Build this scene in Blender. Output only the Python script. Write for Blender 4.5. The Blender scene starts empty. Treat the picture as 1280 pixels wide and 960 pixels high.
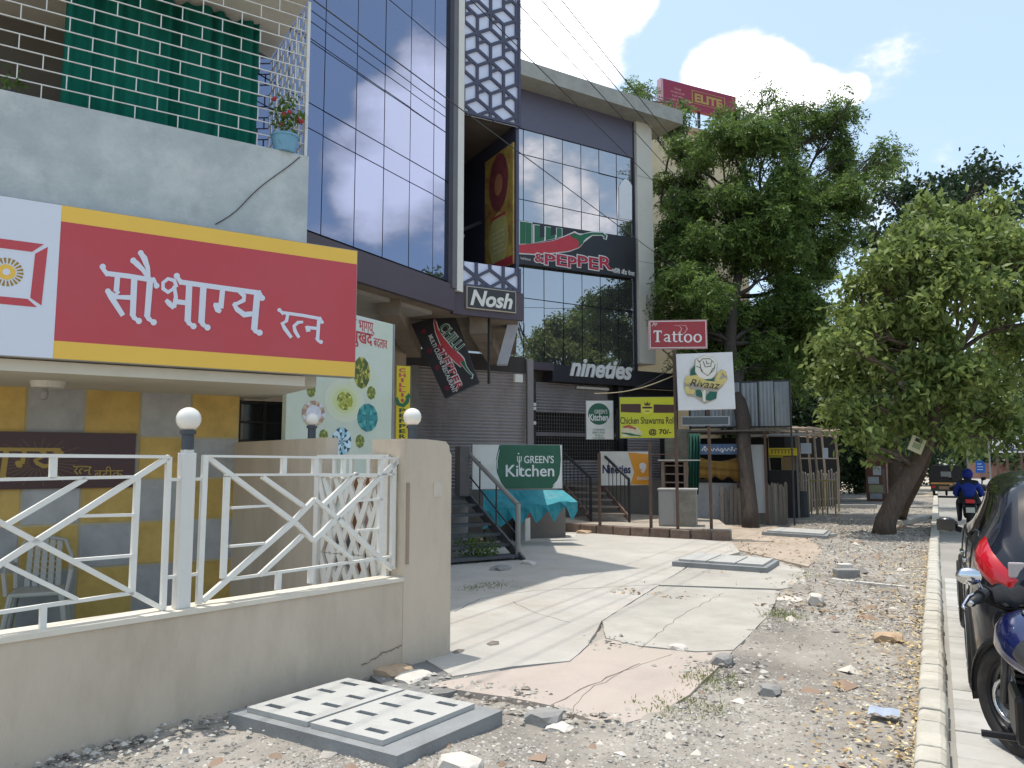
import bpy, bmesh, math, random
import numpy as np
from mathutils import Vector, Matrix
R = math.radians
random.seed(7); rng = np.random.default_rng(7)
SC = bpy.context.scene; COL = SC.collection
# ---------------------------------------------------------------- camera
CAMH, YAW, PITCH = 1.65, R(28.8), R(5.65)
cd = bpy.data.cameras.new('camera'); cam = bpy.data.objects.new('camera', cd); COL.objects.link(cam)
cam.location = (0, 0, CAMH); cam.rotation_euler = (R(90)+PITCH, 0, YAW)
cd.sensor_width = 36; cd.lens = 27; cd.clip_start = .05; cd.clip_end = 3000
SC.camera = cam
SC.view_settings.view_transform = 'Standard'; SC.view_settings.look = 'None'
SC.view_settings.exposure = 0.74; SC.view_settings.gamma = 1
RV = Vector((math.cos(YAW), math.sin(YAW), 0)); FH = Vector((-math.sin(YAW), math.cos(YAW), 0)); ZV = Vector((0, 0, 1))
FV = FH*math.cos(PITCH)+ZV*math.sin(PITCH); UV = ZV*math.cos(PITCH)-FH*math.sin(PITCH)
CP = Vector((0, 0, CAMH))
def ray(px, py): return FV+RV*((px-640)/960)+UV*((480-py)/960)
def gp(px, py, z=0.0):                       # photo pixel -> point on the level z
    d = ray(px, py); t = (z-CAMH)/d.z; return CP+d*t
def pd(px, d):                               # plan point at a column and a distance ahead
    return FH*d+RV*((px-640)/960*math.cos(PITCH)*d)
def at(px, py, d):                           # point at a distance ahead
    r = ray(px, py); return CP+r*(d/(r.dot(FH)))
# ---------------------------------------------------------------- sun and sky
SUN_EL, SUN_AZ = R(79.5), R(-90)
sd = bpy.data.lights.new('sun', 'SUN'); so = bpy.data.objects.new('sun', sd); COL.objects.link(so)
sd.energy = 2.35; sd.angle = R(.53); sd.color = (1, .95, .87)
sv = Vector((math.cos(SUN_EL)*math.sin(SUN_AZ), math.cos(SUN_EL)*math.cos(SUN_AZ), math.sin(SUN_EL)))
so.rotation_euler = sv.to_track_quat('Z', 'Y').to_euler(); so.location = (0, 0, 30)
W = bpy.data.worlds.new('World'); SC.world = W; W.use_nodes = True
wt = W.node_tree; wt.nodes.clear(); wl = wt.links.new
def wn(t, **k):
    n = wt.nodes.new(t)
    for a, b in k.items(): setattr(n, a, b)
    return n
wo = wn('ShaderNodeOutputWorld'); wb = wn('ShaderNodeBackground'); wl(wb.outputs[0], wo.inputs[0])
sk = wn('ShaderNodeTexSky', sky_type='NISHITA', sun_disc=False, sun_elevation=SUN_EL, sun_rotation=SUN_AZ, air_density=1.0, dust_density=2.5, ozone_density=1.0)
wb.inputs[1].default_value = 0.15
tc = wn('ShaderNodeTexCoord')
def wmath(op, a, b=None, c=None, clamp=False):
    n = wn('ShaderNodeMath', operation=op, use_clamp=clamp)
    for i, v in enumerate((a, b, c)):
        if v is None: continue
        if isinstance(v, (int, float)): n.inputs[i].default_value = v
        else: wl(v, n.inputs[i])
    return n.outputs[0]
sx = wn('ShaderNodeSeparateXYZ'); wl(tc.outputs['Generated'], sx.inputs[0])
nz = wn('ShaderNodeTexNoise'); nz.inputs['Scale'].default_value = 5.0; nz.inputs['Detail'].default_value = 9; nz.inputs['Roughness'].default_value = .58
mp = wn('ShaderNodeMapping'); mp.inputs['Scale'].default_value = (1, 1, 1.7); mp.inputs['Location'].default_value = (3.1, 1.7, .4)
wl(tc.outputs['Generated'], mp.inputs[0]); wl(mp.outputs[0], nz.inputs['Vector'])
n2 = wn('ShaderNodeTexNoise'); n2.inputs['Scale'].default_value = 1.6; n2.inputs['Detail'].default_value = 3
wl(mp.outputs[0], n2.inputs['Vector'])
dens = wmath('MULTIPLY_ADD', n2.outputs[0], .6, -.42)
def blob(px, py, rad, amp, flip=False, nrm=None):      # one cumulus: direction on the sky, angular radius
    global dens
    d = ray(px, py).normalized()
    if flip: d.x = -d.x
    if nrm: d = d-2*d.dot(nrm)*nrm
    dp = wn('ShaderNodeVectorMath', operation='DOT_PRODUCT'); wl(tc.outputs['Generated'], dp.inputs[0]); dp.inputs[1].default_value = d
    m = wn('ShaderNodeMapRange', interpolation_type='SMOOTHSTEP'); wl(dp.outputs['Value'], m.inputs[0])
    m.inputs[1].default_value = math.cos(R(rad)); m.inputs[2].default_value = math.cos(R(rad*.25)); m.inputs[3].default_value = 0; m.inputs[4].default_value = amp
    dens = wmath('ADD', dens, m.outputs[0])
for b in ((925, 85, 4.6, .34), (975, 108, 3.4, .34), (885, 98, 3.6, .3), (1020, 116, 2.2, .3), (1064, 112, 1.3, .26), (955, 140, 3.6, .24), (735, 25, 6.5, .34), (690, 70, 5.5, .3), (760, -60, 6, .34), (1200, 186, 2.2, .16)): blob(*b)
for b in ((520, 110, 5.5, .30), (485, 190, 6, .30), (425, 205, 4, .30), (540, 190, 5, .26), (520, 270, 5.5, .22), (430, 300, 4, .16), (555, 60, 4, .26), (470, 250, 4, .24)): blob(*b, flip=True)
for b in ((680, 255, 7, .15), (740, 225, 6, .12), (760, 275, 6, .16)): blob(*b, nrm=Vector((math.cos(R(29.5)), -math.sin(R(29.5)), 0)))
m0 = wmath('ADD', wmath('MULTIPLY_ADD', nz.outputs[0], 1.5, -.25), dens)
mr = wn('ShaderNodeMapRange', interpolation_type='SMOOTHSTEP'); wl(m0, mr.inputs[0]); mr.inputs[1].default_value = .54; mr.inputs[2].default_value = .77
up = wn('ShaderNodeMapRange', interpolation_type='SMOOTHSTEP'); wl(sx.outputs[2], up.inputs[0]); up.inputs[1].default_value = 0.0; up.inputs[2].default_value = .12
cm = wmath('MULTIPLY', mr.outputs[0], up.outputs[0])
cr = wn('ShaderNodeMapRange'); wl(m0, cr.inputs[0]); cr.inputs[1].default_value = .6; cr.inputs[2].default_value = 1.0; cr.inputs[3].default_value = 4.6; cr.inputs[4].default_value = 9.5
cc = wn('ShaderNodeCombineXYZ')
for i, k in enumerate((1.0, 1.0, 1.04)): wl(wmath('MULTIPLY', cr.outputs[0], k), cc.inputs[i])
mx = wn('ShaderNodeMix', data_type='RGBA'); 
veil = wn('ShaderNodeMix', data_type='RGBA'); veil.inputs[0].default_value = .34; wl(sk.outputs[0], veil.inputs[6]); veil.inputs[7].default_value = (3.6, 4.7, 5.2, 1)   # thin high haze over the whole sky
wl(cm, mx.inputs[0]); wl(veil.outputs[2], mx.inputs[6]); wl(cc.outputs[0], mx.inputs[7])
wl(mx.outputs[2], wb.inputs[0])
# ---------------------------------------------------------------- materials
def lin(c): return tuple(((v/255)/12.92 if v/255 <= .04045 else ((v/255+.055)/1.055)**2.4) for v in c)
MC = {}
def M(name, c, rough=.65, metal=0, var=.1, vs=3, bump=0, bs=60, dirt=None, da=.5, ds=2.2, ov=0, spec=.5, stretch=None, emit=0, coat=0):
    """procedural material: c is an sRGB triple; var = mottling, dirt = a second colour in patches, ov = change from object to object"""
    if name in MC: return MC[name]
    m = bpy.data.materials.new(name); m.use_nodes = True; MC[name] = m
    t = m.node_tree; N = t.nodes.new; L = t.links.new; p = t.nodes['Principled BSDF']
    p.inputs['Roughness'].default_value = rough; p.inputs['Metallic'].default_value = metal
    p.inputs['Specular IOR Level'].default_value = spec
    if coat: p.inputs['Coat Weight'].default_value = coat
    c = lin(c); tcn = N('ShaderNodeTexCoord'); oi = N('ShaderNodeObjectInfo')
    vm = N('ShaderNodeVectorMath'); vm.operation = 'MULTIPLY_ADD'; L(oi.outputs['Random'], vm.inputs[0]); vm.inputs[1].default_value = (17, 23, 31); L(tcn.outputs['Object'], vm.inputs[2])
    src = vm.outputs[0]
    if stretch:
        mpn = N('ShaderNodeMapping'); mpn.inputs['Scale'].default_value = stretch; L(src, mpn.inputs[0]); src = mpn.outputs[0]
    a = N('ShaderNodeTexNoise'); a.inputs['Scale'].default_value = vs; a.inputs['Detail'].default_value = 6; a.inputs['Roughness'].default_value = .65; L(src, a.inputs['Vector'])
    mxn = N('ShaderNodeMix'); mxn.data_type = 'RGBA'
    mr_ = N('ShaderNodeMapRange'); L(a.outputs[0], mr_.inputs[0]); mr_.inputs[1].default_value = .3; mr_.inputs[2].default_value = .7
    L(mr_.outputs[0], mxn.inputs[0]); mxn.inputs[6].default_value = (*[max(0, v*(1-var)) for v in c], 1); mxn.inputs[7].default_value = (*[min(1, v*(1+var)) for v in c], 1)
    out = mxn.outputs[2]
    if dirt:
        b = N('ShaderNodeTexNoise'); b.inputs['Scale'].default_value = ds; b.inputs['Detail'].default_value = 8; b.inputs['Roughness'].default_value = .7; L(src, b.inputs['Vector'])
        r2 = N('ShaderNodeMapRange'); L(b.outputs[0], r2.inputs[0]); r2.inputs[1].default_value = .48; r2.inputs[2].default_value = .72; r2.inputs[4].default_value = da
        m2 = N('ShaderNodeMix'); m2.data_type = 'RGBA'; L(r2.outputs[0], m2.inputs[0]); L(out, m2.inputs[6]); m2.inputs[7].default_value = (*lin(dirt), 1); out = m2.outputs[2]
    if ov:
        h = N('ShaderNodeHueSaturation'); L(out, h.inputs['Color']); q = N('ShaderNodeMapRange'); L(oi.outputs['Random'], q.inputs[0]); q.inputs[3].default_value = 1-ov; q.inputs[4].default_value = 1+ov
        L(q.outputs[0], h.inputs['Value']); out = h.outputs[0]
    L(out, p.inputs['Base Color'])
    if emit: L(out, p.inputs['Emission Color']); p.inputs['Emission Strength'].default_value = emit
    if bump:
        e = N('ShaderNodeTexNoise'); e.inputs['Scale'].default_value = bs; e.inputs['Detail'].default_value = 5; L(src, e.inputs['Vector'])
        bn = N('ShaderNodeBump'); bn.inputs['Strength'].default_value = bump; bn.inputs['Distance'].default_value = .02; L(e.outputs[0], bn.inputs['Height']); L(bn.outputs[0], p.inputs['Normal'])
    return m
def leafmat(name, dark, light, trans=.35):
    if name in MC: return MC[name]
    m = bpy.data.materials.new(name); m.use_nodes = True; MC[name] = m
    t = m.node_tree; N = t.nodes.new; L = t.links.new; p = t.nodes['Principled BSDF']; o = t.nodes['Material Output']
    at_ = N('ShaderNodeAttribute'); at_.attribute_name = 'rnd'
    mxn = N('ShaderNodeMix'); mxn.data_type = 'RGBA'; L(at_.outputs['Fac'], mxn.inputs[0]); mxn.inputs[6].default_value = (*lin(dark), 1); mxn.inputs[7].default_value = (*lin(light), 1)
    L(mxn.outputs[2], p.inputs['Base Color']); p.inputs['Roughness'].default_value = .5; p.inputs['Specular IOR Level'].default_value = .35
    tr = N('ShaderNodeBsdfTranslucent'); L(mxn.outputs[2], tr.inputs[0]); ms = N('ShaderNodeMixShader'); ms.inputs[0].default_value = trans
    L(p.outputs[0], ms.inputs[1]); L(tr.outputs[0], ms.inputs[2]); L(ms.outputs[0], o.inputs[0])
    return m
def attmat(name, cols, rough=.85):
    """stones or litter: one of several colours per piece, from the rnd attribute"""
    m = bpy.data.materials.new(name); m.use_nodes = True; t = m.node_tree; N = t.nodes.new; L = t.links.new; p = t.nodes['Principled BSDF']
    at_ = N('ShaderNodeAttribute'); at_.attribute_name = 'rnd'; r = N('ShaderNodeValToRGB'); r.color_ramp.interpolation = 'CONSTANT'; L(at_.outputs['Fac'], r.inputs[0])
    e = r.color_ramp.elements
    for i, c in enumerate(cols):
        el = e[i] if i < 2 else e.new(i/len(cols))
        el.position = i/len(cols); el.color = (*lin(c), 1)
    L(r.outputs[0], p.inputs['Base Color']); p.inputs['Roughness'].default_value = rough; p.inputs['Specular IOR Level'].default_value = .25; MC[name] = m
    return m
def glassmat(name, tint, rough=.015, metal=.92):
    return M(name, tint, rough=rough, metal=metal, var=.03, vs=.5)
# ---------------------------------------------------------------- builders
ORG = {}
def tag(o, label=None, cat=None, group=None, kind=None):
    if label: o['label'] = label
    if cat: o['category'] = cat
    if group: o['group'] = group
    if kind: o['kind'] = kind
    return o
def thing(name, loc, label, cat, group=None):
    o = bpy.data.objects.new(name, None); COL.objects.link(o); o.location = loc; o.empty_display_size = .2
    ORG[o.name] = Vector(loc); return tag(o, label, cat, group)
class MB:
    def __init__(s): s.v = []; s.f = []
    def add(s, vs, fs):
        n = len(s.v); s.v += [tuple(v) for v in vs]; s.f += [tuple(i+n for i in f) for f in fs]; return s
    def prism(s, pts, vec):                  # polygon (3D points) extruded along vec
        vec = Vector(vec); n = len(pts); a = [Vector(p) for p in pts]; b = [p+vec for p in a]
        nr = Vector((0, 0, 0))
        for i in range(n): nr += a[i].cross(a[(i+1) % n])
        if nr.dot(vec) < 0: a.reverse(); b.reverse()
        # a = start cap (faces away from vec), b = end cap
        return s.add(a+b, [tuple(reversed(range(n))), tuple(range(n, 2*n))]+[(i, (i+1) % n, n+(i+1) % n, n+i) for i in range(n)])
    def obox(s, c, ax, ay, az):              # centre and three half-axis vectors
        c = Vector(c); ax = Vector(ax); ay = Vector(ay); az = Vector(az)
        vs = [c+ax*i+ay*j+az*k for i, j, k in ((-1,-1,-1),(1,-1,-1),(1,1,-1),(-1,1,-1),(-1,-1,1),(1,-1,1),(1,1,1),(-1,1,1))]
        f = [(0,3,2,1),(4,5,6,7),(0,1,5,4),(1,2,6,5),(2,3,7,6),(3,0,4,7)]
        if ax.cross(ay).dot(az) < 0: f = [tuple(reversed(q)) for q in f]
        return s.add(vs, f)
    def box(s, x0, x1, y0, y1, z0, z1):
        return s.obox(((x0+x1)/2, (y0+y1)/2, (z0+z1)/2), (abs(x1-x0)/2, 0, 0), (0, abs(y1-y0)/2, 0), (0, 0, abs(z1-z0)/2))
    def beam(s, p, q, w, h=None, up=(0, 0, 1)):
        p = Vector(p); q = Vector(q); d = q-p; L = d.length; d = d/L; up = Vector(up)
        if abs(d.dot(up)) > .98: up = Vector((1, 0, 0)) if abs(d.x) < .9 else Vector((0, 1, 0))
        a = d.cross(up).normalized(); b = a.cross(d); h = w if h is None else h
        return s.obox((p+q)/2, a*(w/2), d*(L/2), b*(h/2))
    def tube(s, pts, rs, n=8, cap=True):
        pts = [Vector(p) for p in pts]; rs = [rs]*len(pts) if isinstance(rs, (int, float)) else rs; base = len(s.v)
        prev = None
        for i, p in enumerate(pts):
            d = (pts[min(i+1, len(pts)-1)]-pts[max(i-1, 0)]).normalized()
            if prev is None:
                a = d.cross(ZV if abs(d.z) < .9 else Vector((1, 0, 0))).normalized()
            else: a = (prev-d*prev.dot(d)).normalized()
            prev = a; b = d.cross(a)
            for k in range(n):
                t = 2*math.pi*k/n; s.v.append(tuple(p+(a*math.cos(t)+b*math.sin(t))*rs[i]))
        for i in range(len(pts)-1):
            for k in range(n):
                s.f.append((base+i*n+k, base+i*n+(k+1) % n, base+(i+1)*n+(k+1) % n, base+(i+1)*n+k))
        if cap:
            s.f.append(tuple(base+k for k in reversed(range(n)))); m = base+(len(pts)-1)*n; s.f.append(tuple(m+k for k in range(n)))
        return s
    def lathe(s, prof, c, axis=(0, 0, 1), n=20):   # prof: (radius, height)
        c = Vector(c); ax = Vector(axis).normalized(); a = ax.cross(Vector((1, 0, 0)) if abs(ax.x) < .9 else Vector((0, 1, 0))).normalized(); b = ax.cross(a); base = len(s.v)
        for r, h in prof:
            for k in range(n):
                t = 2*math.pi*k/n; s.v.append(tuple(c+ax*h+(a*math.cos(t)+b*math.sin(t))*max(r, 1e-4)))
        for i in range(len(prof)-1):
            for k in range(n):
                s.f.append((base+i*n+k, base+i*n+(k+1) % n, base+(i+1)*n+(k+1) % n, base+(i+1)*n+k))
        return s
    def ball(s, c, r, n=16, m=10, sc=(1, 1, 1)):
        st = len(s.v); s.lathe([(r*math.sin(math.pi*i/m), -r*math.cos(math.pi*i/m)) for i in range(m+1)], (0, 0, 0), n=n)
        for i in range(st, len(s.v)): v = s.v[i]; s.v[i] = (c[0]+v[0]*sc[0], c[1]+v[1]*sc[1], c[2]+v[2]*sc[2])
        return s
    def torus(s, c, axis, Rr, r, n=28, m=10, sx=1.0):
        return s.lathe([(Rr+r*math.cos(2*math.pi*i/m), sx*r*math.sin(2*math.pi*i/m)) for i in range(m+1)], c, axis, n)
    def build(s, name, mat, parent=None, smooth=False, loc=None, bevel=0):
        me = bpy.data.meshes.new(name)
        if parent is not None: o0 = ORG[parent.name]
        elif loc is not None: o0 = Vector(loc)
        else:
            a = np.array(s.v); lo = a.min(0); hi = a.max(0); o0 = Vector(((lo[0]+hi[0])/2, (lo[1]+hi[1])/2, lo[2]))
        me.from_pydata([(v[0]-o0[0], v[1]-o0[1], v[2]-o0[2]) for v in s.v], [], s.f); me.materials.append(mat)
        if smooth: me.polygons.foreach_set('use_smooth', [True]*len(me.polygons))
        o = bpy.data.objects.new(name, me); COL.objects.link(o); ORG[o.name] = o0
        if parent is not None: o.parent = parent
        else: o.location = o0
        if bevel:
            b = o.modifiers.new('bevel', 'BEVEL'); b.width = bevel; b.segments = 2; b.limit_method = 'ANGLE'
        return o
def copy_tree(o, parent=None):
    c = o.copy(); COL.objects.link(c); ORG[c.name] = ORG.get(o.name, Vector((0, 0, 0)))
    if parent is not None: c.parent = parent
    for ch in o.children: copy_tree(ch, c)
    return c
class Pl:
    """an upright plane: origin in plan, heading in degrees right of the road's direction; s along it, z up, off = towards the street"""
    def __init__(s, p0, a):
        s.o = Vector((p0[0], p0[1], 0)); s.u = Vector((math.sin(R(a)), math.cos(R(a)), 0)); s.n = Vector((math.cos(R(a)), -math.sin(R(a)), 0)); s.a = a
    def px(s, x, y, off=0):
        d = ray(x, y); t = ((s.o+s.n*off-CP).dot(s.n))/d.dot(s.n); p = CP+d*t
        return ((p-s.o).dot(s.u), p.z)
    def w(s, q, z, off=0): v = s.o+s.u*q+s.n*off; return Vector((v.x, v.y, z))
    def at(s, x, y, off=0): return s.w(*s.px(x, y, off), off)
    def box(s, mb, s0, s1, z0, z1, o0, o1): mb.obox(s.w((s0+s1)/2, (z0+z1)/2, (o0+o1)/2), s.u*abs(s1-s0)/2, s.n*abs(o1-o0)/2, ZV*abs(z1-z0)/2); return mb
    def poly(s, mb, pts, o0, o1): mb.prism([s.w(a, b, o0) for a, b in pts], s.n*(o1-o0)); return mb
    def bar(s, mb, p, q, w, o0, o1):         # flat bar between two (s,z) points
        a = s.w(*p, (o0+o1)/2); b = s.w(*q, (o0+o1)/2); mb.beam(a, b, abs(o1-o0), w, up=(b-a).cross(s.n)); return mb
    def offset(s, o): q = s.o+s.n*o; return Pl((q.x, q.y), s.a)
def facing(px, d, turn=0):                   # an upright plane through a column at a distance; turn = 0 faces the camera
    p = pd(px, d); h = math.degrees(math.atan2(p.x, p.y)); return Pl((p.x, p.y), h+90+turn)
# ------------------------------------------------ lettering
def textmesh(s, shear=0, bold=0, spacing=1.0):
    cu = bpy.data.curves.new('lettering', 'FONT'); cu.body = s; cu.shear = shear; cu.offset = bold; cu.space_character = spacing; cu.size = 1; cu.resolution_u = 4
    ob = bpy.data.objects.new('lettering', cu); COL.objects.link(ob); bpy.context.view_layer.update()
    me = bpy.data.meshes.new_from_object(ob.evaluated_get(bpy.context.evaluated_depsgraph_get()))
    v = [tuple(x.co) for x in me.vertices]; f = [tuple(p.vertices) for p in me.polygons]
    bpy.data.objects.remove(ob); bpy.data.curves.remove(cu); bpy.data.meshes.remove(me); return v, f
def text(P, s, r, off, mat, parent, shear=0, bold=0, th=.004, rot=None, name='lettering', spacing=1.0):
    """letters filling the rectangle r=(s0,z0,s1,z1) on plane P; rot=(angle, cs, cz) turns them on the plane"""
    v, f = textmesh(s, shear, bold, spacing)
    if not v: return None
    a = np.array(v); x0, y0 = a[:, 0].min(), a[:, 1].min(); w = a[:, 0].max()-x0; h = a[:, 1].max()-y0
    mb = MB(); pts = []
    for x, y, _ in v:
        q = r[0]+(x-x0)/w*(r[2]-r[0]); z = r[1]+(y-y0)/h*(r[3]-r[1])
        if rot:
            c, sn = math.cos(rot[0]), math.sin(rot[0]); dx, dz = q-rot[1], z-rot[2]; q, z = rot[1]+dx*c-dz*sn, rot[2]+dx*sn+dz*c
        pts.append((q, z))
    n = len(pts); vs = [P.w(q, z, off) for q, z in pts]+[P.w(q, z, off+th) for q, z in pts]
    fs = []; ed = {}
    for g in f:
        # orient outwards
        A, B, C = (Vector((*pts[i], 0)) for i in g[:3])
        fs.append(tuple(i+n for i in g)); 
        for i in range(len(g)):
            e = (g[i], g[(i+1) % len(g)]); ed[e] = 1
    for (i, j) in ed:
        if (j, i) not in ed: fs.append((i, j, j+n, i+n))
    return mb.add(vs, fs).build(name, mat, parent)
def rect(P, bl, tr, off=0):
    a = P.px(*bl, off); b = P.px(*tr, off); return (a[0], a[1], b[0], b[1])
def ribbon(pts, ws):
    """outline of a pen stroke, round ends; pts 2D, ws width or widths"""
    n = len(pts); ws = [ws]*n if isinstance(ws, (int, float)) else ws; L = []; Rr = []
    for i, p in enumerate(pts):
        a = pts[max(i-1, 0)]; b = pts[min(i+1, n-1)]; dx, dy = b[0]-a[0], b[1]-a[1]; l = math.hypot(dx, dy) or 1; nx, ny = -dy/l, dx/l; h = ws[i]/2
        L.append((p[0]+nx*h, p[1]+ny*h)); Rr.append((p[0]-nx*h, p[1]-ny*h))
    return Rr+L[::-1]
def disc(c, r, n=12, sx=1, sy=1, rot=0):
    return [(c[0]+r*(sx*math.cos(2*math.pi*i/n)*math.cos(rot)-sy*math.sin(2*math.pi*i/n)*math.sin(rot)), c[1]+r*(sx*math.cos(2*math.pi*i/n)*math.sin(rot)+sy*math.sin(2*math.pi*i/n)*math.cos(rot))) for i in range(n)]
def strokes(P, items, tr, off, mat, parent, name='lettering', ws=1.0, th=.004):
    """items: ('s', pts, width) strokes, ('d', centre, radius) dots, ('p', outline); tr maps a drawing point to (s,z)"""
    mb = MB(); k = 0
    for it in items:
        if it[0] == 's': out = [tr(p) for p in ribbon(it[1], it[2])]
        elif it[0] == 'd': out = [tr(p) for p in disc(it[1], it[2])]
        else: out = [tr(p) for p in it[1]]
        P.poly(mb, out, off, off+th+k*.00025); k += 1
    return mb.build(name, mat, parent)
def signboard(name, P, r, th, face, edge, label, cat='sign', group=None, off=0):
    """a boxed sign: frame body with a face plate 3 mm proud"""
    t = thing(name, P.w((r[0]+r[2])/2, r[1], off), label, cat, group)
    P.box(MB(), r[0], r[2], r[1], r[3], off-th, off).build('box', edge, t)
    P.box(MB(), r[0]+.012, r[2]-.012, r[1]+.012, r[3]-.012, off-.002, off+.004).build('face', face, t)
    return t
# ================================================================ ground
def sheetmesh(name, x0, x1, y0, y1, nx, ny, fn, mat):
    xs = np.linspace(x0, x1, nx); ys = np.linspace(y0, y1, ny); X, Y = np.meshgrid(xs, ys); Z = fn(X, Y)
    v = np.stack([X.ravel(), Y.ravel(), Z.ravel()], 1); f = []
    for j in range(ny-1):
        for i in range(nx-1): a = j*nx+i; f.append((a, a+1, a+nx+1, a+nx))
    mb = MB(); mb.v = [tuple(q) for q in v]; mb.f = f
    return tag(mb.build(name, mat, smooth=True, loc=(0, 0, 0)), kind='structure')
def vnoise(X, Y, sc, seed):
    r = np.random.default_rng(seed); g = r.random((64, 64)); x = X*sc; y = Y*sc; xi = np.floor(x).astype(int); yi = np.floor(y).astype(int); fx = x-xi; fy = y-yi
    fx = fx*fx*(3-2*fx); fy = fy*fy*(3-2*fy); a = g[xi % 64, yi % 64]; b = g[(xi+1) % 64, yi % 64]; c = g[xi % 64, (yi+1) % 64]; d = g[(xi+1) % 64, (yi+1) % 64]
    return (a*(1-fx)+b*fx)*(1-fy)+(c*(1-fx)+d*fx)*fy
dirt_m = M('dusty earth', (148, 142, 133), .95, var=.3, vs=1.3, bump=.6, bs=35, dirt=(104, 99, 93), da=.85, ds=.9, spec=.2)
ground_m = M('pale earth', (178, 165, 146), .95, var=.2, vs=.6, bump=.4, bs=20, dirt=(126, 116, 104), da=.6, ds=.5, spec=.2)
conc = M('bare concrete', (176, 172, 164), .85, var=.12, vs=2, bump=.25, bs=45, dirt=(128, 122, 114), da=.5, ds=1.6, spec=.25)
conc_dk = M('grey cement', (128, 127, 124), .85, var=.14, vs=3, bump=.25, bs=50, dirt=(92, 90, 86), da=.5, ds=2, spec=.25)
tag(MB().box(-400, 400, -60, 900, -.5, -.045).build('ground', ground_m), kind='structure')
EY, EX = (3.4, 4.3, 4.6, 4.8, 5.0, 5.5, 6.2, 7.0, 8.7, 9.6, 10.5, 11.2, 12.5, 15, 19, 26), (-4.6, -3.9, -1.95, -1.75, -1.69, -1.61, -1.61, -1.63, -1.65, -1.75, -1.83, -1.65, -1.8, -1.85, -2.7, -3.6)   # right edge of the slabs
def verge_fn(X, Y):
    e = np.interp(Y, EY, EX); return .02+.03*(vnoise(X, Y, 1.1, 1)-.5)+.034*(vnoise(X, Y, 4.3, 2)-.5)+.02*(vnoise(X, Y, 13, 3)-.5)-.022*np.clip((e+.06-X)/.28, 0, 1)+.012*np.clip(1-abs(X-e)/.2, 0, 1)
sheetmesh('verge', -4.6, -.17, -1, 40, 110, 760, lambda X, Y: verge_fn(X, Y)-.012, dirt_m)
sheetmesh('forecourt', -30, -4.58, 4, 60, 120, 220, lambda X, Y: -.006+.02*(vnoise(X, Y, 1.7, 5)-.5), ground_m)
def slab(name, pts, mat, z=.035, jit=.006, px=True, loc=None):
    q = [gp(a, b, z) if px else Vector((a, b, z)) for a, b in pts]; out = []
    for i, p in enumerate(q):
        n = q[(i+1) % len(q)]; k = max(1, int((n-p).length/.14))
        for j in range(k):
            w = p.lerp(n, j/k); out.append(Vector((w.x+random.uniform(-jit, jit), w.y+random.uniform(-jit, jit), z)) if j else w)
    return tag(MB().prism(out, (0, 0, -.06)).build(name, mat), kind='structure')
white_m = M('pale cement screed', (178, 174, 166), .9, var=.12, vs=1.2, bump=.3, bs=60, dirt=(164, 152, 138), da=.65, ds=1.3, spec=.2)
grey_m = M('worn concrete slab', (172, 168, 159), .9, var=.12, vs=1.5, bump=.3, bs=60, dirt=(150, 143, 134), da=.65, ds=1.4, spec=.2)
pink_m = M('reddish dusty concrete', (175, 163, 153), .9, var=.12, vs=1.6, bump=.25, bs=60, dirt=(168, 158, 146), da=.7, ds=.8, spec=.2)
slab('driveway', [(430, 760), (566, 845), (640, 833), (712, 826), (735, 806), (752, 776), (822, 732), (862, 706), (925, 690), (915, 678), (850, 672), (690, 664), (640, 672), (560, 690)], white_m, .029)
slab('driveway', [(752.8, 776.6), (822.6, 732.6), (975, 738), (962, 768), (940, 790), (917, 812), (870, 814), (800, 807), (757, 797)], grey_m, .032)
slab('driveway', [(823, 731), (863, 707), (935, 694), (1005, 712), (1008, 730), (976, 736)], grey_m, .027)
slab('driveway', [(530, 856), (640, 836), (713, 827), (736, 807), (755, 797), (800, 808.5), (870, 815.5), (916, 813.5), (893, 838), (862, 868), (815, 895), (765, 908), (690, 882), (640, 872)], pink_m, .024)
slab('driveway', [(700, 664), (860, 673), (935, 690), (1010, 708), (1030, 690), (1010, 664), (930, 652), (760, 652)], M('trodden tan earth', (172, 158, 142), .95, var=.2, vs=1.4, bump=.4, bs=40, dirt=(150, 136, 120), da=.7, ds=1.2, spec=.2), .012)
slab('apron', [(455, 838), (568, 822), (640, 842), (560, 866), (500, 872)], conc_dk, .02)
# road and kerb
road_m = M('concrete paving', (176, 174, 168), .85, var=.1, vs=1.5, bump=.2, bs=50, dirt=(128, 122, 112), da=.65, ds=1.3, spec=.25, ov=.05)
tag(MB().box(-.03, 8.2, -10, 400, -.2, -.012).build('road', M('dusty road surface', (150, 147, 140), .9, var=.15, vs=.5, bump=.3, bs=30, dirt=(120, 114, 106), da=.6, ds=.7, spec=.2)), kind='structure')
road = bpy.data.objects['road']
pv = None; k = 0
for j in range(42):
    for i in range(5):
        x0 = .02+i*.36; y0 = 2.6+j*.24; h = random.uniform(-.004, .004)
        if pv is None:
            mb = MB().box(-.1775, .1775, -.118, .118, -.04, 0); pv = mb.build('paver', road_m, bevel=.006, loc=(0, 0, 0)); c = pv
        else: c = pv.copy(); COL.objects.link(c)
        c.parent = road; c.location = Vector((x0+.18+0, y0, .004+h))-ORG['road']; c.rotation_euler = (random.uniform(-.01, .01), random.uniform(-.01, .01), random.uniform(-.01, .01))
kerb_m = M('cement kerb', (182, 178, 166), .9, var=.1, vs=4, bump=.35, bs=45, dirt=(140, 132, 120), da=.5, ds=3, spec=.2, ov=.07)
kerb = tag(MB().box(-.18, -.02, 18, 120, -.1, .085).build('kerb', kerb_m), kind='structure')
ks = None
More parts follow.
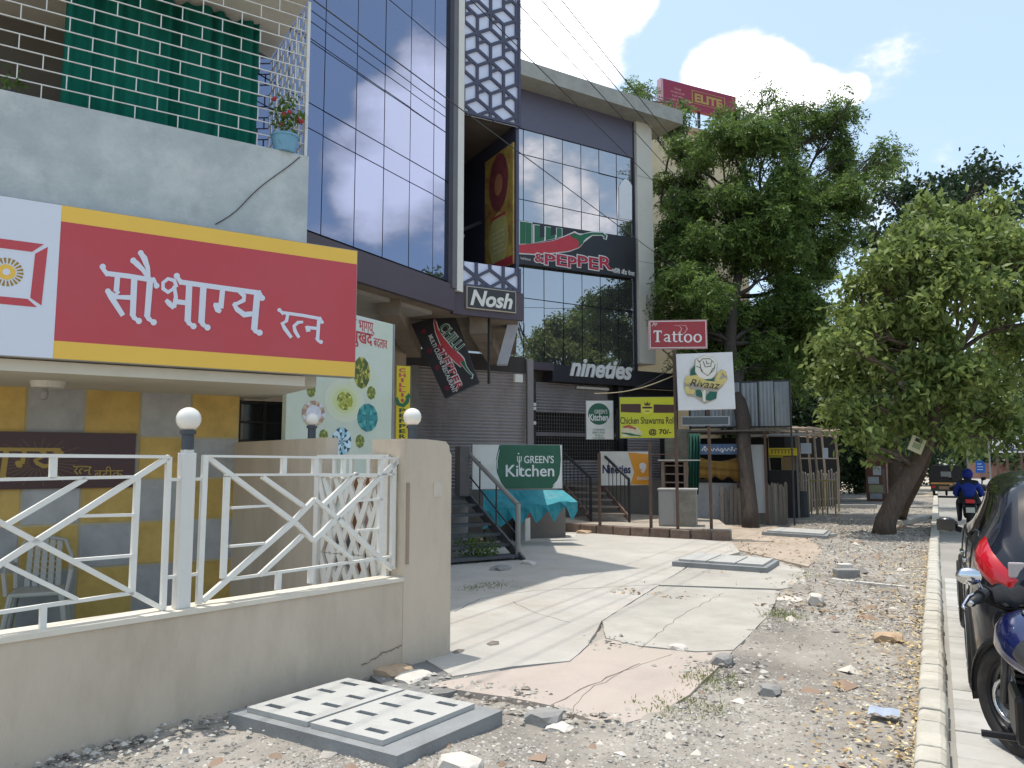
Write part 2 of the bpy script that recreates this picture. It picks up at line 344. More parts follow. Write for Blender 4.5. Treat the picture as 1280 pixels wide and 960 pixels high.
for j in range(70):
    y = 1.2+j*.24
    if ks is None:
        prof = [(-.085, -.1), (.085, -.1), (.085, .05), (.072, .085), (.045, .1), (-.05, .1), (-.075, .085), (-.085, .05)]
        ks = MB().prism([(a, -.113, b) for a, b in prof], (0, .226, 0)).build('kerb_stone', kerb_m, bevel=.008, loc=(0, 0, 0)); c = ks
    else: c = ks.copy(); COL.objects.link(c)
    c.parent = kerb; c.location = Vector((-.092-.0015*y+random.uniform(-.006, .006), y, random.uniform(-.006, .006)))-ORG['kerb']; c.rotation_euler = (0, random.uniform(-.02, .02), random.uniform(-.02, .02))
tag(MB().box(8.2, 8.5, -10, 300, -.1, .12).build('median_kerb', kerb_m), kind='structure')
# ================================================================ left shop (boutique)
SIGN0 = Vector((at(0, 575, 6.0).x, at(0, 575, 6.0).y)); SIGN1 = at(447, 575, 7.6)
HS = math.degrees(math.atan2(SIGN1.x-SIGN0.x, SIGN1.y-SIGN0.y))
SG = Pl(SIGN0, HS)                                    # face of the shop sign
YWO = pd(0, 7.62); YW = Pl((YWO.x, YWO.y), HS)        # tiled wall under the soffit
PR = SG.offset(-.14)                                  # parapet face
cream = M('beige wall paint', (196, 182, 163), .8, var=.08, vs=1.4, bump=.2, bs=60, dirt=(160, 146, 128), da=.6, ds=1.6, spec=.3, stretch=(1, 1, .35))
cem = M('parapet cement plaster', (168, 176, 177), .9, var=.12, vs=2.5, bump=.3, bs=30, dirt=(204, 208, 206), da=.7, ds=1.7, spec=.2)
white_p = M('white paint', (214, 212, 206), .55, var=.04, vs=3, dirt=(180, 172, 160), da=.25, ds=6)
soff_m = M('soffit distemper', (205, 200, 186), .85, var=.06, vs=1.2, dirt=(160, 150, 132), da=.4, ds=1.2)
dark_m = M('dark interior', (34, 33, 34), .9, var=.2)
black_m = M('black metal', (38, 38, 42), .5, var=.15, dirt=(70, 62, 54), da=.4, ds=4)
shop = thing('shop_building', SG.w(.5, 0, -2), 'two storey shop with yellow and grey checked wall under a bare cement balcony', 'building')
def px_s(P, x, y, off=0): return P.px(x, y, off)[0]
# tiles
cols = [YW.px(x, 500)[0] for x in (34, 109, 176, 235, 300)]; wT = (cols[4]-cols[0])/4
SE = cols[-1]; edges = [SE-wT*i for i in range(0, 9)][::-1]
rows = [2.42]; z = YW.px(235, 547)[1]
rh = (YW.px(235, 547)[1]-YW.px(200, 651)[1])/2
rows = [z-rh*3-.04 if z-rh*4 < -.3 else z-rh*4, z-rh*3, z-rh*2, z-rh, z, 2.42]; rows[0] = min(rows[0], -.02)
ty = M('yellow tile paint', (206, 174, 96), .55, var=.14, vs=4, dirt=(150, 118, 56), da=.5, ds=3, ov=.1)
tg = M('grey tile paint', (172, 174, 175), .55, var=.12, vs=4, dirt=(124, 124, 128), da=.5, ds=3, ov=.1)
YW.box(MB(), edges[0]-1, SE, -.4, 4.6, -.25, -.012).build('wall', M('cream joint', (196, 184, 150), .8, var=.06), shop)
for i in range(len(edges)-1):
    for j in range(len(rows)-1):
        col = ty if (len(edges)-2-i+j) % 2 == 0 else tg
        YW.box(MB(), edges[i]+.012, edges[i+1]-.012, rows[j]+.012, rows[j+1]-.012, -.012, random.uniform(-.002, .002)).build('tile', col, shop)
YW.box(MB(), edges[0]-1, SE+.35, 2.38, 2.5, -.25, 1.62).build('soffit', soff_m, shop)
YW.box(MB(), edges[0]-1, SE-.9, -.1, .012, .0, 1.7).build('floor', M('green matting', (36, 92, 84), .95, var=.2, vs=9), shop)
# right return of the shop and dark window
YW.box(MB(), SE+.002, SE+.12, -.2, 3.3, -3, -.3).build('side_wall', cream, shop)
wn_ = thing('window', YW.w(SE+.4, 1.9, -.3), 'dark barred shop window beside the gem banner', 'window')
YW.box(MB(), SE+.02, SE+.66, 1.86, 2.36, -.36, -.3).build('pane', M('dark window glass', (40, 42, 48), .12, var=.2), wn_)
for q in (.04, .34, .6): YW.box(MB(), SE+q, SE+q+.04, 1.86, 2.36, -.31, -.26).build('bar', black_m, wn_)
for z in (1.88, 2.1, 2.33): YW.box(MB(), SE+.02, SE+.66, z-.012, z+.012, -.295, -.255).build('bar', black_m, wn_)
# soffit front fascia, parapet, balcony
PEND = PR.px(385, 240)[0]
SG.box(MB(), -2.5, SG.px(375, 480, -.25)[0], 2.36, 2.455, -.5, -.1).build('soffit_edge', soff_m, shop)
ZP = PR.px(200, 155)[1]
PR.box(MB(), -2.5, PEND, 2.5, ZP, -.16, 0).build('parapet', cem, shop)
e2 = MB(); PR.box(e2, PEND-.16, PEND-.003, 2.51, ZP-.004, -3.2, -.162); e2.build('parapet_return', cem, shop)
PR.box(MB(), -2.5, PEND-.2, 3.3, 3.42, -4, -.18).build('balcony_floor', conc, shop)
PR.box(MB(), -2.5, PEND-.03, 6.35, 6.5, -4, .02).build('balcony_ceiling', M('ceiling paint', (206, 202, 192), .85, var=.05, dirt=(176, 168, 152), da=.4), shop)
PR.box(MB(), -4, PEND-.4, 3.42, 6.35, -2.3, -2.1).build('balcony_wall', M('balcony wall paint', (104, 100, 94), .85, var=.08), shop)
PR.box(MB(), PEND-1.35, PEND-.5, 3.42, 5.7, -2.098, -2.05).build('door', M('brown door', (92, 82, 76), .6, var=.1), shop)
PR.box(MB(), PEND-.5, PEND-.32, 3.42, 6.35, -2.09, -1.6).build('pillar', M('ceiling paint', (206, 202, 192)), shop)
# balcony grille: brick pattern of square bars
gm = M('white grille paint', (206, 206, 202), .5, var=.05, dirt=(160, 140, 120), da=.3, ds=8)
GS0, GS1, gz0, gz1 = -2.4, PEND-.03, ZP+.0, 6.33; rowh = .1325; nrow = int((gz1-gz0)/rowh)
gr = thing('balcony_grille', PR.w((GS0+GS1)/2, ZP, 0), 'white metal balcony grille of bars laid like bricks, above the cement parapet', 'grille')
for r_ in range(nrow+1):
    z = gz0+.02+r_*rowh; PR.box(MB(), GS0, GS1, z-.0045, z+.0045, -.088, -.078).build('bar', gm, gr)
up = MB()
for r_ in range(nrow):
    z = gz0+.02+r_*rowh; k = int((GS1-GS0)/.36)+1
    for i in range(k):
        s_ = GS0+.36*i+(.18 if r_ % 2 else 0)
        if s_ < GS1: PR.box(up, s_-.0045, s_+.0045, z+.005, z+rowh-.005, -.087, -.079)
tag(up.build('upright', gm, gr), kind='stuff')
PE = Pl(PR.w(GS1, 0, -.083).to_2d(), HS-90)           # return side of the grille (runs back from the corner)
up = MB()
for r_ in range(nrow+1):
    z = gz0+.02+r_*rowh; up.beam(PR.w(GS1-.006, z, -.1), PR.w(GS1-.006, z, -1.9), .012, .012)
tag(up.build('side_bar', gm, gr), kind='stuff')
up = MB()
for i in range(12):
    for r_ in range(nrow):
        z = gz0+.02+r_*rowh; o_ = -.1-.16*i-(.08 if r_ % 2 else 0); up.beam(PR.w(GS1-.006, z+.0065, o_), PR.w(GS1-.006, z+rowh-.0065, o_), .012, .012)
tag(up.build('side_upright', gm, gr), kind='stuff')
PR.box(MB(), GS1-.0, GS1+.03, ZP, 6.34, -.1, -.06).build('corner_post', gm, gr)
# curtain with folds
cs0, cs1 = PR.px(80, 60, -.7)[0], PR.px(322, 100, -.7)[0]
mb = MB(); n = 90; cv = []
for i in range(n+1):
    s_ = cs0+(cs1-cs0)*i/n; o_ = -.7+.035*math.sin(i*.62+1.6*math.sin(i*.11))+.04*math.sin(i*.21+1)+.02*math.sin(i*1.13+2*math.sin(i*.07))
    for z in (3.45, 5.0, 6.3): cv.append(PR.w(s_+.01*math.sin(i*.9+z), z, o_+(.02*math.sin(i*.5) if z == 5.0 else 0)))
mb.v = [tuple(q) for q in cv]; mb.f = [(i*3+k, (i+1)*3+k, (i+1)*3+k+1, i*3+k+1) for i in range(n) for k in range(2)]
cu = mb.build('curtain', M('green curtain cloth', (14, 100, 84), .9, var=.12, vs=3, spec=.2), smooth=True)
m_ = cu.modifiers.new('thickness', 'SOLIDIFY'); m_.thickness = .006
tag(cu, 'green cloth curtain hanging inside the balcony grille', 'curtain')
# pot with flowers
pp = PR.at(356, 180, -.05); pot = thing('flower_pot', (pp.x, pp.y, ZP+.002), 'pale blue flower pot with red flowers at the corner of the cement parapet', 'plant pot')
MB().lathe([(.0, 0), (.1, 0), (.13, .15), (.14, .15), (.14, .17), (.12, .17), (.11, .13), (0, .13)], (pp.x, pp.y, ZP+.002)).build('pot', M('blue pot', (104, 150, 176), .5), pot, smooth=False)
def leaves(cs, n_per, spread, ln, wd, seed, droop=.3, mincol=0, maxcol=1, flat=.0, jitn=1.0, spray=0):
    """numpy cloud of diamond leaves; cs (N,3) clump centres"""
    r = np.random.default_rng(seed); cs = np.asarray(cs, float); N = len(cs)*n_per
    ctr = np.repeat(cs, n_per, 0)+r.normal(0, 1, (N, 3))*np.asarray(spread)
    if spray:                                        # leaflets in rows on a common stalk
        K = N//spray; st = ctr[::spray][:K]; dr = r.normal(0, 1, (K, 3)); dr[:, 2] = -abs(dr[:, 2])*.5-droop; dr /= np.linalg.norm(dr, axis=1)[:, None]
        sd_ = np.cross(dr, r.normal(0, 1, (K, 3))); sd_ /= np.linalg.norm(sd_, axis=1)[:, None]
        tpos = np.linspace(0, 1, spray); sgn = np.where(np.arange(spray) % 2 == 0, 1., -1.)
        ctr = (st[:, None, :]+dr[:, None, :]*(tpos[None, :, None]*ln*2.6)).reshape(-1, 3)
        d = (sd_[:, None, :]*sgn[None, :, None]+dr[:, None, :]*.75).reshape(-1, 3)+r.normal(0, .18, (K*spray, 3)); N = K*spray
        colr = np.repeat(r.random(K), spray)
    else:
        d = r.normal(0, 1, (N, 3))*jitn; d[:, 2] = d[:, 2]*(1-flat)-droop; colr = r.random(N)
    d /= np.linalg.norm(d, axis=1)[:, None]
    s_ = np.cross(d, r.normal(0, 1, (N, 3))); s_ /= np.linalg.norm(s_, axis=1)[:, None]
    L_ = ln*r.uniform(.65, 1.25, (N, 1)); w_ = wd*r.uniform(.7, 1.2, (N, 1))
    v = np.stack([ctr, ctr+d*L_*.45+s_*w_*.5, ctr+d*L_, ctr+d*L_*.45-s_*w_*.5], 1).reshape(-1, 3)
    base = np.repeat(r.random(len(cs)), n_per)[:N]
    return v, np.clip(mincol+(maxcol-mincol)*(.55*colr+.45*base), 0, 1)
def leafobj(name, v, col, mat, parent=None, loc=None, k=4):
    o0 = np.array(ORG[parent.name]) if parent is not None else np.array(loc if loc is not None else v.min(0)); nf = len(v)//k
    me = bpy.data.meshes.new(name); me.vertices.add(len(v)); me.vertices.foreach_set('co', (v-o0).astype(np.float32).ravel())
    me.loops.add(nf*k); me.loops.foreach_set('vertex_index', np.arange(nf*k, dtype=np.int32)); me.polygons.add(nf)
    me.polygons.foreach_set('loop_start', np.arange(0, nf*k, k, dtype=np.int32)); me.update(calc_edges=True); me.validate()
    a = me.attributes.new('rnd', 'FLOAT', 'FACE'); a.data.foreach_set('value', np.asarray(col, np.float32)[:nf]); me.materials.append(mat)
    o = bpy.data.objects.new(name, me); COL.objects.link(o); ORG[o.name] = Vector(o0)
    if parent is not None: o.parent = parent
    else: o.location = Vector(o0)
    return o
lf_bush = leafmat('bush leaves', (40, 72, 30), (112, 140, 66))
v, c = leaves([(pp.x+random.uniform(-.1, .1), pp.y+random.uniform(-.1, .1), ZP+.2+random.random()*.35) for _ in range(26)], 9, .05, .07, .03, 3, droop=-.1)
leafobj('foliage', v, c, lf_bush, pot)
mb = MB()
for _ in range(9): MB().ball((pp.x+random.uniform(-.14, .14), pp.y+random.uniform(-.14, .14), ZP+.25+random.random()*.3), .025, 6, 4).build('flower', M('red petals', (150, 26, 44), .6), pot)
p2 = PR.at(14, 115, -.15)
lp = thing('potted_plant', (p2.x, p2.y, ZP+.002), 'small leafy plant at the left end of the parapet behind the grille', 'plant')
MB().lathe([(0, 0), (.05, 0), (.06, .06), (0, .06)], (p2.x, p2.y, ZP+.002)).build('pot', M('dark pot', (60, 54, 60), .6), lp)
v, c = leaves([(p2.x, p2.y, ZP+.12)]*6, 9, .05, .06, .03, 4, droop=-.2); leafobj('foliage', v, c, lf_bush, lp)
PR.box(MB(), PR.px(20, 105, -1.2)[0], PR.px(70, 110, -1.2)[0], 3.42, 4.2, -1.5, -1.2).build('seat', M('navy cover', (30, 34, 52), .9), tag(thing('armchair', PR.w(.2, 3.42, -1.3), 'dark covered armchair on the balcony behind the grille', 'chair')))
# wall cable
w1, w2 = PR.px(375, 196, .01), PR.px(268, 282, .01)
mb = MB(); mb.tube([PR.w(w1[0]+(w2[0]-w1[0])*t+.02*math.sin(t*9), w1[1]+(w2[1]-w1[1])*t+.02*math.sin(t*7), .012) for t in np.linspace(0, 1, 14)], .005, 6)
tag(mb.build('cable', black_m), 'black cable running down the bare cement parapet', 'cable')
# ---- shop sign
red = M('sign red vinyl', (182, 62, 70), .4, var=.03, vs=.8, dirt=(176, 78, 86), da=.6, ds=.5)
yel = M('sign yellow vinyl', (226, 184, 72), .4, var=.03, vs=1)
whi = M('sign white vinyl', (206, 212, 224), .4, var=.03, vs=1)
a0, b0 = SG.px(0, 243), SG.px(447, 313); b1 = SG.px(445, 473); SZ0, SZ1, SL = SG.px(200, 457)[1], SG.px(200, 275)[1], b0[0]
ss = thing('shop_sign', SG.w(SL/2, SZ0, 0), 'long red and yellow shop sign with white Hindi lettering and a red framed emblem', 'sign')
SG.box(MB(), -1.6, SL, SZ0, SZ1, -.13, 0).build('box', M('sign frame', (150, 146, 140), .5, metal=.3), ss)
sa = SG.px(72, 350)[0]; zt, zb = SG.px(250, 302)[1], SG.px(250, 439)[1]
SG.box(MB(), sa, SL-.006, zb, zt, 0, .004).build('face', red, ss)
SG.box(MB(), sa, SL-.006, zt+.0005, SZ1-.006, 0, .004).build('border', yel, ss); SG.box(MB(), sa, SL-.006, SZ0+.006, zb-.0005, 0, .004).build('border', yel, ss)
SG.box(MB(), -1.6, sa-.001, SZ0+.006, SZ1-.006, 0, .004).build('emblem_panel', whi, ss)
# emblem: red frame with mitred corners and a sun
def q2(x, y): return SG.px(x, y, .004)
ec = q2(8, 340); TR, TRi, BRi, BR_ = q2(60, 306), q2(42, 313.5), q2(37.5, 374), q2(52, 384.5)
mir = lambda p: (2*ec[0]-p[0], p[1])
zt_o, zt_i, zb_i, zb_o = TR[1], TRi[1]-.01, BRi[1], BR_[1]; so_, si_ = TR[0]-ec[0], TRi[0]-ec[0]
def fr(pts): SG.poly(MB(), [(ec[0]+a, b) for a, b in pts], .004, .007).build('emblem_frame', red, ss)
g = .012
fr([(si_+g, zt_i-g), (so_, zt_o-g*1.5), (so_-.02, zb_o+g*1.5), (si_+g-.015, zb_i+g)]); fr([(-si_, zb_i), (si_-.02, zb_i), (so_-.05, zb_o), (-so_+.05, zb_o)])
fr([(-so_, zt_o), (so_-.03, zt_o), (si_-.01, zt_i), (-si_, zt_i)]); fr([(-so_, zt_o-g), (-si_-g, zt_i-g), (-si_-g, zb_i+g), (-so_+.02, zb_o+g)])
SG.poly(MB(), disc(ec, .062, 28), .004, .0065).build('emblem_sun', yel, ss)
SG.poly(MB(), disc(ec, .026, 16), .0066, .0078).build('emblem_eye', whi, ss)
mb = MB()
for i in range(22):
    a = i/22*2*math.pi; SG.poly(mb, [(ec[0]+math.cos(a+d_)*r_, ec[1]+math.sin(a+d_)*r_) for d_, r_ in ((-.06, .07), (.06, .07), (.09, .115), (-.09, .115))], .004, .006)
mb.build('emblem_ray', M('ochre print', (150, 118, 30), .5), ss)
T1 = [('d', (172, 155), 14), ('s', [(164, 150), (176, 168), (196, 192)], [14, 18, 22]), ('s', [(184, 184), (290, 197), (404, 216)], 22), ('s', [(392, 206), (404, 222), (410, 238)], [20, 16, 12]), ('d', (411, 239), 13),
 ('d', (308, 128), 14), ('s', [(300, 122), (322, 140), (352, 170), (372, 206)], [16, 26, 20, 13]), ('d', (341, 94), 13), ('s', [(336, 88), (356, 116), (372, 160), (378, 206)], [16, 28, 20, 13]),
 ('s', [(238, 192), (232, 266)], 24), ('d', (195, 264), 13), ('s', [(190, 258), (206, 284), (262, 372)], [18, 26, 22]), ('s', [(200, 262), (226, 284), (242, 262)], [10, 20, 20]), ('s', [(212, 296), (240, 290), (306, 292)], [8, 18, 22]),
 ('s', [(312, 206), (305, 374)], [28, 26]), ('s', [(296, 362), (312, 382), (330, 396)], [14, 22, 12]), ('d', (332, 396), 14), ('s', [(382, 214), (369, 378)], [28, 26]), ('s', [(360, 366), (376, 386), (396, 402)], [14, 22, 12]), ('d', (398, 402), 14)]
T2 = [('d', (501, 196), 14), ('s', [(496, 190), (508, 208), (524, 230)], [14, 18, 22]), ('s', [(512, 222), (690, 247), (874, 272)], 22), ('s', [(862, 264), (874, 280), (884, 296)], [20, 16, 12]), ('d', (880, 294), 13),
 ('s', [(500, 246), (490, 216), (462, 208), (440, 226), (440, 252), (462, 268), (484, 254), (490, 240)], [16, 18, 16, 16, 18, 18, 14, 12]), ('s', [(490, 240), (497, 290), (488, 336)], [14, 18, 20]), ('s', [(452, 302), (468, 318), (488, 340)], [16, 24, 16]), ('s', [(484, 308), (548, 316)], 22),
 ('s', [(556, 236), (549, 398)], 28), ('s', [(540, 386), (556, 406), (574, 420)], [14, 22, 12]), ('d', (575, 419), 14), ('s', [(619, 245), (610, 404)], 28), ('s', [(601, 392), (618, 412), (636, 426)], [14, 22, 12]), ('d', (637, 425), 14),
 ('s', [(704, 258), (696, 340)], 23), ('s', [(664, 322), (680, 326), (698, 330)], [14, 22, 18]), ('s', [(666, 324), (682, 346), (696, 356)], [10, 26, 16]),
 ('s', [(776, 266), (800, 284), (798, 304), (770, 318), (752, 320)], [14, 20, 20, 16, 12]), ('s', [(752, 318), (768, 344), (800, 368), (856, 362)], [14, 22, 26, 20]), ('s', [(858, 274), (844, 436)], 28), ('s', [(836, 424), (852, 442), (866, 450)], [14, 22, 12]), ('d', (868, 448), 14)]
T3 = [('d', (957, 347), 9), ('s', [(954, 346), (964, 354), (976, 366)], [9, 12, 14]), ('s', [(968, 358), (1060, 371), (1142, 386)], 14), ('s', [(1134, 380), (1142, 390), (1147, 402)], [12, 10, 8]), ('d', (1146, 401), 8),
 ('s', [(994, 366), (988, 396), (968, 408)], [14, 15, 10]), ('s', [(966, 402), (980, 428), (1010, 470)], [10, 17, 14]), ('s', [(1062, 400), (1040, 402), (1022, 418), (1026, 440), (1044, 470)], [10, 15, 15, 16, 13]),
 ('s', [(1076, 418), (1084, 438), (1094, 436)], [12, 20, 12]), ('s', [(1080, 424), (1130, 430)], 14), ('s', [(1132, 386), (1126, 478)], 15), ('s', [(1118, 470), (1130, 484), (1141, 490)], [9, 14, 9]), ('d', (1141, 489), 9)]
trs = lambda p: SG.px(80+.28125*p[0], 290+.28125*p[1], .004)
for T in (T1, T2, T3): strokes(SG, T, trs, .004, whi, ss)
# ---- maroon board on the tiled wall
MZ0, MZ1 = YW.px(100, 610)[1], YW.px(100, 541)[1]; ML = YW.px(168, 575)[0]
mbd = thing('name_board', YW.w(ML-1.2, MZ0, .04), 'dark maroon board with gold Hindi lettering on the checked wall', 'sign')
YW.box(MB(), ML-2.6, ML, MZ0, MZ1, .006, .05).build('board', M('maroon board', (66, 34, 40), .35, var=.1, vs=2), mbd)
gold = M('gold lettering', (168, 140, 62), .45, var=.06)
l0 = YW.px(-45, 566, .05); l1 = YW.px(80, 563, .05); kx = (l1[0]-l0[0])/(884-430)
base = np.array(SG.px(80+.28125*430, 290+.28125*212)); 
def trm(p, x0=430, s0=l0[0], z0=YW.px(40, 562, .05)[1], k=kx*.98): return (s0+(p[0]-x0)*k, z0-(p[1]-212-(p[0]-x0)*.135)*k*.88)
strokes(YW, T2, trm, .05, gold, mbd); strokes(YW, T1, lambda p: trm(p, 430), .05, gold, mbd)
r0 = YW.px(92, 583, .05); r1 = YW.px(114, 583, .05); k3 = (r1[0]-r0[0])/(1147-957)
strokes(YW, T3, lambda p: (r0[0]+(p[0]-957)*k3, r0[1]-(p[1]-352-(p[0]-957)*.15)*k3*.9), .05, gold, mbd)
text(YW, 'बटीक', rect(YW, (117, 599), (154, 583), .05), .05, gold, mbd)
mb = MB(); sc_ = YW.px(48, 577, .05)
for i in range(30):
    a = i/30*2*math.pi+.03; YW.bar(mb, (sc_[0]+.08*math.cos(a), sc_[1]+.07*math.sin(a)), (sc_[0]+(.34+.1*(i % 2))*math.cos(a), sc_[1]+(.2+.04*(i % 2))*math.sin(a)), .006, .05, .0515)
mb.build('ray', M('dull gold', (112, 88, 52), .5), mbd)
# ceiling light fitting
cp = YW.at(60, 480, .8); cl = thing('ceiling_fitting', (cp.x, cp.y, 2.38), 'white round ceiling fitting with a hanging lamp holder under the soffit', 'lamp')
MB().lathe([(.0, -.06), (.13, -.06), (.15, 0), (0, 0)], (cp.x, cp.y, 2.379)).build('rose', white_p, cl); MB().lathe([(0, -.17), (.03, -.16), (.035, -.1), (.02, -.06)], (cp.x-.05, cp.y, 2.379)).build('holder', M('lamp holder', (150, 150, 150), .4), cl)
# plastic chair
ch0 = YW.at(47, 780, .5); CH = Pl((ch0.x, ch0.y), HS+8)
chair = thing('plastic_chair', (ch0.x, ch0.y, .012), 'pale plastic armchair standing against the checked wall', 'chair'); pm = M('cream plastic', (168, 166, 158), .4, var=.04)
CH.box(MB(), -.22, .22, .40, .44, -.2, .24).build('seat', pm, chair, bevel=.012)
for sx_ in (-1, 1):
    for o_ in (-.18, .22):
        MB().tube([CH.w(sx_*.2, .42, o_), CH.w(sx_*.26, .012, o_*1.2)], [.03, .022], 8).build('leg', pm, chair)
    MB().tube([CH.w(sx_*.24, .42, .22), CH.w(sx_*.27, .62, .2), CH.w(sx_*.26, .66, .1), CH.w(sx_*.24, .66, -.2)], .02, 8).build('arm', pm, chair)
mb = MB(); mb.tube([CH.w(-.22, .43, -.2), CH.w(-.235, .7, -.25), CH.w(-.17, .86, -.28), CH.w(0, .9, -.29), CH.w(.17, .86, -.28), CH.w(.235, .7, -.25), CH.w(.22, .43, -.2)], .022, 8); mb.build('back_frame', pm, chair)
mb = MB()
for i in range(5): CH.obx = None; mb.beam(CH.w(-.13+.065*i, .44, -.2), CH.w(-.12+.06*i, .88, -.285), .045, .012, up=CH.n)
for i in range(7): mb.beam(CH.w(-.14, .5+.055*i, -.212-.011*i), CH.w(.14, .5+.055*i, -.212-.011*i), .02, .01)
mb.build('backrest', pm, chair)
# ================================================================ compound wall, fence, gate
WA = gp(100, 945); WB = gp(563, 821); HW = math.degrees(math.atan2(WB.x-WA.x, WB.y-WA.y)); WL = Pl(WA.to_2d(), HW)
ZW = (WL.px(0, 800)[1]+WL.px(490, 722)[1])/2; SP1 = WL.px(563, 700)[0]; SP0 = WL.px(505, 640)[0]
bw = thing('boundary_wall', WL.w(1, 0, 0), 'low beige plastered boundary wall with a tall broken topped gate pillar', 'wall')
WL.box(MB(), -3, SP0, -.1, ZW-.03, -.2, 0).build('wall', cream, bw)
WL.box(MB(), -3, SP0-.002, ZW-.03, ZW, -.215, .014).build('coping', M('cream coping', (214, 206, 190), .7, var=.05, dirt=(170, 160, 140), da=.3), bw)
ZPL = WL.px(530, 549)[1]
pts = [(SP0, -.1), (SP1, -.1), (SP1, ZPL-.13), (SP1-.02, ZPL-.1), (SP1-.03, ZPL-.05), (SP1-.07, ZPL-.015), (SP1-.2, ZPL-.005), (SP1-.3, ZPL), (SP0, ZPL)]
mb = MB(); WL.poly(mb, pts, -.42, .004); mb.build('pillar', cream, bw)
WL.box(MB(), SP0-.001+.02, SP0+.05, ZW+.1, ZW+.75, .0045, .012).build('slot', M('painted slot shade', (150, 132, 112), .8), bw)  # raised strip, its darker colour stands in for a slot's shade
pc = WL.px(547, 612, .004); WL.box(MB(), pc[0]-.05, pc[0]+.05, pc[1]-.06, pc[1]+.06, .0045, .009).build('patch', M('plaster patch', (196, 184, 168), .9, var=.1, vs=12), bw)
# fence panels traced on the plane of the wall
FN = WL.offset(-.09); fm = M('fence white paint', (222, 220, 212), .5, var=.03, dirt=(190, 170, 150), da=.2, ds=7)
def panel(label, bars):
    xs = [b[0] for b in bars]; t = thing('fence_panel', FN.w(FN.px(sum(xs)/len(xs), 700)[0], ZW, 0), label, 'fence panel', 'railing panels on the boundary wall')
    for i, (x0, y0, x1, y1, w) in enumerate(bars):
        o = random.choice((-.003, -.001, .001, .003)); FN.bar(MB(), FN.px(x0, y0), FN.px(x1, y1), w*.8, -.016+o, .016+o).build('bar', fm, t)
    return t
panel('white railing panel left of the lamp post, chair seen through it', [(-120, 568, 211, 571, .025), (-120, 602, 172, 596, .022), (211, 571, 203.5, 762, .04), (172, 597, 165, 740, .04), (-120, 783, 166, 741, .025), (211, 571, 0, 705, .04), (0, 705, -60, 745, .04),
  (-40, 632, 0, 653, .035), (0, 653, 203, 761, .035), (107, 598, 8, 656, .035), (6, 705, 96, 749, .03), (96, 645, 169, 643.5, .022), (93, 700, 169, 694, .022), (67, 570, 66, 598, .045), (54, 755, 53, 787, .04)])
panel('white railing panel of crossing bars between lamp post and gate pillar', [(253, 570, 500, 573, .02), (281, 593.5, 492, 593, .02), (256, 571, 248, 755, .045), (284, 596, 279, 723, .045), (260, 572, 372, 656, .04), (372, 656, 391, 676, .035), (391, 676, 498, 575, .045),
  (328, 596, 380, 633, .035), (253, 751, 365, 653, .045), (365, 653, 393, 624, .04), (393, 624, 421, 648, .035), (421, 648, 489, 711, .045), (446, 592, 404, 631, .04), (402, 668, 440, 698, .03), (378, 669, 324, 719, .035), (281, 725, 487, 696, .022),
  (348, 714, 347, 737, .045), (389, 710, 388, 729, .045), (288, 635, 336, 632, .02), (287, 683, 331, 679, .02), (355, 572, 354, 593, .045), (394, 573, 393, 593, .05), (430, 573, 429, 593, .035), (476, 573, 474, 702, .04), (492, 574, 490, 711, .05), (446, 626, 478, 624, .02), (446, 663, 475, 661, .02)])
def globe(P, s_, z, o_, label, r=.078, group='globe lamps along the boundary wall'):
    c = P.w(s_, z, o_); t = thing('globe_lamp', c, label, 'lamp', group)
    MB().lathe([(0, 0), (.038, 0), (.038, .1), (.05, .1), (.05, .125), (0, .125)], c).build('holder', M('dark lamp holder', (62, 68, 76), .5), t)
    MB().ball(c+Vector((0, 0, .125+r*.93)), r, 24, 14).build('globe', M('milky globe', (226, 222, 212), .18, var=.01), t, smooth=True); return t
sp = FN.px(231, 640); post = thing('post', FN.w(sp[0], ZW, 0), 'square white post on the boundary wall carrying the left globe lamp', 'post')
zpt = FN.px(232, 566)[1]; FN.box(MB(), sp[0]-.045, sp[0]+.045, ZW, zpt, -.04, .04).build('post_body', white_p, post, bevel=.006)
for zc in (ZW+.2, zpt-.17):
    for sgn in (-1, 1): FN.box(MB(), sp[0]+sgn*.045, sp[0]+sgn*.12, zc-.01, zc+.01, -.01, .01).build('bracket', fm, post)
FN.box(MB(), sp[0]-.03, sp[0]+.03, zpt, zpt+.02, -.03, .03).build('cap', white_p, post)
globe(FN, sp[0], zpt+.02, 0, 'white globe lamp on the square white post')
gs = WL.px(535, 549)[0]; globe(WL, gs, ZPL-.004, -.2, 'white globe lamp on the broken topped gate pillar')
# compound side wall from the shop to the gate
s0 = YW.w(SE-.05, 0, -.1); SWd = YW.n; e1 = at(407, 575, 6.95)
SW = Pl((s0.x, s0.y), math.degrees(math.atan2(e1.x-s0.x, e1.y-s0.y))); LSW = (Vector((e1.x, e1.y, 0))-Vector((s0.x, s0.y, 0))).length
sw = thing('side_wall', SW.w(LSW/2, 0, 0), 'beige compound wall running back from the gate to the shop', 'wall'); ZS = SW.px(350, 550)[1]
SW.box(MB(), 0, LSW, -.1, ZS, -.12, 0).build('wall', cream, sw)
lq = SW.px(382, 552)[0]; globe(SW, lq, ZS, -.06, 'small white globe lamp on the compound side wall before the gem banner', .064)
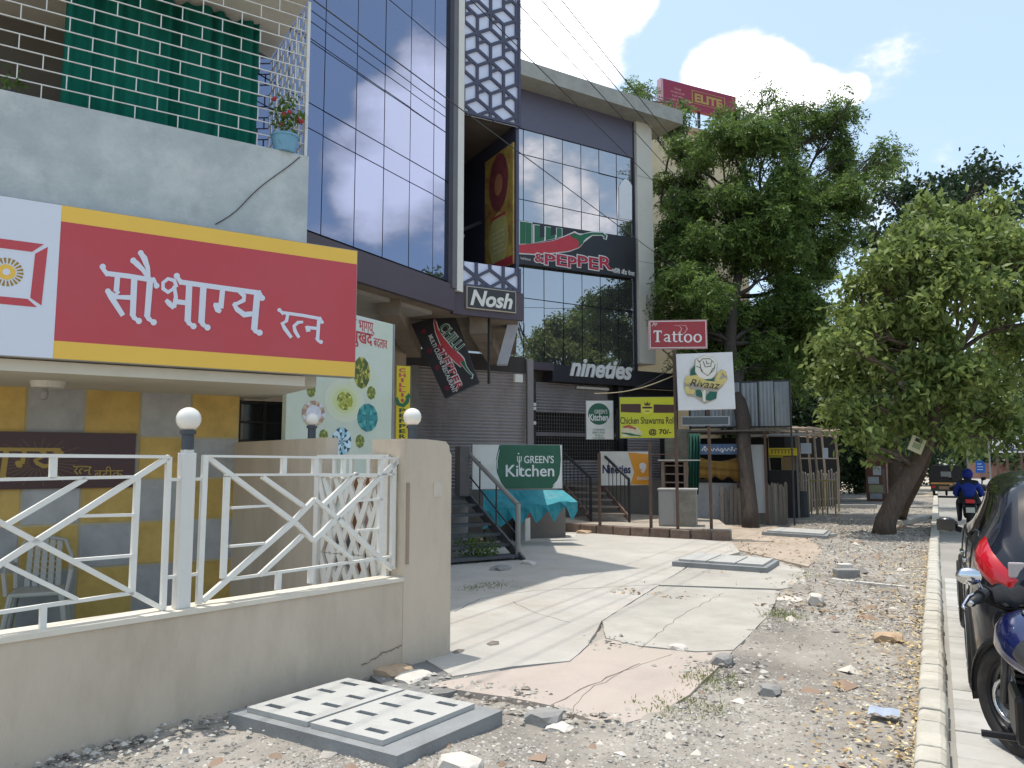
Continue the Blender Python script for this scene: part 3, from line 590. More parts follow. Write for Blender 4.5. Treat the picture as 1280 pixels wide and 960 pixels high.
# folded gate behind the railing
gq = at(398, 575, 6.75); g2 = at(484, 575, 6.35); GT = Pl((gq.x, gq.y), math.degrees(math.atan2(g2.x-gq.x, g2.y-gq.y))); LG = (Vector((g2.x-gq.x, g2.y-gq.y))).length
gt = thing('gate', GT.w(LG/2, 0, 0), 'white metal gate of slanting bars standing open behind the railing', 'gate')
for (p, q, w) in [((0, .15), (0, 1.68), .05), ((LG, .15), (LG, 1.68), .05), ((0, 1.68), (LG, 1.68), .03), ((0, .15), (LG, .15), .04), ((0, 1.52), (LG, 1.52), .03)]: GT.bar(MB(), p, q, w, -.02, .02).build('frame', fm, gt)
for k in range(13):
    t = k/12*LG; up_ = random.uniform(.5, .9)
    for (a, b) in (((t-.16, .2), (t+.14, .86)), ((t+.14, .86), (t-.12, 1.5))):
        a = (min(max(a[0], .02), LG-.02), a[1]); b = (min(max(b[0], .02), LG-.02), b[1]); GT.bar(MB(), a if k % 2 else (LG-a[0], a[1]), b if k % 2 else (LG-b[0], b[1]), .048, -.014-.003*k, .014-.003*k).build('bar', fm, gt)
    if k % 3 == 0: GT.bar(MB(), (t, 1.535), (t, 1.665), .035, -.012, .012).build('bar', fm, gt)
kk = GT.w(LG*.45, .85, -.25); sb = thing('sticker_board', kk-Vector((0, 0, .4)), 'brown and white notice board leaning behind the open white gate', 'sign')
GT.box(MB(), LG*.2, LG*.95, .55, 1.5, -.3, -.26).build('board', M('brown board', (150, 100, 66), .7, var=.15, vs=4), sb); GT.box(MB(), LG*.35, LG*.75, .95, 1.4, -.26, -.255).build('poster', M('pink notice', (190, 166, 164), .8, var=.15, vs=20), sb)
# drain covers in the verge
def drain(label, C4, zt, h, covers, slots, mat, group='concrete drain covers in the verge'):
    c = [gp(*p, zt) for p in C4]; mid = sum(c, Vector())/4; t = thing('drain_cover', Vector((mid.x, mid.y, 0)), label, 'drain cover', group)
    MB().prism([Vector((p.x, p.y, -.04)) for p in c], (0, 0, zt+.04)).build('surround', M('cast cement', (136, 138, 138), .85, var=.1, vs=4, bump=.3, bs=60, dirt=(104, 104, 102), da=.5, ds=3), t)
    bil = lambda u, v: (c[0]*(1-u)+c[1]*u)*(1-v)+(c[3]*(1-u)+c[2]*u)*v
    for (u0, u1, v0, v1) in covers:
        # grate plate with real slots, made of strips
        mb = MB(); cells = slots
        def pl(a, b, c_, d): mb.prism([Vector((*bil(u0+(u1-u0)*x, v0+(v1-v0)*y).to_2d(), zt+.002)) for x, y in ((a, c_), (b, c_), (b, d), (a, d))], (0, 0, .03))
        if not cells: pl(0, 1, 0, 1)
        else:
            nu, nv = cells; mu = .6/nu; prev = 0
            for i in range(nu):
                cx = (i+.5)/nu; hw = .075/nu*1.6
                pl(prev, cx-hw, 0, 1); pv_ = 0
                for j in range(nv):
                    cy = (j+.5)/nv; hv = .27/nv; pl(cx-hw, cx+hw, pv_, cy-hv); pv_ = cy+hv
                pl(cx-hw, cx+hw, pv_, 1); prev = cx+hw
            pl(prev, 1, 0, 1)
        mb.build('grate', mat, t)
        if cells: MB().prism([Vector((*bil(u0+(u1-u0)*x, v0+(v1-v0)*y).to_2d(), zt+.001)) for x, y in ((.02, .02), (.98, .02), (.98, .98), (.02, .98))], (0, 0, .003)).build('slot_dark_plate', M('drain shade black', (40, 38, 36), .8, var=.3), t)  # black plate under the slots, painted in for the dark of the drain
    return t
gmat = M('pale cast concrete', (176, 175, 170), .8, var=.07, vs=4, bump=.2, bs=80, dirt=(132, 130, 124), da=.5, ds=4)
drain('grey concrete drain cover with two slotted plates nearest the boundary wall', [(286, 891), (432, 848), (628, 888), (496, 945)], .085, .1, [(.07, .93, .06, .45), (.07, .93, .47, .88)], (4, 2), gmat)
drain('flat concrete drain cover with cracked plain plates beside the driveway', [(840, 702), (868, 692), (974, 700), (958, 710)], .1, .1, [(.1, .9, .05, .35), (.1, .9, .37, .66), (.1, .9, .68, .95)], None, gmat)
drain('far grey concrete drain cover by the picket fence', [(952, 665), (975, 660), (1040, 664), (1034, 670)], .08, .1, [(.1, .9, .06, .94)], None, gmat)

crk = M('dirt filled crack', (96, 88, 80), .95, var=.3, vs=12)
def crack(pts, w, z):
    q = [gp(a, b, z) for a, b in pts]; out = []
    for i in range(len(q)-1):
        k = max(2, int((q[i+1]-q[i]).length/.12))
        for j in range(k): p = q[i].lerp(q[i+1], j/k); out.append((p.x+random.uniform(-.018, .018), p.y+random.uniform(-.018, .018)))
    out.append((q[-1].x, q[-1].y)); rb_ = ribbon(out, [w*random.uniform(.4, 1.3) for _ in out]); n = len(rb_); m = n//2
    mb = MB(); mb.add([(x, y, z) for x, y in rb_], [(i, i+1, n-2-i, n-1-i) for i in range(m-1)]); o = mb.build('crack', crk); tag(o, kind='structure')
crack([(566, 765), (600, 748), (665, 738), (740, 735), (825, 730)], .012, .0302); crack([(640, 752), (668, 766), (712, 778)], .008, .0302); crack([(690, 880), (760, 846), (800, 829)], .012, .0252); crack([(700, 905), (735, 862), (800, 830), (840, 818)], .006, .0253); crack([(800, 810), (850, 770), (905, 741)], .007, .0332)
crack([(880, 665), (905, 672), (900, 684), (925, 690)], .02, .0132); crack([(760, 652), (840, 660), (905, 672)], .014, .0133)

# hairline cracks and a broken foot on the boundary wall
hc_m = M('plaster crack', (128, 116, 102), .95, var=.2)
def wall_crack(pts, w):
    q = [WL.px(a, b, .001) for a, b in pts]; out = []
    for i in range(len(q)-1):
        for j in range(6): t = j/6; out.append((q[i][0]+(q[i+1][0]-q[i][0])*t+random.uniform(-.008, .008), q[i][1]+(q[i+1][1]-q[i][1])*t+random.uniform(-.008, .008)))
    out.append(q[-1]); rb_ = ribbon(out, [w*random.uniform(.4, 1.3) for _ in out]); n = len(rb_); m = n//2
    mb = MB(); mb.add([WL.w(a, b, .006) for a, b in rb_], [(i, n-1-i, n-2-i, i+1) for i in range(m-1)]); mb.build('crack', hc_m, bw)
wall_crack([(452, 832), (470, 822), (478, 815), (492, 812), (502, 806)], .01); 
foot = M('broken plaster foot', (120, 112, 104), .95, var=.3, vs=9, bump=.6, bs=30)
for i in range(26):
    t = WL.w(-1.2+i*.19+random.uniform(-.05, .05), random.uniform(-.02, .02), random.uniform(.0, .05)); b = bmesh.new(); bmesh.ops.create_icosphere(b, subdivisions=1, radius=1); r_ = random.uniform(.03, .07)
    mb = MB(); mb.v = [(t.x+v.co.x*r_*random.uniform(.8, 1.3), t.y+v.co.y*r_*random.uniform(1, 1.7), t.z+v.co.z*r_*.6) for v in b.verts]; mb.f = [tuple(v.index for v in f.verts) for f in b.faces]; b.free(); mb.build('plaster_lump', foot, bw)
# ================================================================ glass fronted restaurant building
FA = Pl((-6.64, 0), 0)
brown = M('brown aluminium cladding', (74, 64, 74), .5, var=.06, vs=1.5, metal=.1); brown2 = M('slate cladding', (92, 90, 108), .45, var=.04, vs=.8)
gl1 = glassmat('blue mirror glass', (124, 132, 156)); gl2 = glassmat('smoky mirror glass', (172, 172, 176))
mull = M('dark mullion', (44, 46, 58), .5)
GB = thing('glass_building', (-8.5, 8.5, 0), 'tall building with blue mirror glass front and a patterned corner screen', 'building')
XS = [FA.px(x, 300)[0] for x in (400.6, 442, 478, 511, 541, 563)]; wS = (XS[4]-XS[0])/4
XS = [XS[0]-wS*3, XS[0]-wS*2, XS[0]-wS]+XS; ZG0 = 4.46; ZR = 10.8
zh = [ZG0, FA.px(450, 164.7)[1], 8.3, ZR]
for i in range(len(XS)-1):
    for j in range(3):
        mb = MB(); t1, t2 = random.uniform(-.002, .002), random.uniform(-.002, .002)
        a, b, c, d = XS[i]+.008, XS[i+1]-.008, zh[j]+.008, zh[j+1]-.008
        mb.prism([FA.w(a, c, 0), FA.w(b, c, t1), FA.w(b, d, t1+t2), FA.w(a, d, t2)], (-.02, 0, 0)); mb.build('pane', gl1, GB)
FA.box(MB(), XS[0], XS[-1], ZG0-.02, ZR, -.3, -.035).build('mullion_backing', mull, GB)
FA.box(MB(), XS[0], XS[-1]+.05, 4.0, 4.42, -.02, .06).build('slab_fascia', brown, GB)
# white corner column
c0, c1 = FA.px(566, 300, .08)[0], FA.px(579, 300, .08)[0]
FA.box(MB(), c0, c0+.13, 4.36, ZR, -.1, .08).build('side_fin', M('grey fin', (96, 94, 98), .5), GB)
FA.box(MB(), c0+.131, c1, 4.34, ZR, -.14, .085).build('corner_fin', white_p, GB)
TW = Pl((-6.64+.02, c1-.02), 32); E1 = TW.px(650, 300)[0]; TL = max(E1, .9)
zs1, zs0, zn = TW.px(612, 150)[1], TW.px(612, 331)[1], TW.px(612, 362)[1]
lat = M('dark lattice metal', (66, 68, 88), .5, var=.05); cell = M('pale screen backing', (206, 212, 232), .5, var=.02)
def screen(z0, z1, name):
    TW.box(MB(), .0, TL, z0, z1, -.03, 0).build(name, cell, GB)
    mb = MB(); a = .29; h = a*.5; V = {}
    for i in range(-2, 14):
        for j in range(-2, 48): V[(i, j)] = ((i*a*.866+.05), z1-(j*a+(i % 2)*h)+.2)
    def seg(p, q, k):
        (x0, y0), (x1, y1) = p, q
        # clip to the panel
        t0, t1 = 0, 1
        for d, lo, hi, s_ in ((x1-x0, .0, TL, x0), (y1-y0, z0, z1, y0)):
            if abs(d) < 1e-9:
                if not lo <= s_ <= hi: return
            else:
                u, v = sorted(((lo-s_)/d, (hi-s_)/d)); t0, t1 = max(t0, u), min(t1, v)
        if t1-t0 > .05: TW.bar(mb, (x0+(x1-x0)*t0, y0+(y1-y0)*t0), (x0+(x1-x0)*t1, y0+(y1-y0)*t1), .05, .001, .03+k*.001)
    def colr(i, j): return (2*j+(i % 2)+0*i+ (i % 2)*0 + i*0) % 3
    for (i, j), p in V.items():
        e = i % 2
        cube = lambda i_, j_: ((j_-(i_-(i_ & 1))//2 + 0) - 0)  # axial row
        ax = lambda i_, j_: (i_, j_-(i_-(i_ & 1))//2)
        for k, (ni, nj) in enumerate(((i, j+1), (i+1, j+e), (i+1, j+e-1))):
            if (ni, nj) not in V: continue
            q0, r0_ = ax(i, j); q1, r1_ = ax(ni, nj); ca, cb = (q0-r0_) % 3, (q1-r1_) % 3
            if 0 in (ca, cb): seg(p, V[(ni, nj)], k)
        # small triangle inside one rhombus family
        q0, r0_ = ax(i, j)
        if (q0-r0_) % 3 == 0:
            A = V.get((i, j+1)); B = V.get((i+1, j+e))
            if A and B: seg(((p[0]*.35+A[0]*.65), (p[1]*.35+A[1]*.65)), ((p[0]*.35+B[0]*.65), (p[1]*.35+B[1]*.65)), 3)
    TW.box(mb, 0, .03, z0, z1, .001, .036); TW.box(mb, TL-.05, TL, z0, z1, .001, .036); TW.box(mb, .03, TL-.05, z0, z0+.04, .001, .037)
    return tag(mb.build('lattice', lat, GB), kind='stuff')
screen(zs1, ZR, 'upper_screen'); screen(zn, zs0, 'lower_screen')
# open bay behind the gap: dark box with a glazed back, side jamb
TW.box(MB(), TL-.06, TL, zs0-.4, ZR, -2.2, -.031).build('bay_side', lat, GB)
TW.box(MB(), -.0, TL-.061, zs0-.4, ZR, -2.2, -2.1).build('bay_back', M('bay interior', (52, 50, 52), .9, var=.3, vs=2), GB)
TW.box(MB(), .0, TL-.061, zs1+.05, zs1+.25, -2.09, -.2).build('bay_ceiling', M('brown soffit', (92, 84, 76), .9, var=.15), GB)
for q in (.12, .4): TW.box(MB(), q, q+.05, zs0, zs1, -1.4, -1.35).build('bay_post', black_m, GB)
TW.bar(MB(), (.02, zs0+.6), (TL-.1, zs0+1.15), .06, -1.3, -1.25).build('bay_rail', black_m, GB)
for q in (.1, .45): TW.bar(MB(), (q, zs0+.2), (q+.22, zs0+.85), .03, -1.25, -1.22).build('bay_rail', M('grey rail', (150, 150, 150), .5), GB)
TW.box(MB(), .03, .3, zs0+.4, zs0+1.8, -2.09, -2.05).build('bay_wall', M('ochre wall', (140, 116, 88), .8), GB)
FA.box(MB(), XS[0], c0, ZG0-.5, ZR, -6, -.31).build('core', M('core wall', (150, 146, 140), .9), GB)
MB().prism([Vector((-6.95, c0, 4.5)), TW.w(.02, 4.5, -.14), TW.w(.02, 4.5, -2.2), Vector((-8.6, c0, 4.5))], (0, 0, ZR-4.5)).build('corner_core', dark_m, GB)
MB().prism([Vector((-6.7, c0-.1, ZR)), TW.w(TL, ZR, -.0), TW.w(TL, ZR, -5.5), Vector((-13, 9, ZR)), Vector((-13, XS[0], ZR)), Vector((-6.7, XS[0], ZR))], (0, 0, .12)).build('roof', conc, GB)
FS = TW
TW.box(MB(), -.12, TL+.06, 3.98, zn-.005, -.06, .03).build('corner_fascia', brown, GB)
# slab underside, beams and ground floor wall
SHO = pd(590, 17); S1 = Pl((SHO.x, SHO.y), 29.6)
sa_, sb_ = S1.px(490, 500)[0], S1.px(664, 500)[0]
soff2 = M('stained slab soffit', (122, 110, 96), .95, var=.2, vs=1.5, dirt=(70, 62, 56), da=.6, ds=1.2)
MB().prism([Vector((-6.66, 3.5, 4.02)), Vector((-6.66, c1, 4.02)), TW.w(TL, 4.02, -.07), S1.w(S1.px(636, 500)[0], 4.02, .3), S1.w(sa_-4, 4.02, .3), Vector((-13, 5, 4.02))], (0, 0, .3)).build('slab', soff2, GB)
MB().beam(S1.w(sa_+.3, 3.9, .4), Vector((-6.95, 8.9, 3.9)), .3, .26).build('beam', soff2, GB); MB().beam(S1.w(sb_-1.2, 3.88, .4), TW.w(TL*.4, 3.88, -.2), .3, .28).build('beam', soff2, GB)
shm = M('rolling shutter steel', (148, 142, 142), .5, var=.1, vs=1.2, metal=.3, dirt=(110, 96, 92), da=.5, ds=1.5, stretch=(1, 1, .4))
def shutter(P, a, b, z0, z1, o, parent, pitch=.075, name='shutter'):
    mb = MB(); n = int((z1-z0)/pitch)*4; vs = []
    for i in range(n+1):
        z = z0+(z1-z0)*i/n; oo = o+.014*math.sin(i/4*2*math.pi)
        vs += [P.w(a, z, oo), P.w(b, z, oo)]
    mb.add(vs, [(2*i, 2*i+1, 2*i+3, 2*i+2) for i in range(n)]); return mb.build(name, shm, parent, smooth=False)
zsh = S1.px(590, 462)[1]; PLZ = 1.02
shutter(S1, S1.px(522, 500)[0], S1.px(656, 500)[0], PLZ, zsh, .0, GB)
S1.box(MB(), sa_-4, S1.px(490, 500)[0], 0, 4.02, -.3, .05).build('ground_wall', M('beige pier', (176, 160, 142), .85, var=.1, dirt=(130, 116, 100), da=.4), GB)
S1.box(MB(), S1.px(513, 500)[0], S1.px(522, 500)[0], PLZ, zsh, -.1, .06).build('jamb', conc_dk, GB)
S1.box(MB(), S1.px(656.5, 500)[0], S1.px(664, 500)[0], PLZ, 3.98, -.1, .1).build('pier', M('grey pier', (126, 122, 122), .7, var=.08), GB)
S1.box(MB(), sa_, S1.px(656, 500)[0], zsh+.001, 4.02, -.2, .03).build('lintel', M('painted shade lintel', (58, 54, 54), .9), GB)  # shade under the slab is put into this band's dark colour
S1.box(MB(), sa_, sb_+.6, 0, PLZ, -.4, .2).build('plinth', conc_dk, GB)
bp = S1.px(505, 430, .8); S1.box(MB(), bp[0]-.3, bp[0]+.05, 0, 4.01, .5, .8).build('column', M('beige pier', (176, 160, 142)), GB)
mb = MB(); mb.prism([at(621, 455, 13.6), at(634, 455, 13.6), at(651, 394, 13.3), at(637, 396, 13.3)], FH*.25); mb.build('bracket_panel', M('pale blue panel', (170, 176, 190), .5), GB)
jb = at(654, 450, 15); MB().obox(S1.w(S1.px(642, 468)[0], 3.5, .2), S1.u*.1, S1.n*.04, ZV*.09).build('junction_box', white_p, GB)
mb = MB(); mb.beam(TW.w(TL*.55, 4.0, -.15), TW.w(TL*.55, 2.9, -.15), .035); mb.build('hanger', black_m, GB)
# Nosh sign
nz0, nz1 = TW.px(583, 386)[1], TW.px(583, 358.5)[1]; ns0, ns1 = TW.px(583, 370, .06)[0], TW.px(644.5, 370, .06)[0]
ns = signboard('fascia_sign', TW, (ns0, nz0, ns1, nz1), .04, M('black sign face', (44, 42, 46), .4), M('cream trim', (190, 180, 160), .6), 'black sign reading Nosh in white brush letters on the brown slab corner', off=.075)
text(TW, 'Nosh', (ns0+.06, nz0+.05, ns1-.07, nz1-.05), .08, white_p, ns, shear=.25, bold=.03)
# banner in the bay
po_ = TW.w(TL-.063, 0, -.12); PW = Pl((po_.x, po_.y), 122); bq = (PW.px(608, 260)[0], PW.px(643, 260)[0]); bz0, bz1 = PW.px(641, 331)[1], PW.px(643, 178)[1]
bt = thing('poster', PW.w(sum(bq)/2, bz0, 0), 'tall yellow and red printed poster fixed inside the open corner bay', 'poster')
pm_ = M('festive print', (176, 150, 74), .6, var=.4, vs=4, dirt=(150, 48, 52), da=.9, ds=3)
PW.box(MB(), bq[0], bq[1], bz0, bz1, .001, .03).build('board', pm_, bt)
bc = ((bq[0]+bq[1])/2, bz1-.55); bwd = bq[1]-bq[0]
PW.poly(MB(), disc(bc, bwd*.34, 18, 1, 1.5), .03, .032).build('print_oval', M('dusky print', (128, 62, 66), .6, var=.3, vs=9), bt); PW.poly(MB(), disc((bc[0], bc[1]-.04), bwd*.14, 14, 1, 1.35), .032, .034).build('print_oval', M('tan print', (178, 120, 84), .6), bt)
PW.poly(MB(), disc((bc[0], bz0+.55), bwd*.34, 16, 1, 1.4), .03, .032).build('print_panel', M('olive print', (186, 178, 112), .6, var=.15, vs=6), bt)
for k_ in range(5): PW.box(MB(), bc[0]-bwd*(.22-.03*(k_ % 2)), bc[0]+bwd*(.22-.04*(k_ % 3)), bz0+.32+.09*k_, bz0+.35+.09*k_, .032, .034).build('print_line', M('cream print', (206, 196, 160), .6), bt)
PW.box(MB(), bc[0]-bwd*.25, bc[0]+bwd*.25, bz0+.95, bz0+1.0, .03, .033).build('print_line', red, bt)
PW.box(MB(), bq[0], bq[1], bz0+.02, bz0+.16, .03, .0325).build('print_band', red, bt)
# ---- gem banner
GA = Pl((-6.42, 0), 0); g0, g1 = GA.px(358, 500)[0], GA.px(490, 500)[0]; gzt = GA.px(470, 400)[1]
gb = thing('gem_banner', GA.w((g0+g1)/2, .9, 0), 'tall pale green banner printed with cut gemstones and red Hindi words', 'banner')
GA.box(MB(), g0, g1, .9, gzt, -.06, 0).build('board', M('pale green print', (196, 206, 190), .5, var=.1, vs=.9, dirt=(196, 204, 206), da=.9, ds=.9), gb)
GA.box(MB(), g1+.001, g1+.03, .9, gzt, -.07, .01).build('frame', M('aluminium edge', (150, 152, 156), .4, metal=.6), gb)
def gem(x, y, rx, ry, cols_, n=12, rot=0, ring=None):
    c = GA.px(x, y, .002); R_ = abs(GA.px(x+rx, y, .002)[0]-GA.px(x-rx, y, .002)[0])/2; Rz = abs(GA.px(x, y-ry, .002)[1]-GA.px(x, y+ry, .002)[1])/2
    ms = [M('gem print %d %d %d' % k, k, .4, var=.15, vs=14) for k in cols_]; mbs = [MB() for _ in ms]
    P_ = lambda a, r: (c[0]+r*(R_*math.cos(a)*math.cos(rot)-R_*math.sin(a)*math.sin(rot)*.5), c[1]+r*(Rz*math.sin(a)*math.cos(rot)+Rz*math.cos(a)*math.sin(rot)*.5))
    for i in range(n):
        a, b = 2*math.pi*i/n, 2*math.pi*(i+1)/n; m_ = (a+b)/2
        for k, t in enumerate(([P_(a, 1), P_(b, 1), P_(m_, .66)], [P_(a, 1), P_(m_, .66), P_(m_-2*math.pi/n, .66)], [P_(m_, .66), P_(m_-2*math.pi/n, .66), P_(a, .3)], [P_(m_, .66), P_(a, .3), P_(b, .3)], [P_(a, .3), P_(b, .3), c])):
            if ring and k > 1: q = 1
            else: q = (i*7+k*3+i*i*k) % len(mbs)
            GA.poly(mbs[q], t, .0, .0065)
    for q, mb in enumerate(mbs):
        if mb.v: tag(mb.build('gem_facet', ms[q], gb), kind='stuff')
for (x, y, r, hc_) in ((431, 501, 24, (200, 208, 188)), (431, 501, 19, (200, 209, 176)), (431, 501, 14.5, (194, 204, 152)), (452, 472, 17, (200, 208, 184))):
    c = GA.px(x, y, .001); q = abs(GA.px(x+r, y)[0]-c[0]); GA.poly(MB(), disc(c, q, 24, 1, .72), 0, .0055-.00015*r).build('halo', M('halo print %d' % hc_[2], hc_, .5, var=.02), gb)
gem(452, 466, 11, 21, [(150, 148, 50), (92, 104, 32), (178, 174, 84), (70, 84, 40)], 11, .35); gem(431, 501, 10, 12, [(150, 156, 60), (106, 116, 40), (190, 196, 110)], 10)
gem(392, 517, 15, 17, [(160, 134, 112), (206, 208, 220), (190, 170, 150)], 14, .3, ring=1); gem(459.5, 522, 13, 18, [(40, 130, 134), (70, 160, 158), (24, 104, 112)], 12, -.2)
gem(427, 552, 12, 18, [(40, 84, 106), (150, 190, 206), (24, 52, 74), (196, 220, 232)], 14)
for (x, y) in ((404.5, 545), (450, 551.5), (464, 491), (389, 488)): gem(x, y, 5.5, 8.5, [(110, 122, 50), (160, 170, 90), (84, 98, 40)], 8)
text(GA, 'का भाग्य,', rect(GA, (436, 416), (468, 404), .002), .0, red, gb); text(GA, 'सुखद', rect(GA, (438, 432), (466, 418), .002), .0, red, gb, bold=.02); text(GA, 'बदलाव', rect(GA, (467, 434), (484, 426), .002), .0, red, gb)
# ---- tall narrow yellow banner
YB = facing(503, 11.3, -20); y0 = rect(YB, (494.5, 575), (513, 458))
yb = thing('yellow_banner', YB.w((y0[0]+y0[2])/2, y0[1], 0), 'narrow upright yellow banner with red and green letters stacked downwards', 'banner')
YB.box(MB(), y0[0], y0[2], y0[1]-.3, y0[3], -.04, 0).build('board', M('bright yellow vinyl', (214, 190, 30), .5, var=.04), yb)
def vert(P, s_, xc, yt, yb_, mat, parent):
    n = len(s_); h = (yb_-yt)/n
    for i, chh in enumerate(s_):
        y = yt+h*i; w = 1.5 if chh == 'I' else 4; text(P, chh, rect(P, (xc-w, y+h*.82), (xc+w, y+h*.1)), .0, mat, parent, bold=.025)
grn = M('green vinyl', (22, 100, 66), .5, var=.05)
vert(YB, 'CHILLI', 503, 460, 497, red, yb); vert(YB, 'PEPPER', 503, 510, 549, M('dark green vinyl', (40, 60, 24), .5), yb)
strokes(YB, [('s', [(495, 497), (498, 505), (504, 507), (509, 502), (510, 496)], [4, 5, 5, 5, 4]), ('p', [(506, 497), (514, 497), (511, 491)])], lambda p: YB.px(*p), 0, grn, yb); strokes(YB, [('d', (503, 500.5), 2.2)], lambda p: YB.px(*p), 0, red, yb)
# ---- hanging tilted sign
CS = facing(558, 12.7, 14); A4 = [CS.px(*p) for p in ((514, 405), (566, 391), (598, 478), (556, 498))]
hs = thing('hanging_sign', CS.w(*A4[0]), 'black hanging sign with a red pepper and green letters, tipped sideways under the slab', 'sign')
CS.poly(MB(), [A4[0], A4[3], A4[2], A4[1]], -.12, 0).build('box', M('black sign face', (44, 42, 46)), hs)
ww = M('white print', (216, 216, 214), .5, var=.01)
tp = lambda x, y: CS.px(500+x*.14586, 380+y*.14583, 0)
tq = lambda p: tp(*p)
ang = math.atan2(tp(480, 750)[1]-tp(240, 270)[1], tp(480, 750)[0]-tp(240, 270)[0])
def rtext(s_, xa, ya, xb, yb_, hgt, mat, off, bold=0, shear=0):
    a, b = tp(xa, ya), tp(xb, yb_); L = math.hypot(b[0]-a[0], b[1]-a[1]); an = math.atan2(b[1]-a[1], b[0]-a[0]); h = hgt*.14583*12.7/960
    text(CS, s_, (a[0], a[1], a[0]+L, a[1]+h), off, mat, hs, rot=(an, a[0], a[1]), bold=bold, shear=shear, th=.003)
rtext('MULTI CUISINE RESTAURANT', 240, 275, 455, 765, 40, ww, 0, bold=.012)
rtext('&PEPPER', 316, 350, 492, 748, 66, ww, 0, bold=.06); rtext('&PEPPER', 319, 354, 492, 744, 58, M('crimson print', (176, 30, 62), .5), .0035, bold=.01)
pep = [(300, 125), (292, 160), (306, 240), (345, 340), (410, 430), (470, 495), (525, 540), (560, 520), (545, 470), (520, 440), (440, 370), (375, 290), (325, 215), (310, 160)]
strokes(CS, [('p', [(300+(x-300)*1.0-6*(1 if k < 7 else -1), y+(4 if k < 7 else -8)) for k, (x, y) in enumerate(pep)])], tq, .0, ww, hs); strokes(CS, [('p', pep)], tq, .0045, red, hs)
rtext('CHILLI', 322, 215, 480, 415, 105, ww, 0, bold=.05); rtext('CHILLI', 325, 218, 480, 412, 96, grn, .0035, bold=.012)
strokes(CS, [('s', [(535, 490), (560, 540), (590, 580), (622, 610), (615, 640)], [44, 30, 22, 20, 16])], tq, .006, ww, hs); strokes(CS, [('s', [(535, 490), (560, 540), (590, 580), (618, 608), (614, 634)], [36, 20, 13, 11, 9])], tq, .0095, grn, hs)
for (x, y) in ((205, 235), (255, 400), (320, 545), (405, 720)): strokes(CS, [('d', (x, y), 22)], tq, 0, M('dull red print', (104, 26, 40), .6), hs)
mb = MB(); mb.beam(CS.w(*CS.px(540, 398), -.06), CS.w(CS.px(540, 398)[0], 4.02, -.06), .03); mb.build('hanger', black_m, hs)
# ================================================================ corner building (second glass building)
B0 = pd(652, 20); B2 = Pl((B0.x, B0.y), 29.5); px2 = lambda x, y, o=0: B2.px(x, y, o)
CB = thing('corner_building', B2.w(2, 0, -3), 'glass building with a flat overhanging roof slab and white end column', 'building')
ms = [px2(x, 220)[0] for x in (654.2, 679.4, 703.2, 726.2, 748.7, 770.6, 790.3)]; zl = [px2(700, 452)[1]-.1, px2(654, 292)[1]-.02, px2(653, 249.5)[1], px2(654, 193)[1], px2(652, 161)[1]]
ms = [ms[0]-(ms[1]-ms[0])*k for k in (3, 2, 1)]+ms; zmid = zl[0]+(zl[1]-zl[0])*.5
zl = [zl[0], zmid]+zl[1:]
for i in range(len(ms)-1):
    for j in range(len(zl)-1):
        t1, t2 = random.uniform(-.003, .003), random.uniform(-.003, .003)
        if (i, j) == (7, 3): t1, t2 = .006, -.03
        a, b, c, d = ms[i]+.012, ms[i+1]-.012, zl[j]+.012, zl[j+1]-.012
        MB().prism([B2.w(a, c, 0), B2.w(b, c, t1), B2.w(b, d, t1+t2), B2.w(a, d, t2)], -B2.n*.02).build('pane', gl2, CB)
B2.box(MB(), ms[0], ms[-1], zl[0], zl[-1], -.3, -.05).build('mullion_backing', mull, CB)
zsp = px2(652, 112)[1]
B2.box(MB(), ms[0], ms[-1], zl[-1]+.001, zsp, -.3, .04).build('spandrel', brown2, CB)
B2.box(MB(), ms[-1]+.001, px2(793, 300)[0], zl[0], zsp, -.3, .05).build('jamb', mull, CB)
e0, e1_ = px2(793.5, 300)[0], px2(817, 300, .15)[0]; zc = px2(800, 455)[1]
B2.box(MB(), e0, e1_, zc, zsp, -.6, .15).build('end_column', M('white cladding', (206, 202, 192), .6, var=.04, vs=1, dirt=(180, 174, 160), da=.3), CB)
for zz in (px2(805, 225)[1], px2(805, 330)[1]): B2.box(MB(), e0+.002, e1_+.003, zz, zz+.015, -.5, .153).build('cladding_joint', M('joint grey', (150, 146, 140), .8), CB)
B2.box(MB(), ms[0], e1_+.75, zsp+.001, zsp+.42, -5, .7).build('roof_slab', M('weathered slab edge', (158, 158, 152), .9, var=.1, dirt=(120, 118, 112), da=.5), CB)
q0, q1 = px2(650, 90, -1.5)[0], px2(673, 90, -1.5)[0]; B2.box(MB(), q0-1, q1, zsp+.421, px2(660, 79, -1.5)[1], -3, -1.5).build('stair_room', M('roof room plaster', (186, 182, 172), .9), CB)
B2.box(MB(), ms[0], e1_-.02, 0, zsp, -5, -.61).build('core', M('core wall', (150, 146, 140)), CB)
# arched white patch in the last pane
ap = [px2(774, 273, .02), px2(790, 275, .02), px2(790, 232, .02), px2(786, 225.5, .02), px2(781, 223.5, .02), px2(776.5, 228, .02), px2(774, 234, .02)]
B2.poly(MB(), ap, .005, .02).build('arched_patch', M('white arch tone', (226, 228, 234), .5, var=.01), CB)
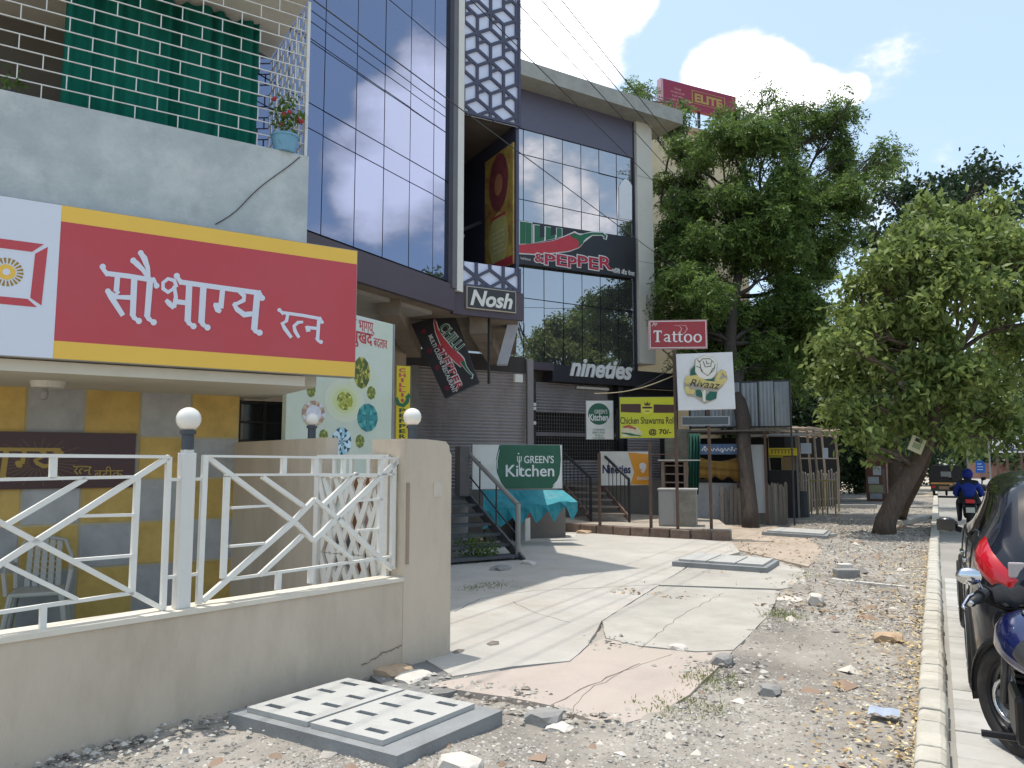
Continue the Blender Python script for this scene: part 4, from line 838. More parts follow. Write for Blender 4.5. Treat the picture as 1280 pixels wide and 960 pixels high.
# fascia and shops below
z2 = px2(700, 438)[1]
f0, f1 = px2(640, 450, .3)[0], px2(692, 450, .3)[0]
zb2 = px2(660, 461, .3)[1]; B2.box(MB(), f0-2, f1, zb2, zl[0]-.001, -.2, .3).build('brown_fascia', brown, CB)
n0, n1 = f1+.001, px2(852, 460, .2)[0]; zn0, zn1 = px2(720, 478, .25)[1], px2(700, 446.5, .25)[1]
nt = thing('shop_fascia', B2.w((n0+n1)/2, zn0, .2), 'black shop fascia with white script lettering nineties over the closed shutter', 'sign')
B2.box(MB(), n0, n1, zn0, zl[0]-.02, -.2, .25).build('board', M('black fascia', (34, 34, 42), .45, var=.1), nt)
nr = rect(B2, (712, 470), (791, 455), .26); na = B2.px(712, 472, .26); nb2 = B2.px(790, 478, .26)
text(B2, 'nineties', (na[0], B2.px(712, 470, .26)[1], nb2[0], B2.px(712, 447, .26)[1]), .25, ww, nt, shear=.3, bold=.03, th=.04)
zt2 = zn0-.02; shutter(B2, px2(667, 500)[0], px2(760, 500)[0], px2(700, 516)[1], zt2, -.02, CB); shutter(B2, px2(667, 500)[0], px2(770, 500)[0], 1.1, px2(700, 575)[1], -.02, CB)
shutter(B2, px2(775, 500)[0], px2(815, 500)[0], 1.1, px2(790, 548)[1], .3, CB)
za, zb3 = px2(700, 516)[1], 1.9; sg0, sg1 = px2(667, 500)[0], px2(770, 500)[0]
B2.box(MB(), sg0, sg1, 1.1, za, -.25, -.2).build('grille_backing', dark_m, CB)
mb = MB(); s_ = sg0
for k in range(34):
    s_ = sg0+(sg1-sg0)*k/33; B2.box(mb, s_-.006, s_+.006, px2(700, 575)[1], za, -.03, -.018)
for k in range(14):
    z_ = px2(700, 575)[1]+(za-px2(700, 575)[1])*k/13; B2.box(mb, sg0, sg1, z_-.006, z_+.006, -.044, -.031)
tag(mb.build('grille', M('grille steel', (108, 102, 100), .5, metal=.4), CB), kind='stuff')
zz = px2(700, 543)[1]; B2.box(MB(), sg0, sg1, zz-.05, zz+.05, -.015, .01).build('lock_bar', M('lock bar', (120, 116, 118), .5, metal=.4), CB)
B2.box(MB(), px2(663, 500)[0]-.1, sg0-.001, 1.1, zt2, -.1, .12).build('shutter_post', black_m, CB); B2.box(MB(), sg1+.001, px2(776, 500)[0], 1.1, zt2, -.1, .1).build('shutter_post', black_m, CB)
B2.box(MB(), px2(776.5, 500)[0], px2(850, 500)[0], 1.1, zt2, -.3, -.1).build('dark_bay', dark_m, CB)
B2.box(MB(), f0-2, px2(850, 600)[0]+.6, 0, 1.1, -1, 1.0).build('plinth', M('grimy plinth', (112, 106, 100), .9, var=.15, dirt=(80, 74, 70), da=.6, ds=1.5), CB)
for (x, y) in ((664.5, 506), (664.5, 511), (664.5, 529)): B2.box(MB(), px2(x-1.6, y)[0], px2(x+1.6, y)[0], px2(x, y+2)[1], px2(x, y-2)[1], .121, .16).build('switch', white_p, CB)
B2.box(MB(), px2(720, 484)[0], px2(760, 484)[0], px2(740, 487)[1], px2(740, 484)[1], .0, .05).build('tube_light', white_p, CB)
# big pepper sign across the glass
def p3(x, y): return (640+x*.20833, 270+y*.20833)
PS = B2.offset(.16); P4 = [PS.px(*p3(x, y)) for x, y in ((-40, 276), (742, 375), (742, 132), (-40, 12))]
ps = thing('pepper_sign', PS.w(P4[0][0], P4[0][1], 0), 'wide black sign with a giant red pepper across the second glass front', 'sign')
PS.poly(MB(), P4, -.12, 0).build('board', M('black fascia', (34, 34, 42)), ps)
t3 = lambda p: PS.px(*p3(*p), 0)
pp3 = [(-60, 172), (50, 172), (150, 165), (250, 148), (330, 118), (372, 100), (410, 118), (432, 135), (425, 165), (400, 190), (340, 210), (250, 220), (150, 228), (50, 222), (-60, 200)]
gl_ = [(340, 116), (372, 98), (410, 112), (450, 100), (500, 96), (545, 100), (568, 118), (570, 135), (552, 146), (538, 135), (548, 122), (520, 112), (470, 118), (440, 138), (424, 168), (395, 180), (400, 150), (370, 130)]
grow = lambda L, k: [(sum(q[0] for q in L)/len(L)+(x-sum(q[0] for q in L)/len(L))*k[0], sum(q[1] for q in L)/len(L)+(y-sum(q[1] for q in L)/len(L))*k[1]) for x, y in L]
strokes(PS, [('p', grow(pp3, (1.02, 1.13))), ('s', [(380, 140), (430, 130), (480, 106), (540, 106), (562, 122), (556, 140)], [80, 50, 26, 26, 26, 24])], t3, 0, ww, ps)
strokes(PS, [('p', pp3)], t3, .006, M('pepper red print', (186, 50, 62), .5), ps)
strokes(PS, [('p', [(345, 112), (372, 104), (410, 116), (432, 132), (424, 168), (395, 182), (402, 158), (385, 138), (360, 130)]), ('s', [(410, 138), (440, 120), (480, 106), (540, 107), (560, 122), (555, 136)], [44, 28, 14, 13, 13, 11])], t3, .0095, grn, ps)
for (x, w) in ((15, 34), (64, 34), (100, 34)):
    for (m_, gq_, o_) in ((ww, 5, .0), (grn, 0, .0045)): strokes(PS, [('p', [(x-w/2-gq_+x*.0, 22+x*.16-gq_), (x+w/2+gq_, 27+x*.16-gq_), (x+w/2+gq_, 166+gq_), (x-w/2-gq_, 168+gq_)])], t3, o_, m_, ps)
for x in (140, 225, 262): pass
for (x, w, y2) in ((150, 32, 160), (217, 30, 146), (283, 30, 128)):
    L = [(x-w/2, 54+(x-150)*.17), (x+w/2, 58+(x-150)*.17), (x+w/2, y2-26), (x+w/2+26, y2-34), (x+w/2+26, y2-12), (x-w/2, y2)] if x < 280 else [(x-w/2, 72), (x+w/2, 76), (x+w/2, y2-4), (x-w/2, y2)]
    strokes(PS, [('p', grow(L, (1.25, 1.08)))], t3, 0.001*(x > 200), ww, ps); strokes(PS, [('p', L)], t3, .0055, grn, ps)
cri = M('crimson print', (176, 30, 62)); ppr = '&PEPPER'; xs_ = [130, 190, 262, 330, 388, 456, 520, 600]
for i, chh in enumerate(ppr):
    xa, xb = xs_[i]+4, xs_[i+1]-2; yt = 226+(xa-130)*.05+(8 if i in (3, 5) else 0); yb_ = yt+(60 if i else 48)+(xa-130)*.02
    for (m_, g_, o_, bd) in ((ww, 5, .008, .05), (cri, 0, .012, .02)): text(PS, chh, (*PS.px(*p3(xa-g_, yb_+g_)), *PS.px(*p3(xb+g_, yt-g_+(xb-xa)*.1))), o_, m_, ps, bold=bd)
text(PS, 'Family Restaurant', (*PS.px(*p3(52, 264)), *PS.px(*p3(112, 254))), .001, ww, ps); text(PS, 'चिली अँड पेपर', (*PS.px(*p3(600, 340)), *PS.px(*p3(735, 330))), .001, ww, ps, bold=.02)
# ================================================================ stairs, boards and platform
stl = M('dark painted steel', (74, 76, 80), .55, var=.15, dirt=(112, 106, 98), da=.5, ds=5); rail_m = M('pale worn handrail', (150, 146, 140), .5, var=.1, dirt=(110, 96, 84), da=.4, ds=6)
rust = M('rusty iron', (92, 74, 64), .75, var=.2, dirt=(120, 84, 62), da=.5, ds=6)
n_ = S1.n; u_ = S1.u
base = gp(649, 702); st = thing('staircase', base, 'open dark metal staircase with a pale sloping handrail behind the gate pillar', 'staircase'); TWD = 1.55
for k in range(7):
    p = base-n_*(.29*k)+ZV*(.09+.15*k); MB().obox(p-u_*TWD/2-n_*.13, u_*TWD/2, n_*.13, ZV*.022).build('tread', stl, st)
for q in (.02, -TWD-.02): MB().beam(base+u_*q+n_*.1, base+u_*q-n_*1.95+ZV*1.05, .04, .16).build('stringer', stl, st)
pb, ptp = base+u_*.02+n_*.02, base+u_*.02-n_*1.75+ZV*.95
MB().tube([pb+ZV*.92-n_*.1, ptp+ZV*.86-n_*.12], .042, 10).build('handrail', rail_m, st)
for t in (.05, .45, .78):
    p = pb.lerp(ptp, t); MB().tube([p, p+ZV*.88], .014 if t > .1 else .045, 8).build('baluster', black_m if t > .1 else rail_m, st)
MB().beam(pb.lerp(ptp, .1)+ZV*.35, ptp+ZV*.4, .02).build('mid_rail', black_m, st)
tag(MB().obox(base-n_*1.9-u_*(TWD/2+.2)-n_*1.2+ZV*.51, u_*(TWD/2+.25), n_*1.25, ZV*.5).build('landing', conc_dk), 'grey cement landing at the head of the open metal staircase', 'landing')

cpz = at(578, 575, 14.2); tag(MB().obox((cpz.x, cpz.y, 1.45), u_*.1, n_*.1, ZV*.45).build('gate_post', M('dark grey post', (96, 92, 92), .8)), 'short grey post with a switch at the head of the metal staircase', 'post')
# bush under the stairs
bp_ = gp(590, 702); pl_ = thing('shrub', bp_, 'small green shrub growing under the open metal stairs', 'shrub')
v, c = leaves([(bp_.x-.5+random.random()*.9, bp_.y-.2+random.random()*.4, .05+random.random()*.3) for _ in range(46)], 14, .06, .07, .03, 11, droop=-.2); leafobj('foliage', v, c, lf_bush, pl_)
MB().tube([bp_, bp_+ZV*.25], .01, 5).build('stem', rust, pl_)
# big Green's Kitchen board
BD = Pl(pd(645, 15.7).to_2d(), 44); br = (BD.px(590, 580)[0], BD.px(650, 611.5)[1], BD.px(703, 580)[0], BD.px(650, 555.5)[1])
gk = signboard('kitchen_board', BD, br, .06, M('white flex', (212, 213, 209), .45, var=.05, dirt=(186, 180, 166), da=.45, ds=2), M('grey frame', (140, 140, 140), .5), "wide white and green board reading Green's Kitchen above the teal canopy", off=0)
gkg = M('kitchen green print', (14, 86, 62), .45, var=.08, dirt=(52, 104, 84), da=.5, ds=2.5)
ge = [BD.px(*p)[0:2] for p in ((624, 556.5), (628, 555.9), (700, 556.5), (701, 575), (699, 598), (690, 611), (632, 611), (626, 603), (621, 590), (620, 574))]
ge = [(a, min(max(b, br[1]+.012), br[3]-.012)) for a, b in ge]
BD.poly(MB(), ge, .004, .007).build('green_blob', gkg, gk)
def tr_(P, x0, yb, x1, yt): a = P.px(x0, yb); b = P.px(x1, yt); return (a[0], a[1], b[0], b[1])
text(BD, "GREEN'S", tr_(BD, 655, 579, 692, 569.5), .007, ww, gk, bold=.01); text(BD, 'Kitchen', tr_(BD, 632, 596, 692.5, 581), .007, ww, gk, bold=.012)
strokes(BD, [('s', [(649.5, 594), (649, 580), (649, 576)], 1.4), ('s', [(646.6, 570), (646.8, 576), (649, 578), (651.2, 576), (651.4, 570)], 1), ('s', [(649, 570), (649, 577)], .9), ('d', (648, 567), 1.0)], lambda p: BD.px(*p), .0075, ww, gk)
strokes(BD, [('s', [(691, 607), (697, 601), (700, 592)], [.6, 1.6, .5]), ('s', [(622, 586), (621, 576), (624, 562)], [.4, 1.2, .4])], lambda p: BD.px(*p), .0075, ww, gk)
# teal canopy slumped in front of the board
tealm = M('teal tarpaulin', (22, 128, 140), .6, var=.18, vs=5, dirt=(120, 168, 170), da=.35, ds=4)
mb = MB(); n = 16; vs = []
for i in range(n+1):
    t = i/n; a = at(604+t*99, 612.5, 15.5); b = at(604+t*118, 638-12*t+1.5*math.sin(i*1.3), 14.9); c = b+Vector((0, 0, -.16-.16*abs(math.sin(i*1.1+.4))-.14*(i % 3 == 0)+.1*(t)))+FH*(.03*math.sin(i*2.1)); d_ = b.lerp(a, .5)+ZV*(.03*math.sin(i*.9)-.02)
    vs += [a, d_, b, c]
mb.add(vs, [(4*i+k, 4*i+k+1, 4*i+5+k, 4*i+4+k) for i in range(n) for k in range(3)])
cnp = mb.build('canopy', tealm); cnp.modifiers.new('thickness', 'SOLIDIFY').thickness = .012; tag(cnp, "torn teal tarpaulin canopy below the green kitchen board", 'canopy')
mb = MB(); tag(mb.box(-.01, .01, -.01, .01, 0, .01).build('void', dark_m), kind='structure'); bpy.data.objects.remove(bpy.data.objects['void'])
lw0, lw1 = pd(606, 15.9), pd(704, 16.5); tag(MB().beam((lw0.x, lw0.y, .5), (lw1.x, lw1.y, .5), .2, 1.0).build('low_wall', M('grimy plinth', (112, 106, 100))), 'dark grimy low wall behind the teal canopy', 'wall')
for (x, w_, h_, m1, lab, cat) in ((649, .1, .8, M('red painted post', (150, 60, 50), .8, var=.15), 'short post painted red over white beside the teal canopy', 'bollard'),):
    g_ = gp(654, 677); t = thing('bollard', g_, lab, cat); MB().box(g_.x-.11, g_.x+.11, g_.y-.11, g_.y+.11, 0, .48).build('base', white_p, t, bevel=.01); MB().box(g_.x-.112, g_.x+.112, g_.y-.112, g_.y+.112, .481, .8).build('band', m1, t, bevel=.01); MB().box(g_.x-.1, g_.x+.1, g_.y-.1, g_.y+.1, .801, .83).build('top', white_p, t)
g_ = gp(644, 678); tag(MB().beam(g_, g_+ZV*.66, .07, .05).build('post', black_m), 'dark upright stub between the handrail and the red post', 'post')
# platform
pf = [gp(690, 664), gp(790, 671), gp(865, 675), gp(915, 676)]; pf = [Vector((p.x, p.y, -.05)) for p in pf]
back = [pf[3]+Vector((-.9, 2.6, 0)), pf[0]+Vector((-2.2, 4.5, 0)), pf[0]+Vector((-2.5, .2, 0))]
tag(MB().prism(pf+back, (0, 0, .27)).build('platform', M('dusty platform', (168, 158, 144), .9, var=.12, vs=2, bump=.4, bs=30, dirt=(120, 108, 96), da=.6, ds=1.5)), kind='structure')
edge_m = M('crumbling brick edge', (122, 104, 92), .95, var=.25, vs=9, bump=.6, bs=40, dirt=(84, 74, 68), da=.6, ds=5, ov=.15)
for a, b in zip(pf[:-1], pf[1:]):
    L_ = (b-a).length; k = max(2, int(L_/.42)); 
    for j in range(k):
        p, q = a.lerp(b, (j+.04)/k), a.lerp(b, (j+.96)/k); o = MB().beam(p+Vector((0, -.06+random.uniform(-.02, .02), .13)), q+Vector((0, -.06+random.uniform(-.02, .02), .13)), .12, .26+random.uniform(-.03, .02)).build('edge_block', edge_m, bpy.data.objects['platform'], bevel=.015)
# second staircase to the nineties shop
A1, A2 = at(751.5, 566, 19.4), at(786, 599, 17.9); L1_, L2_ = at(703, 565, 19.6), at(738, 597, 18.2)
s2 = thing('staircase', A2.lerp(L2_, .5)-ZV*(A2.z-.22), 'narrow staircase with two thin black railings by the small white banner', 'staircase')
for (p, q) in ((A1, A2), (L1_, L2_)):
    MB().beam(p, q, .05).build('handrail', black_m, s2); MB().beam(p-ZV*.82, q-ZV*(q.z-.3), .05, .12).build('stringer', rust, s2)
    MB().beam(q, Vector((q.x, q.y, .22)), .05).build('post', black_m, s2); MB().beam(p, Vector((p.x, p.y, .6)), .04).build('post', black_m, s2)
    for k in range(1, 7):
        t = k/7; r_ = p.lerp(q, t); b_ = (p-ZV*.82).lerp(q-ZV*(q.z-.3), t); MB().beam(r_, b_, .014).build('baluster', black_m, s2)
for k in range(5):
    t = k/4.6; r_ = (A1-ZV*.85).lerp(A2-ZV*(A2.z-.3), t); l_ = (L1_-ZV*.85).lerp(L2_-ZV*(L2_.z-.3), t); MB().beam(l_, r_, .22, .04).build('tread', M('concrete tread', (128, 116, 106), .9, var=.1), s2)
# delivery banner
DB = facing(783, 19.3, -22); dr = (DB.px(750, 590)[0], DB.px(783, 607)[1], DB.px(814, 590)[0], DB.px(783, 564)[1])
db = signboard('delivery_banner', DB, dr, .03, M('white flex', (214, 216, 214)), M('grey frame', (140, 140, 140)), 'white and orange banner with blue letters Nineties behind the thin black railing', 'banner')
orange = M('orange print', (222, 150, 44), .45, var=.03)
strokes(DB, [('p', [(785, 565.5), (813.3, 568), (813.3, 607), (788, 605.5), (792.5, 590)])], lambda p: (min(max(DB.px(*p)[0], dr[0]), dr[2]-.013), min(max(DB.px(*p)[1], dr[1]+.013), dr[3]-.013)), .004, orange, db)
text(DB, 'Nineties', tr_(DB, 753, 592, 788, 581), .008, M('navy print', (26, 34, 84), .5), db, bold=.03); text(DB, 'SWIGGY', tr_(DB, 796, 600, 811, 596), .008, ww, db, bold=.02)
strokes(DB, [('p', [(799, 581), (801, 578.5), (805, 578.5), (807.5, 581), (807.5, 585), (804, 592), (800.5, 588.5), (803.5, 587), (799.5, 586)])], lambda p: DB.px(*p), .008, ww, db)
# small kitchen sign, shawarma board
G2 = facing(750, 18.7, -8); g2r = (G2.px(732.5, 530)[0], G2.px(750, 549.5)[1], G2.px(767, 530)[0], G2.px(750, 500.5)[1])
k2 = signboard('kitchen_sign', G2, g2r, .08, M('white flex', (214, 216, 214)), M('grey frame', (140, 140, 140)), "upright white sign with a round green Green's Kitchen badge beside the shawarma board")
cdm = G2.px(748.5, 517.5); rr_ = abs(G2.px(762, 517)[0]-cdm[0]); G2.poly(MB(), disc(cdm, rr_, 28, 1, 1.0), .004, .007).build('badge', gkg, k2)
text(G2, "GREEN'S", tr_(G2, 743, 517, 759, 512), .007, ww, k2); text(G2, 'Kitchen', tr_(G2, 736.5, 526, 760, 517.5), .007, ww, k2, bold=.02)
for i, s_ in enumerate(('CHINESE', 'BIRYANI', 'ROLLS', 'CATERING')): text(G2, s_, tr_(G2, 741 if i != 2 else 744, 538.5+3.6*i, 756 if i != 2 else 754, 535.8+3.6*i), .004, gkg, k2)
mb = MB(); mb.beam(G2.w(g2r[2]+.1, g2r[1]-.02, -.1), G2.w(g2r[2]+.1, g2r[3]-.2, -.1), .04); mb.build('side_bar', black_m, k2)
C3 = facing(810, 18.2, -6); c3r = (C3.px(774.5, 520)[0], C3.px(810, 548)[1], C3.px(844.5, 520)[0], C3.px(810, 496)[1])
lime = M('lime vinyl', (196, 200, 44), .45, var=.05, vs=2); plum = M('plum print', (72, 44, 40), .5, var=.05)
sh = signboard('shawarma_board', C3, c3r, .05, lime, M('steel frame', (120, 120, 116), .5, metal=.3), 'lime yellow board advertising Chicken Shawarma Roll at 70 beside the iron poles')
strokes(C3, [('p', [(776, 505), (801, 505), (801, 516), (776, 515)]), ('p', [(817, 505.5), (843, 506), (843, 516), (817, 516)])], lambda p: C3.px(*p), .004, plum, sh)
strokes(C3, [('d', (809, 511), 6.6)], lambda p: C3.px(*p), .004, M('pale lime', (214, 214, 90), .5), sh); strokes(C3, [('s', [(803, 509.5), (815, 509.5)], 2.4), ('s', [(806, 514), (812, 514)], 1), ('p', [(806, 507), (812, 507), (813, 503), (810.5, 505), (809, 502), (807.5, 505), (805, 503)])], lambda p: C3.px(*p), .0075, plum, sh)
serif = plum
text(C3, 'Chicken Shawarma Roll', tr_(C3, 775.5, 530, 843, 521), .004, serif, sh, bold=.012); text(C3, '@ 70/-', tr_(C3, 811, 544.5, 839, 536), .004, serif, sh, bold=.03)
strokes(C3, [('p', [(776, 536), (784, 531), (797, 534), (803, 542), (798, 546), (778, 546)])], lambda p: C3.px(*p), .004, M('pale food print', (206, 200, 170), .5, var=.25, vs=14), sh)
strokes(C3, [('s', [(779, 534), (786, 533), (795, 536)], [2, 4, 2])], lambda p: C3.px(*p), .008, M('roll print', (170, 90, 60), .5, var=.3, vs=18), sh); strokes(C3, [('s', [(777, 541), (788, 543), (801, 545)], [1, 3, 1])], lambda p: C3.px(*p), .0085, grn, sh)
# iron poles on the platform edge
def pole(x, yb, yt, d, label, w=.055):
    a = at(x, yb, d); b = at(x, yt, d); t = MB().beam((a.x, a.y, min(a.z, .22)), (a.x, a.y, b.z), w).build('pole', rust); return tag(t, label, 'pole', 'rusty poles along the platform edge')
PO = [pole(750, 657, 566, 17.2, 'rusty pole left of the small white banner with its foot on the platform'), pole(814, 664, 552, 16.6, 'rusty pole between the banner and the grey cabinet'), pole(847.5, 667, 437, 16.3, 'tall rusty pole carrying the red tattoo sign'), pole(889.5, 669, 505, 16.2, 'rusty pole under the white rose sign')]
a, b = at(814, 568, 16.6), at(860, 568, 16.4); tag(MB().beam(a, b, .02).build('cross_rail', rust), 'thin iron rail joining two poles above the grey cabinet', 'rail')
# tattoo sign
TT = facing(847, 16.5, -7); ttr = (TT.px(811, 418)[0], TT.px(847, 436)[1], TT.px(884, 418)[0], TT.px(847, 400)[1])
tt = signboard('tattoo_sign', TT, ttr, .09, M('tattoo red', (152, 40, 48), .4, var=.1, vs=2, dirt=(140, 62, 64), da=.5, ds=3), M('pink frame', (190, 160, 160), .5), 'red light box sign reading Tattoo on a tall pole')
RBX = MB()
for (a, b, c, d) in ((ttr[0]+.02, ttr[2]-.02, ttr[3]-.035, ttr[3]-.02), (ttr[0]+.02, ttr[2]-.02, ttr[1]+.02, ttr[1]+.035), (ttr[0]+.02, ttr[0]+.035, ttr[1]+.036, ttr[3]-.036), (ttr[2]-.035, ttr[2]-.02, ttr[1]+.036, ttr[3]-.036)): TT.box(RBX, a, b, c, d, .004, .007)
tag(RBX.build('border', ww, tt), kind='stuff')
LX = ((817, 827), (829, 839), (840, 847), (847, 854), (855, 865), (867, 877)); yb_, yt_ = 427.5, 413
def slabserif(chh, x0, x1):
    w = x1-x0
    if chh == 'T': return [('s', [(x0, yt_+1), (x1, yt_+1)], 1.6), ('s', [(x0+w/2, yt_+1), (x0+w/2, yb_)], 2.8), ('s', [(x0+w/2-3, yb_-.4), (x0+w/2+3, yb_-.4)], 1), ('s', [(x0+.3, yt_+.6), (x0+.3, yt_+3.6)], .9), ('s', [(x1-.3, yt_+.6), (x1-.3, yt_+3.6)], .9)]
    if chh == 'a': return [('s', [(x0+1, yt_+6.5), (x0+4, yt_+5), (x0+7, yt_+6), (x0+7.4, yb_)], [1.2, 1.4, 2.2, 2.4]), ('s', [(x0+7, yt_+9), (x0+3, yt_+10), (x0+1.4, yb_-2.6), (x0+3.4, yb_-.6), (x0+7, yb_-2)], [1, 1.4, 2.2, 1.5, 1]), ('s', [(x0+6, yb_-.4), (x1, yb_-.4)], 1)]
    if chh == 't': return [('s', [(x0+2.6, yt_+1.6), (x0+2.6, yb_-1.6), (x0+4.4, yb_-.4), (x1, yb_-1)], [2.2, 2.4, 1.6, .8]), ('s', [(x0-.2, yt_+5.2), (x1-.6, yt_+5.2)], 1.2)]
    return [('s', [(x0+5+4.2*math.cos(k/14*2*math.pi), yt_+9.8+4.8*math.sin(k/14*2*math.pi)) for k in range(15)], [1.1+1.3*abs(math.cos(k/14*2*math.pi)) for k in range(15)])]
for i, chh in enumerate('Tattoo'): strokes(TT, slabserif(chh, *LX[i]), lambda p: TT.px(*p), .004, ww, tt)
text(TT, 'Jay', tr_(TT, 814.5, 408, 822, 402), .004, ww, tt, shear=.4); strokes(TT, [('s', [(842, 407), (849, 407), (852, 411), (850, 416), (846, 418)], [.4, .8, 1.2, 1, .5]), ('s', [(850, 406.5), (857, 407), (859, 411), (856, 416), (852, 418)], [.4, .8, 1.2, 1, .5])], lambda p: TT.px(*p), .0055, M('pale pink', (206, 150, 150), .5), tt)
MB().beam(at(828, 437, 16.6), at(846, 452, 16.35), .03).build('strut', rust, tt)
# rose sign
RS = facing(881, 16.1, -4); rp = [RS.px(*p) for p in ((848, 513), (919.5, 511), (915.5, 440), (845, 442.5))]
rs = thing('rose_sign', RS.w((rp[0][0]+rp[1][0])/2, rp[0][1], 0), 'square white sign with a raised white rose, green leaves and a gold scroll', 'sign')
RS.poly(MB(), rp, -.14, 0).build('box', M('white acrylic', (218, 218, 219), .35, var=.03, dirt=(190, 184, 172), da=.4, ds=2.5), rs); RS.poly(MB(), [RS.px(843.5, 442.5), RS.px(844.8, 442.5), RS.px(847.8, 513), RS.px(846.5, 513)], -.15, .003).build('edge', M('dark edge', (60, 56, 60), .5), rs)
pr = lambda x, y: RS.px(800+x*.15625, 380+y*.15625); tR = lambda p: pr(*p)
blk = M('print black', (50, 50, 54), .6); creamv = M('cream acrylic', (222, 218, 206), .4, var=.03); tealp = M('leaf green print', (20, 92, 76), .5); goldp = M('scroll gold print', (206, 188, 116), .5, var=.12, vs=10)
backp = [(440, 440), (510, 410), (590, 430), (620, 470), (610, 560), (650, 525), (690, 545), (700, 600), (660, 660), (620, 700), (610, 760), (520, 800), (440, 745), (380, 735), (350, 660), (360, 600), (400, 580), (400, 520), (430, 490)]
strokes(RS, [('p', backp)], tR, .0, M('grey rim', (166, 160, 146), .5), rs, th=.02)
strokes(RS, [('p', [(445, 445), (510, 415), (588, 433), (616, 470), (606, 560), (575, 596), (520, 604), (470, 586), (440, 540)])], tR, .022, creamv, rs, th=.015)
strokes(RS, [('s', [(470, 470), (500, 440), (560, 440), (590, 470)], 5), ('s', [(480, 480), (490, 540), (540, 575), (590, 530), (600, 480)], 5), ('s', [(505, 460), (520, 505), (565, 500), (570, 460)], 6), ('s', [(530, 455), (535, 480), (555, 475)], 6), ('s', [(450, 500), (480, 510), (500, 540)], 5), ('s', [(455, 445), (480, 470)], 5), ('s', [(600, 510), (580, 520), (560, 560)], 5)], tR, .037, blk, rs)
strokes(RS, [('p', [(405, 530), (440, 490), (440, 550), (460, 590), (400, 582)]), ('p', [(470, 590), (560, 605), (600, 585), (580, 640), (520, 620)]), ('p', [(445, 690), (480, 685), (500, 720), (495, 750), (450, 735)]), ('p', [(530, 730), (560, 700), (615, 705), (610, 755), (560, 775), (525, 765)])], tR, .022, tealp, rs, th=.008)
strokes(RS, [('s', [(370, 640), (385, 605), (440, 600), (520, 640), (600, 650), (660, 620), (690, 595)], [40, 60, 64, 56, 56, 44, 16]), ('s', [(370, 660), (385, 700), (420, 705), (435, 690)], [30, 46, 40, 20]), ('s', [(610, 620), (640, 550), (665, 540), (690, 575)], [30, 30, 26, 16])], tR, .024, goldp, rs, th=.012)
strokes(RS, [('s', [(515, 690), (515, 780)], 16), ('s', [(500, 700), (510, 780)], 8)], tR, .024, creamv, rs)
a_ = pr(400, 672); b_ = pr(640, 610); text(RS, 'Rivaaz', (a_[0], a_[1], b_[0], b_[1]), .04, blk, rs, shear=.3, rot=(-.12, (a_[0]+b_[0])/2, (a_[1]+b_[1])/2))
GBX = facing(882, 16.15, -4); q0, q1 = GBX.px(852, 532), GBX.px(912, 520); bx = thing('light_box', GBX.w((q0[0]+q1[0])/2, q0[1], -.02), 'long unlit grey light box hanging under the rose sign', 'light box')
GBX.box(MB(), q0[0], q1[0], q0[1], q1[1], -.1, 0).build('box', M('light box frame', (150, 154, 158), .5, metal=.3), bx); GBX.box(MB(), q0[0]+.02, q1[0]-.03, q0[1]+.02, q1[1]-.02, .001, .006).build('face', M('slate face', (66, 74, 78), .35), bx)
# metal cabinet and wooden shelf cupboard
CA = Pl(pd(822, 16.9).to_2d(), 76); cw = CA.px(858, 640)[0]; ca = thing('metal_cabinet', CA.w(cw/2, .22, -.3), 'low grey metal cabinet with a worn end standing between iron poles', 'cabinet')
gmt = M('grey enamel', (150, 148, 144), .45, var=.06, metal=.2, dirt=(110, 100, 90), da=.4, ds=3)
CA.box(MB(), 0, cw+.22, .22, 1.0, -.62, -.002).build('body', gmt, ca, bevel=.008); CA.box(MB(), -.02, cw+.24, 1.0, 1.025, -.64, .02).build('top', M('pale enamel', (176, 174, 170), .4), ca)
CA.box(MB(), cw*.58, cw*.62, .26, .98, 0, .015).build('door_strip', gmt, ca); CA.box(MB(), .02, cw*.56, .25, .97, 0, .008).build('door', gmt, ca); CA.box(MB(), cw*.66, cw+.2, .25, .97, 0, .008).build('door', M('worn enamel', (126, 120, 108), .6, var=.3, vs=6), ca)
CU = Pl(pd(826, 18.6).to_2d(), 80); w_ = CU.px(858, 600)[0]; cu_ = thing('cupboard', CU.w(w_/2, .22, -.2), 'tall open wooden cupboard with shelves behind the grey cabinet', 'cupboard')
wd = M('grey wood', (124, 108, 96), .8, var=.2, vs=3, stretch=(6, 6, 1))
for q in ((0, .08), (w_-.06, w_)): CU.box(MB(), q[0], q[1], .22, 1.62, -.4, 0).build('side', wd, cu_)
CU.box(MB(), .08, w_-.06, .22, 1.62, -.4, -.37).build('back', M('dark wood', (60, 50, 44), .9), cu_)
for z in (.3, .9, 1.1, 1.3, 1.5, 1.6): CU.box(MB(), .081, w_-.061, z, z+.03, -.369, -.01).build('shelf', wd, cu_)
tag(CU.box(MB(), -.05, w_+.3, 1.63, 1.66, -.5, .15).build('counter_top', M('pale laminate', (190, 188, 182), .4)), 'pale flat sheet laid on the tall wooden cupboard', 'board')
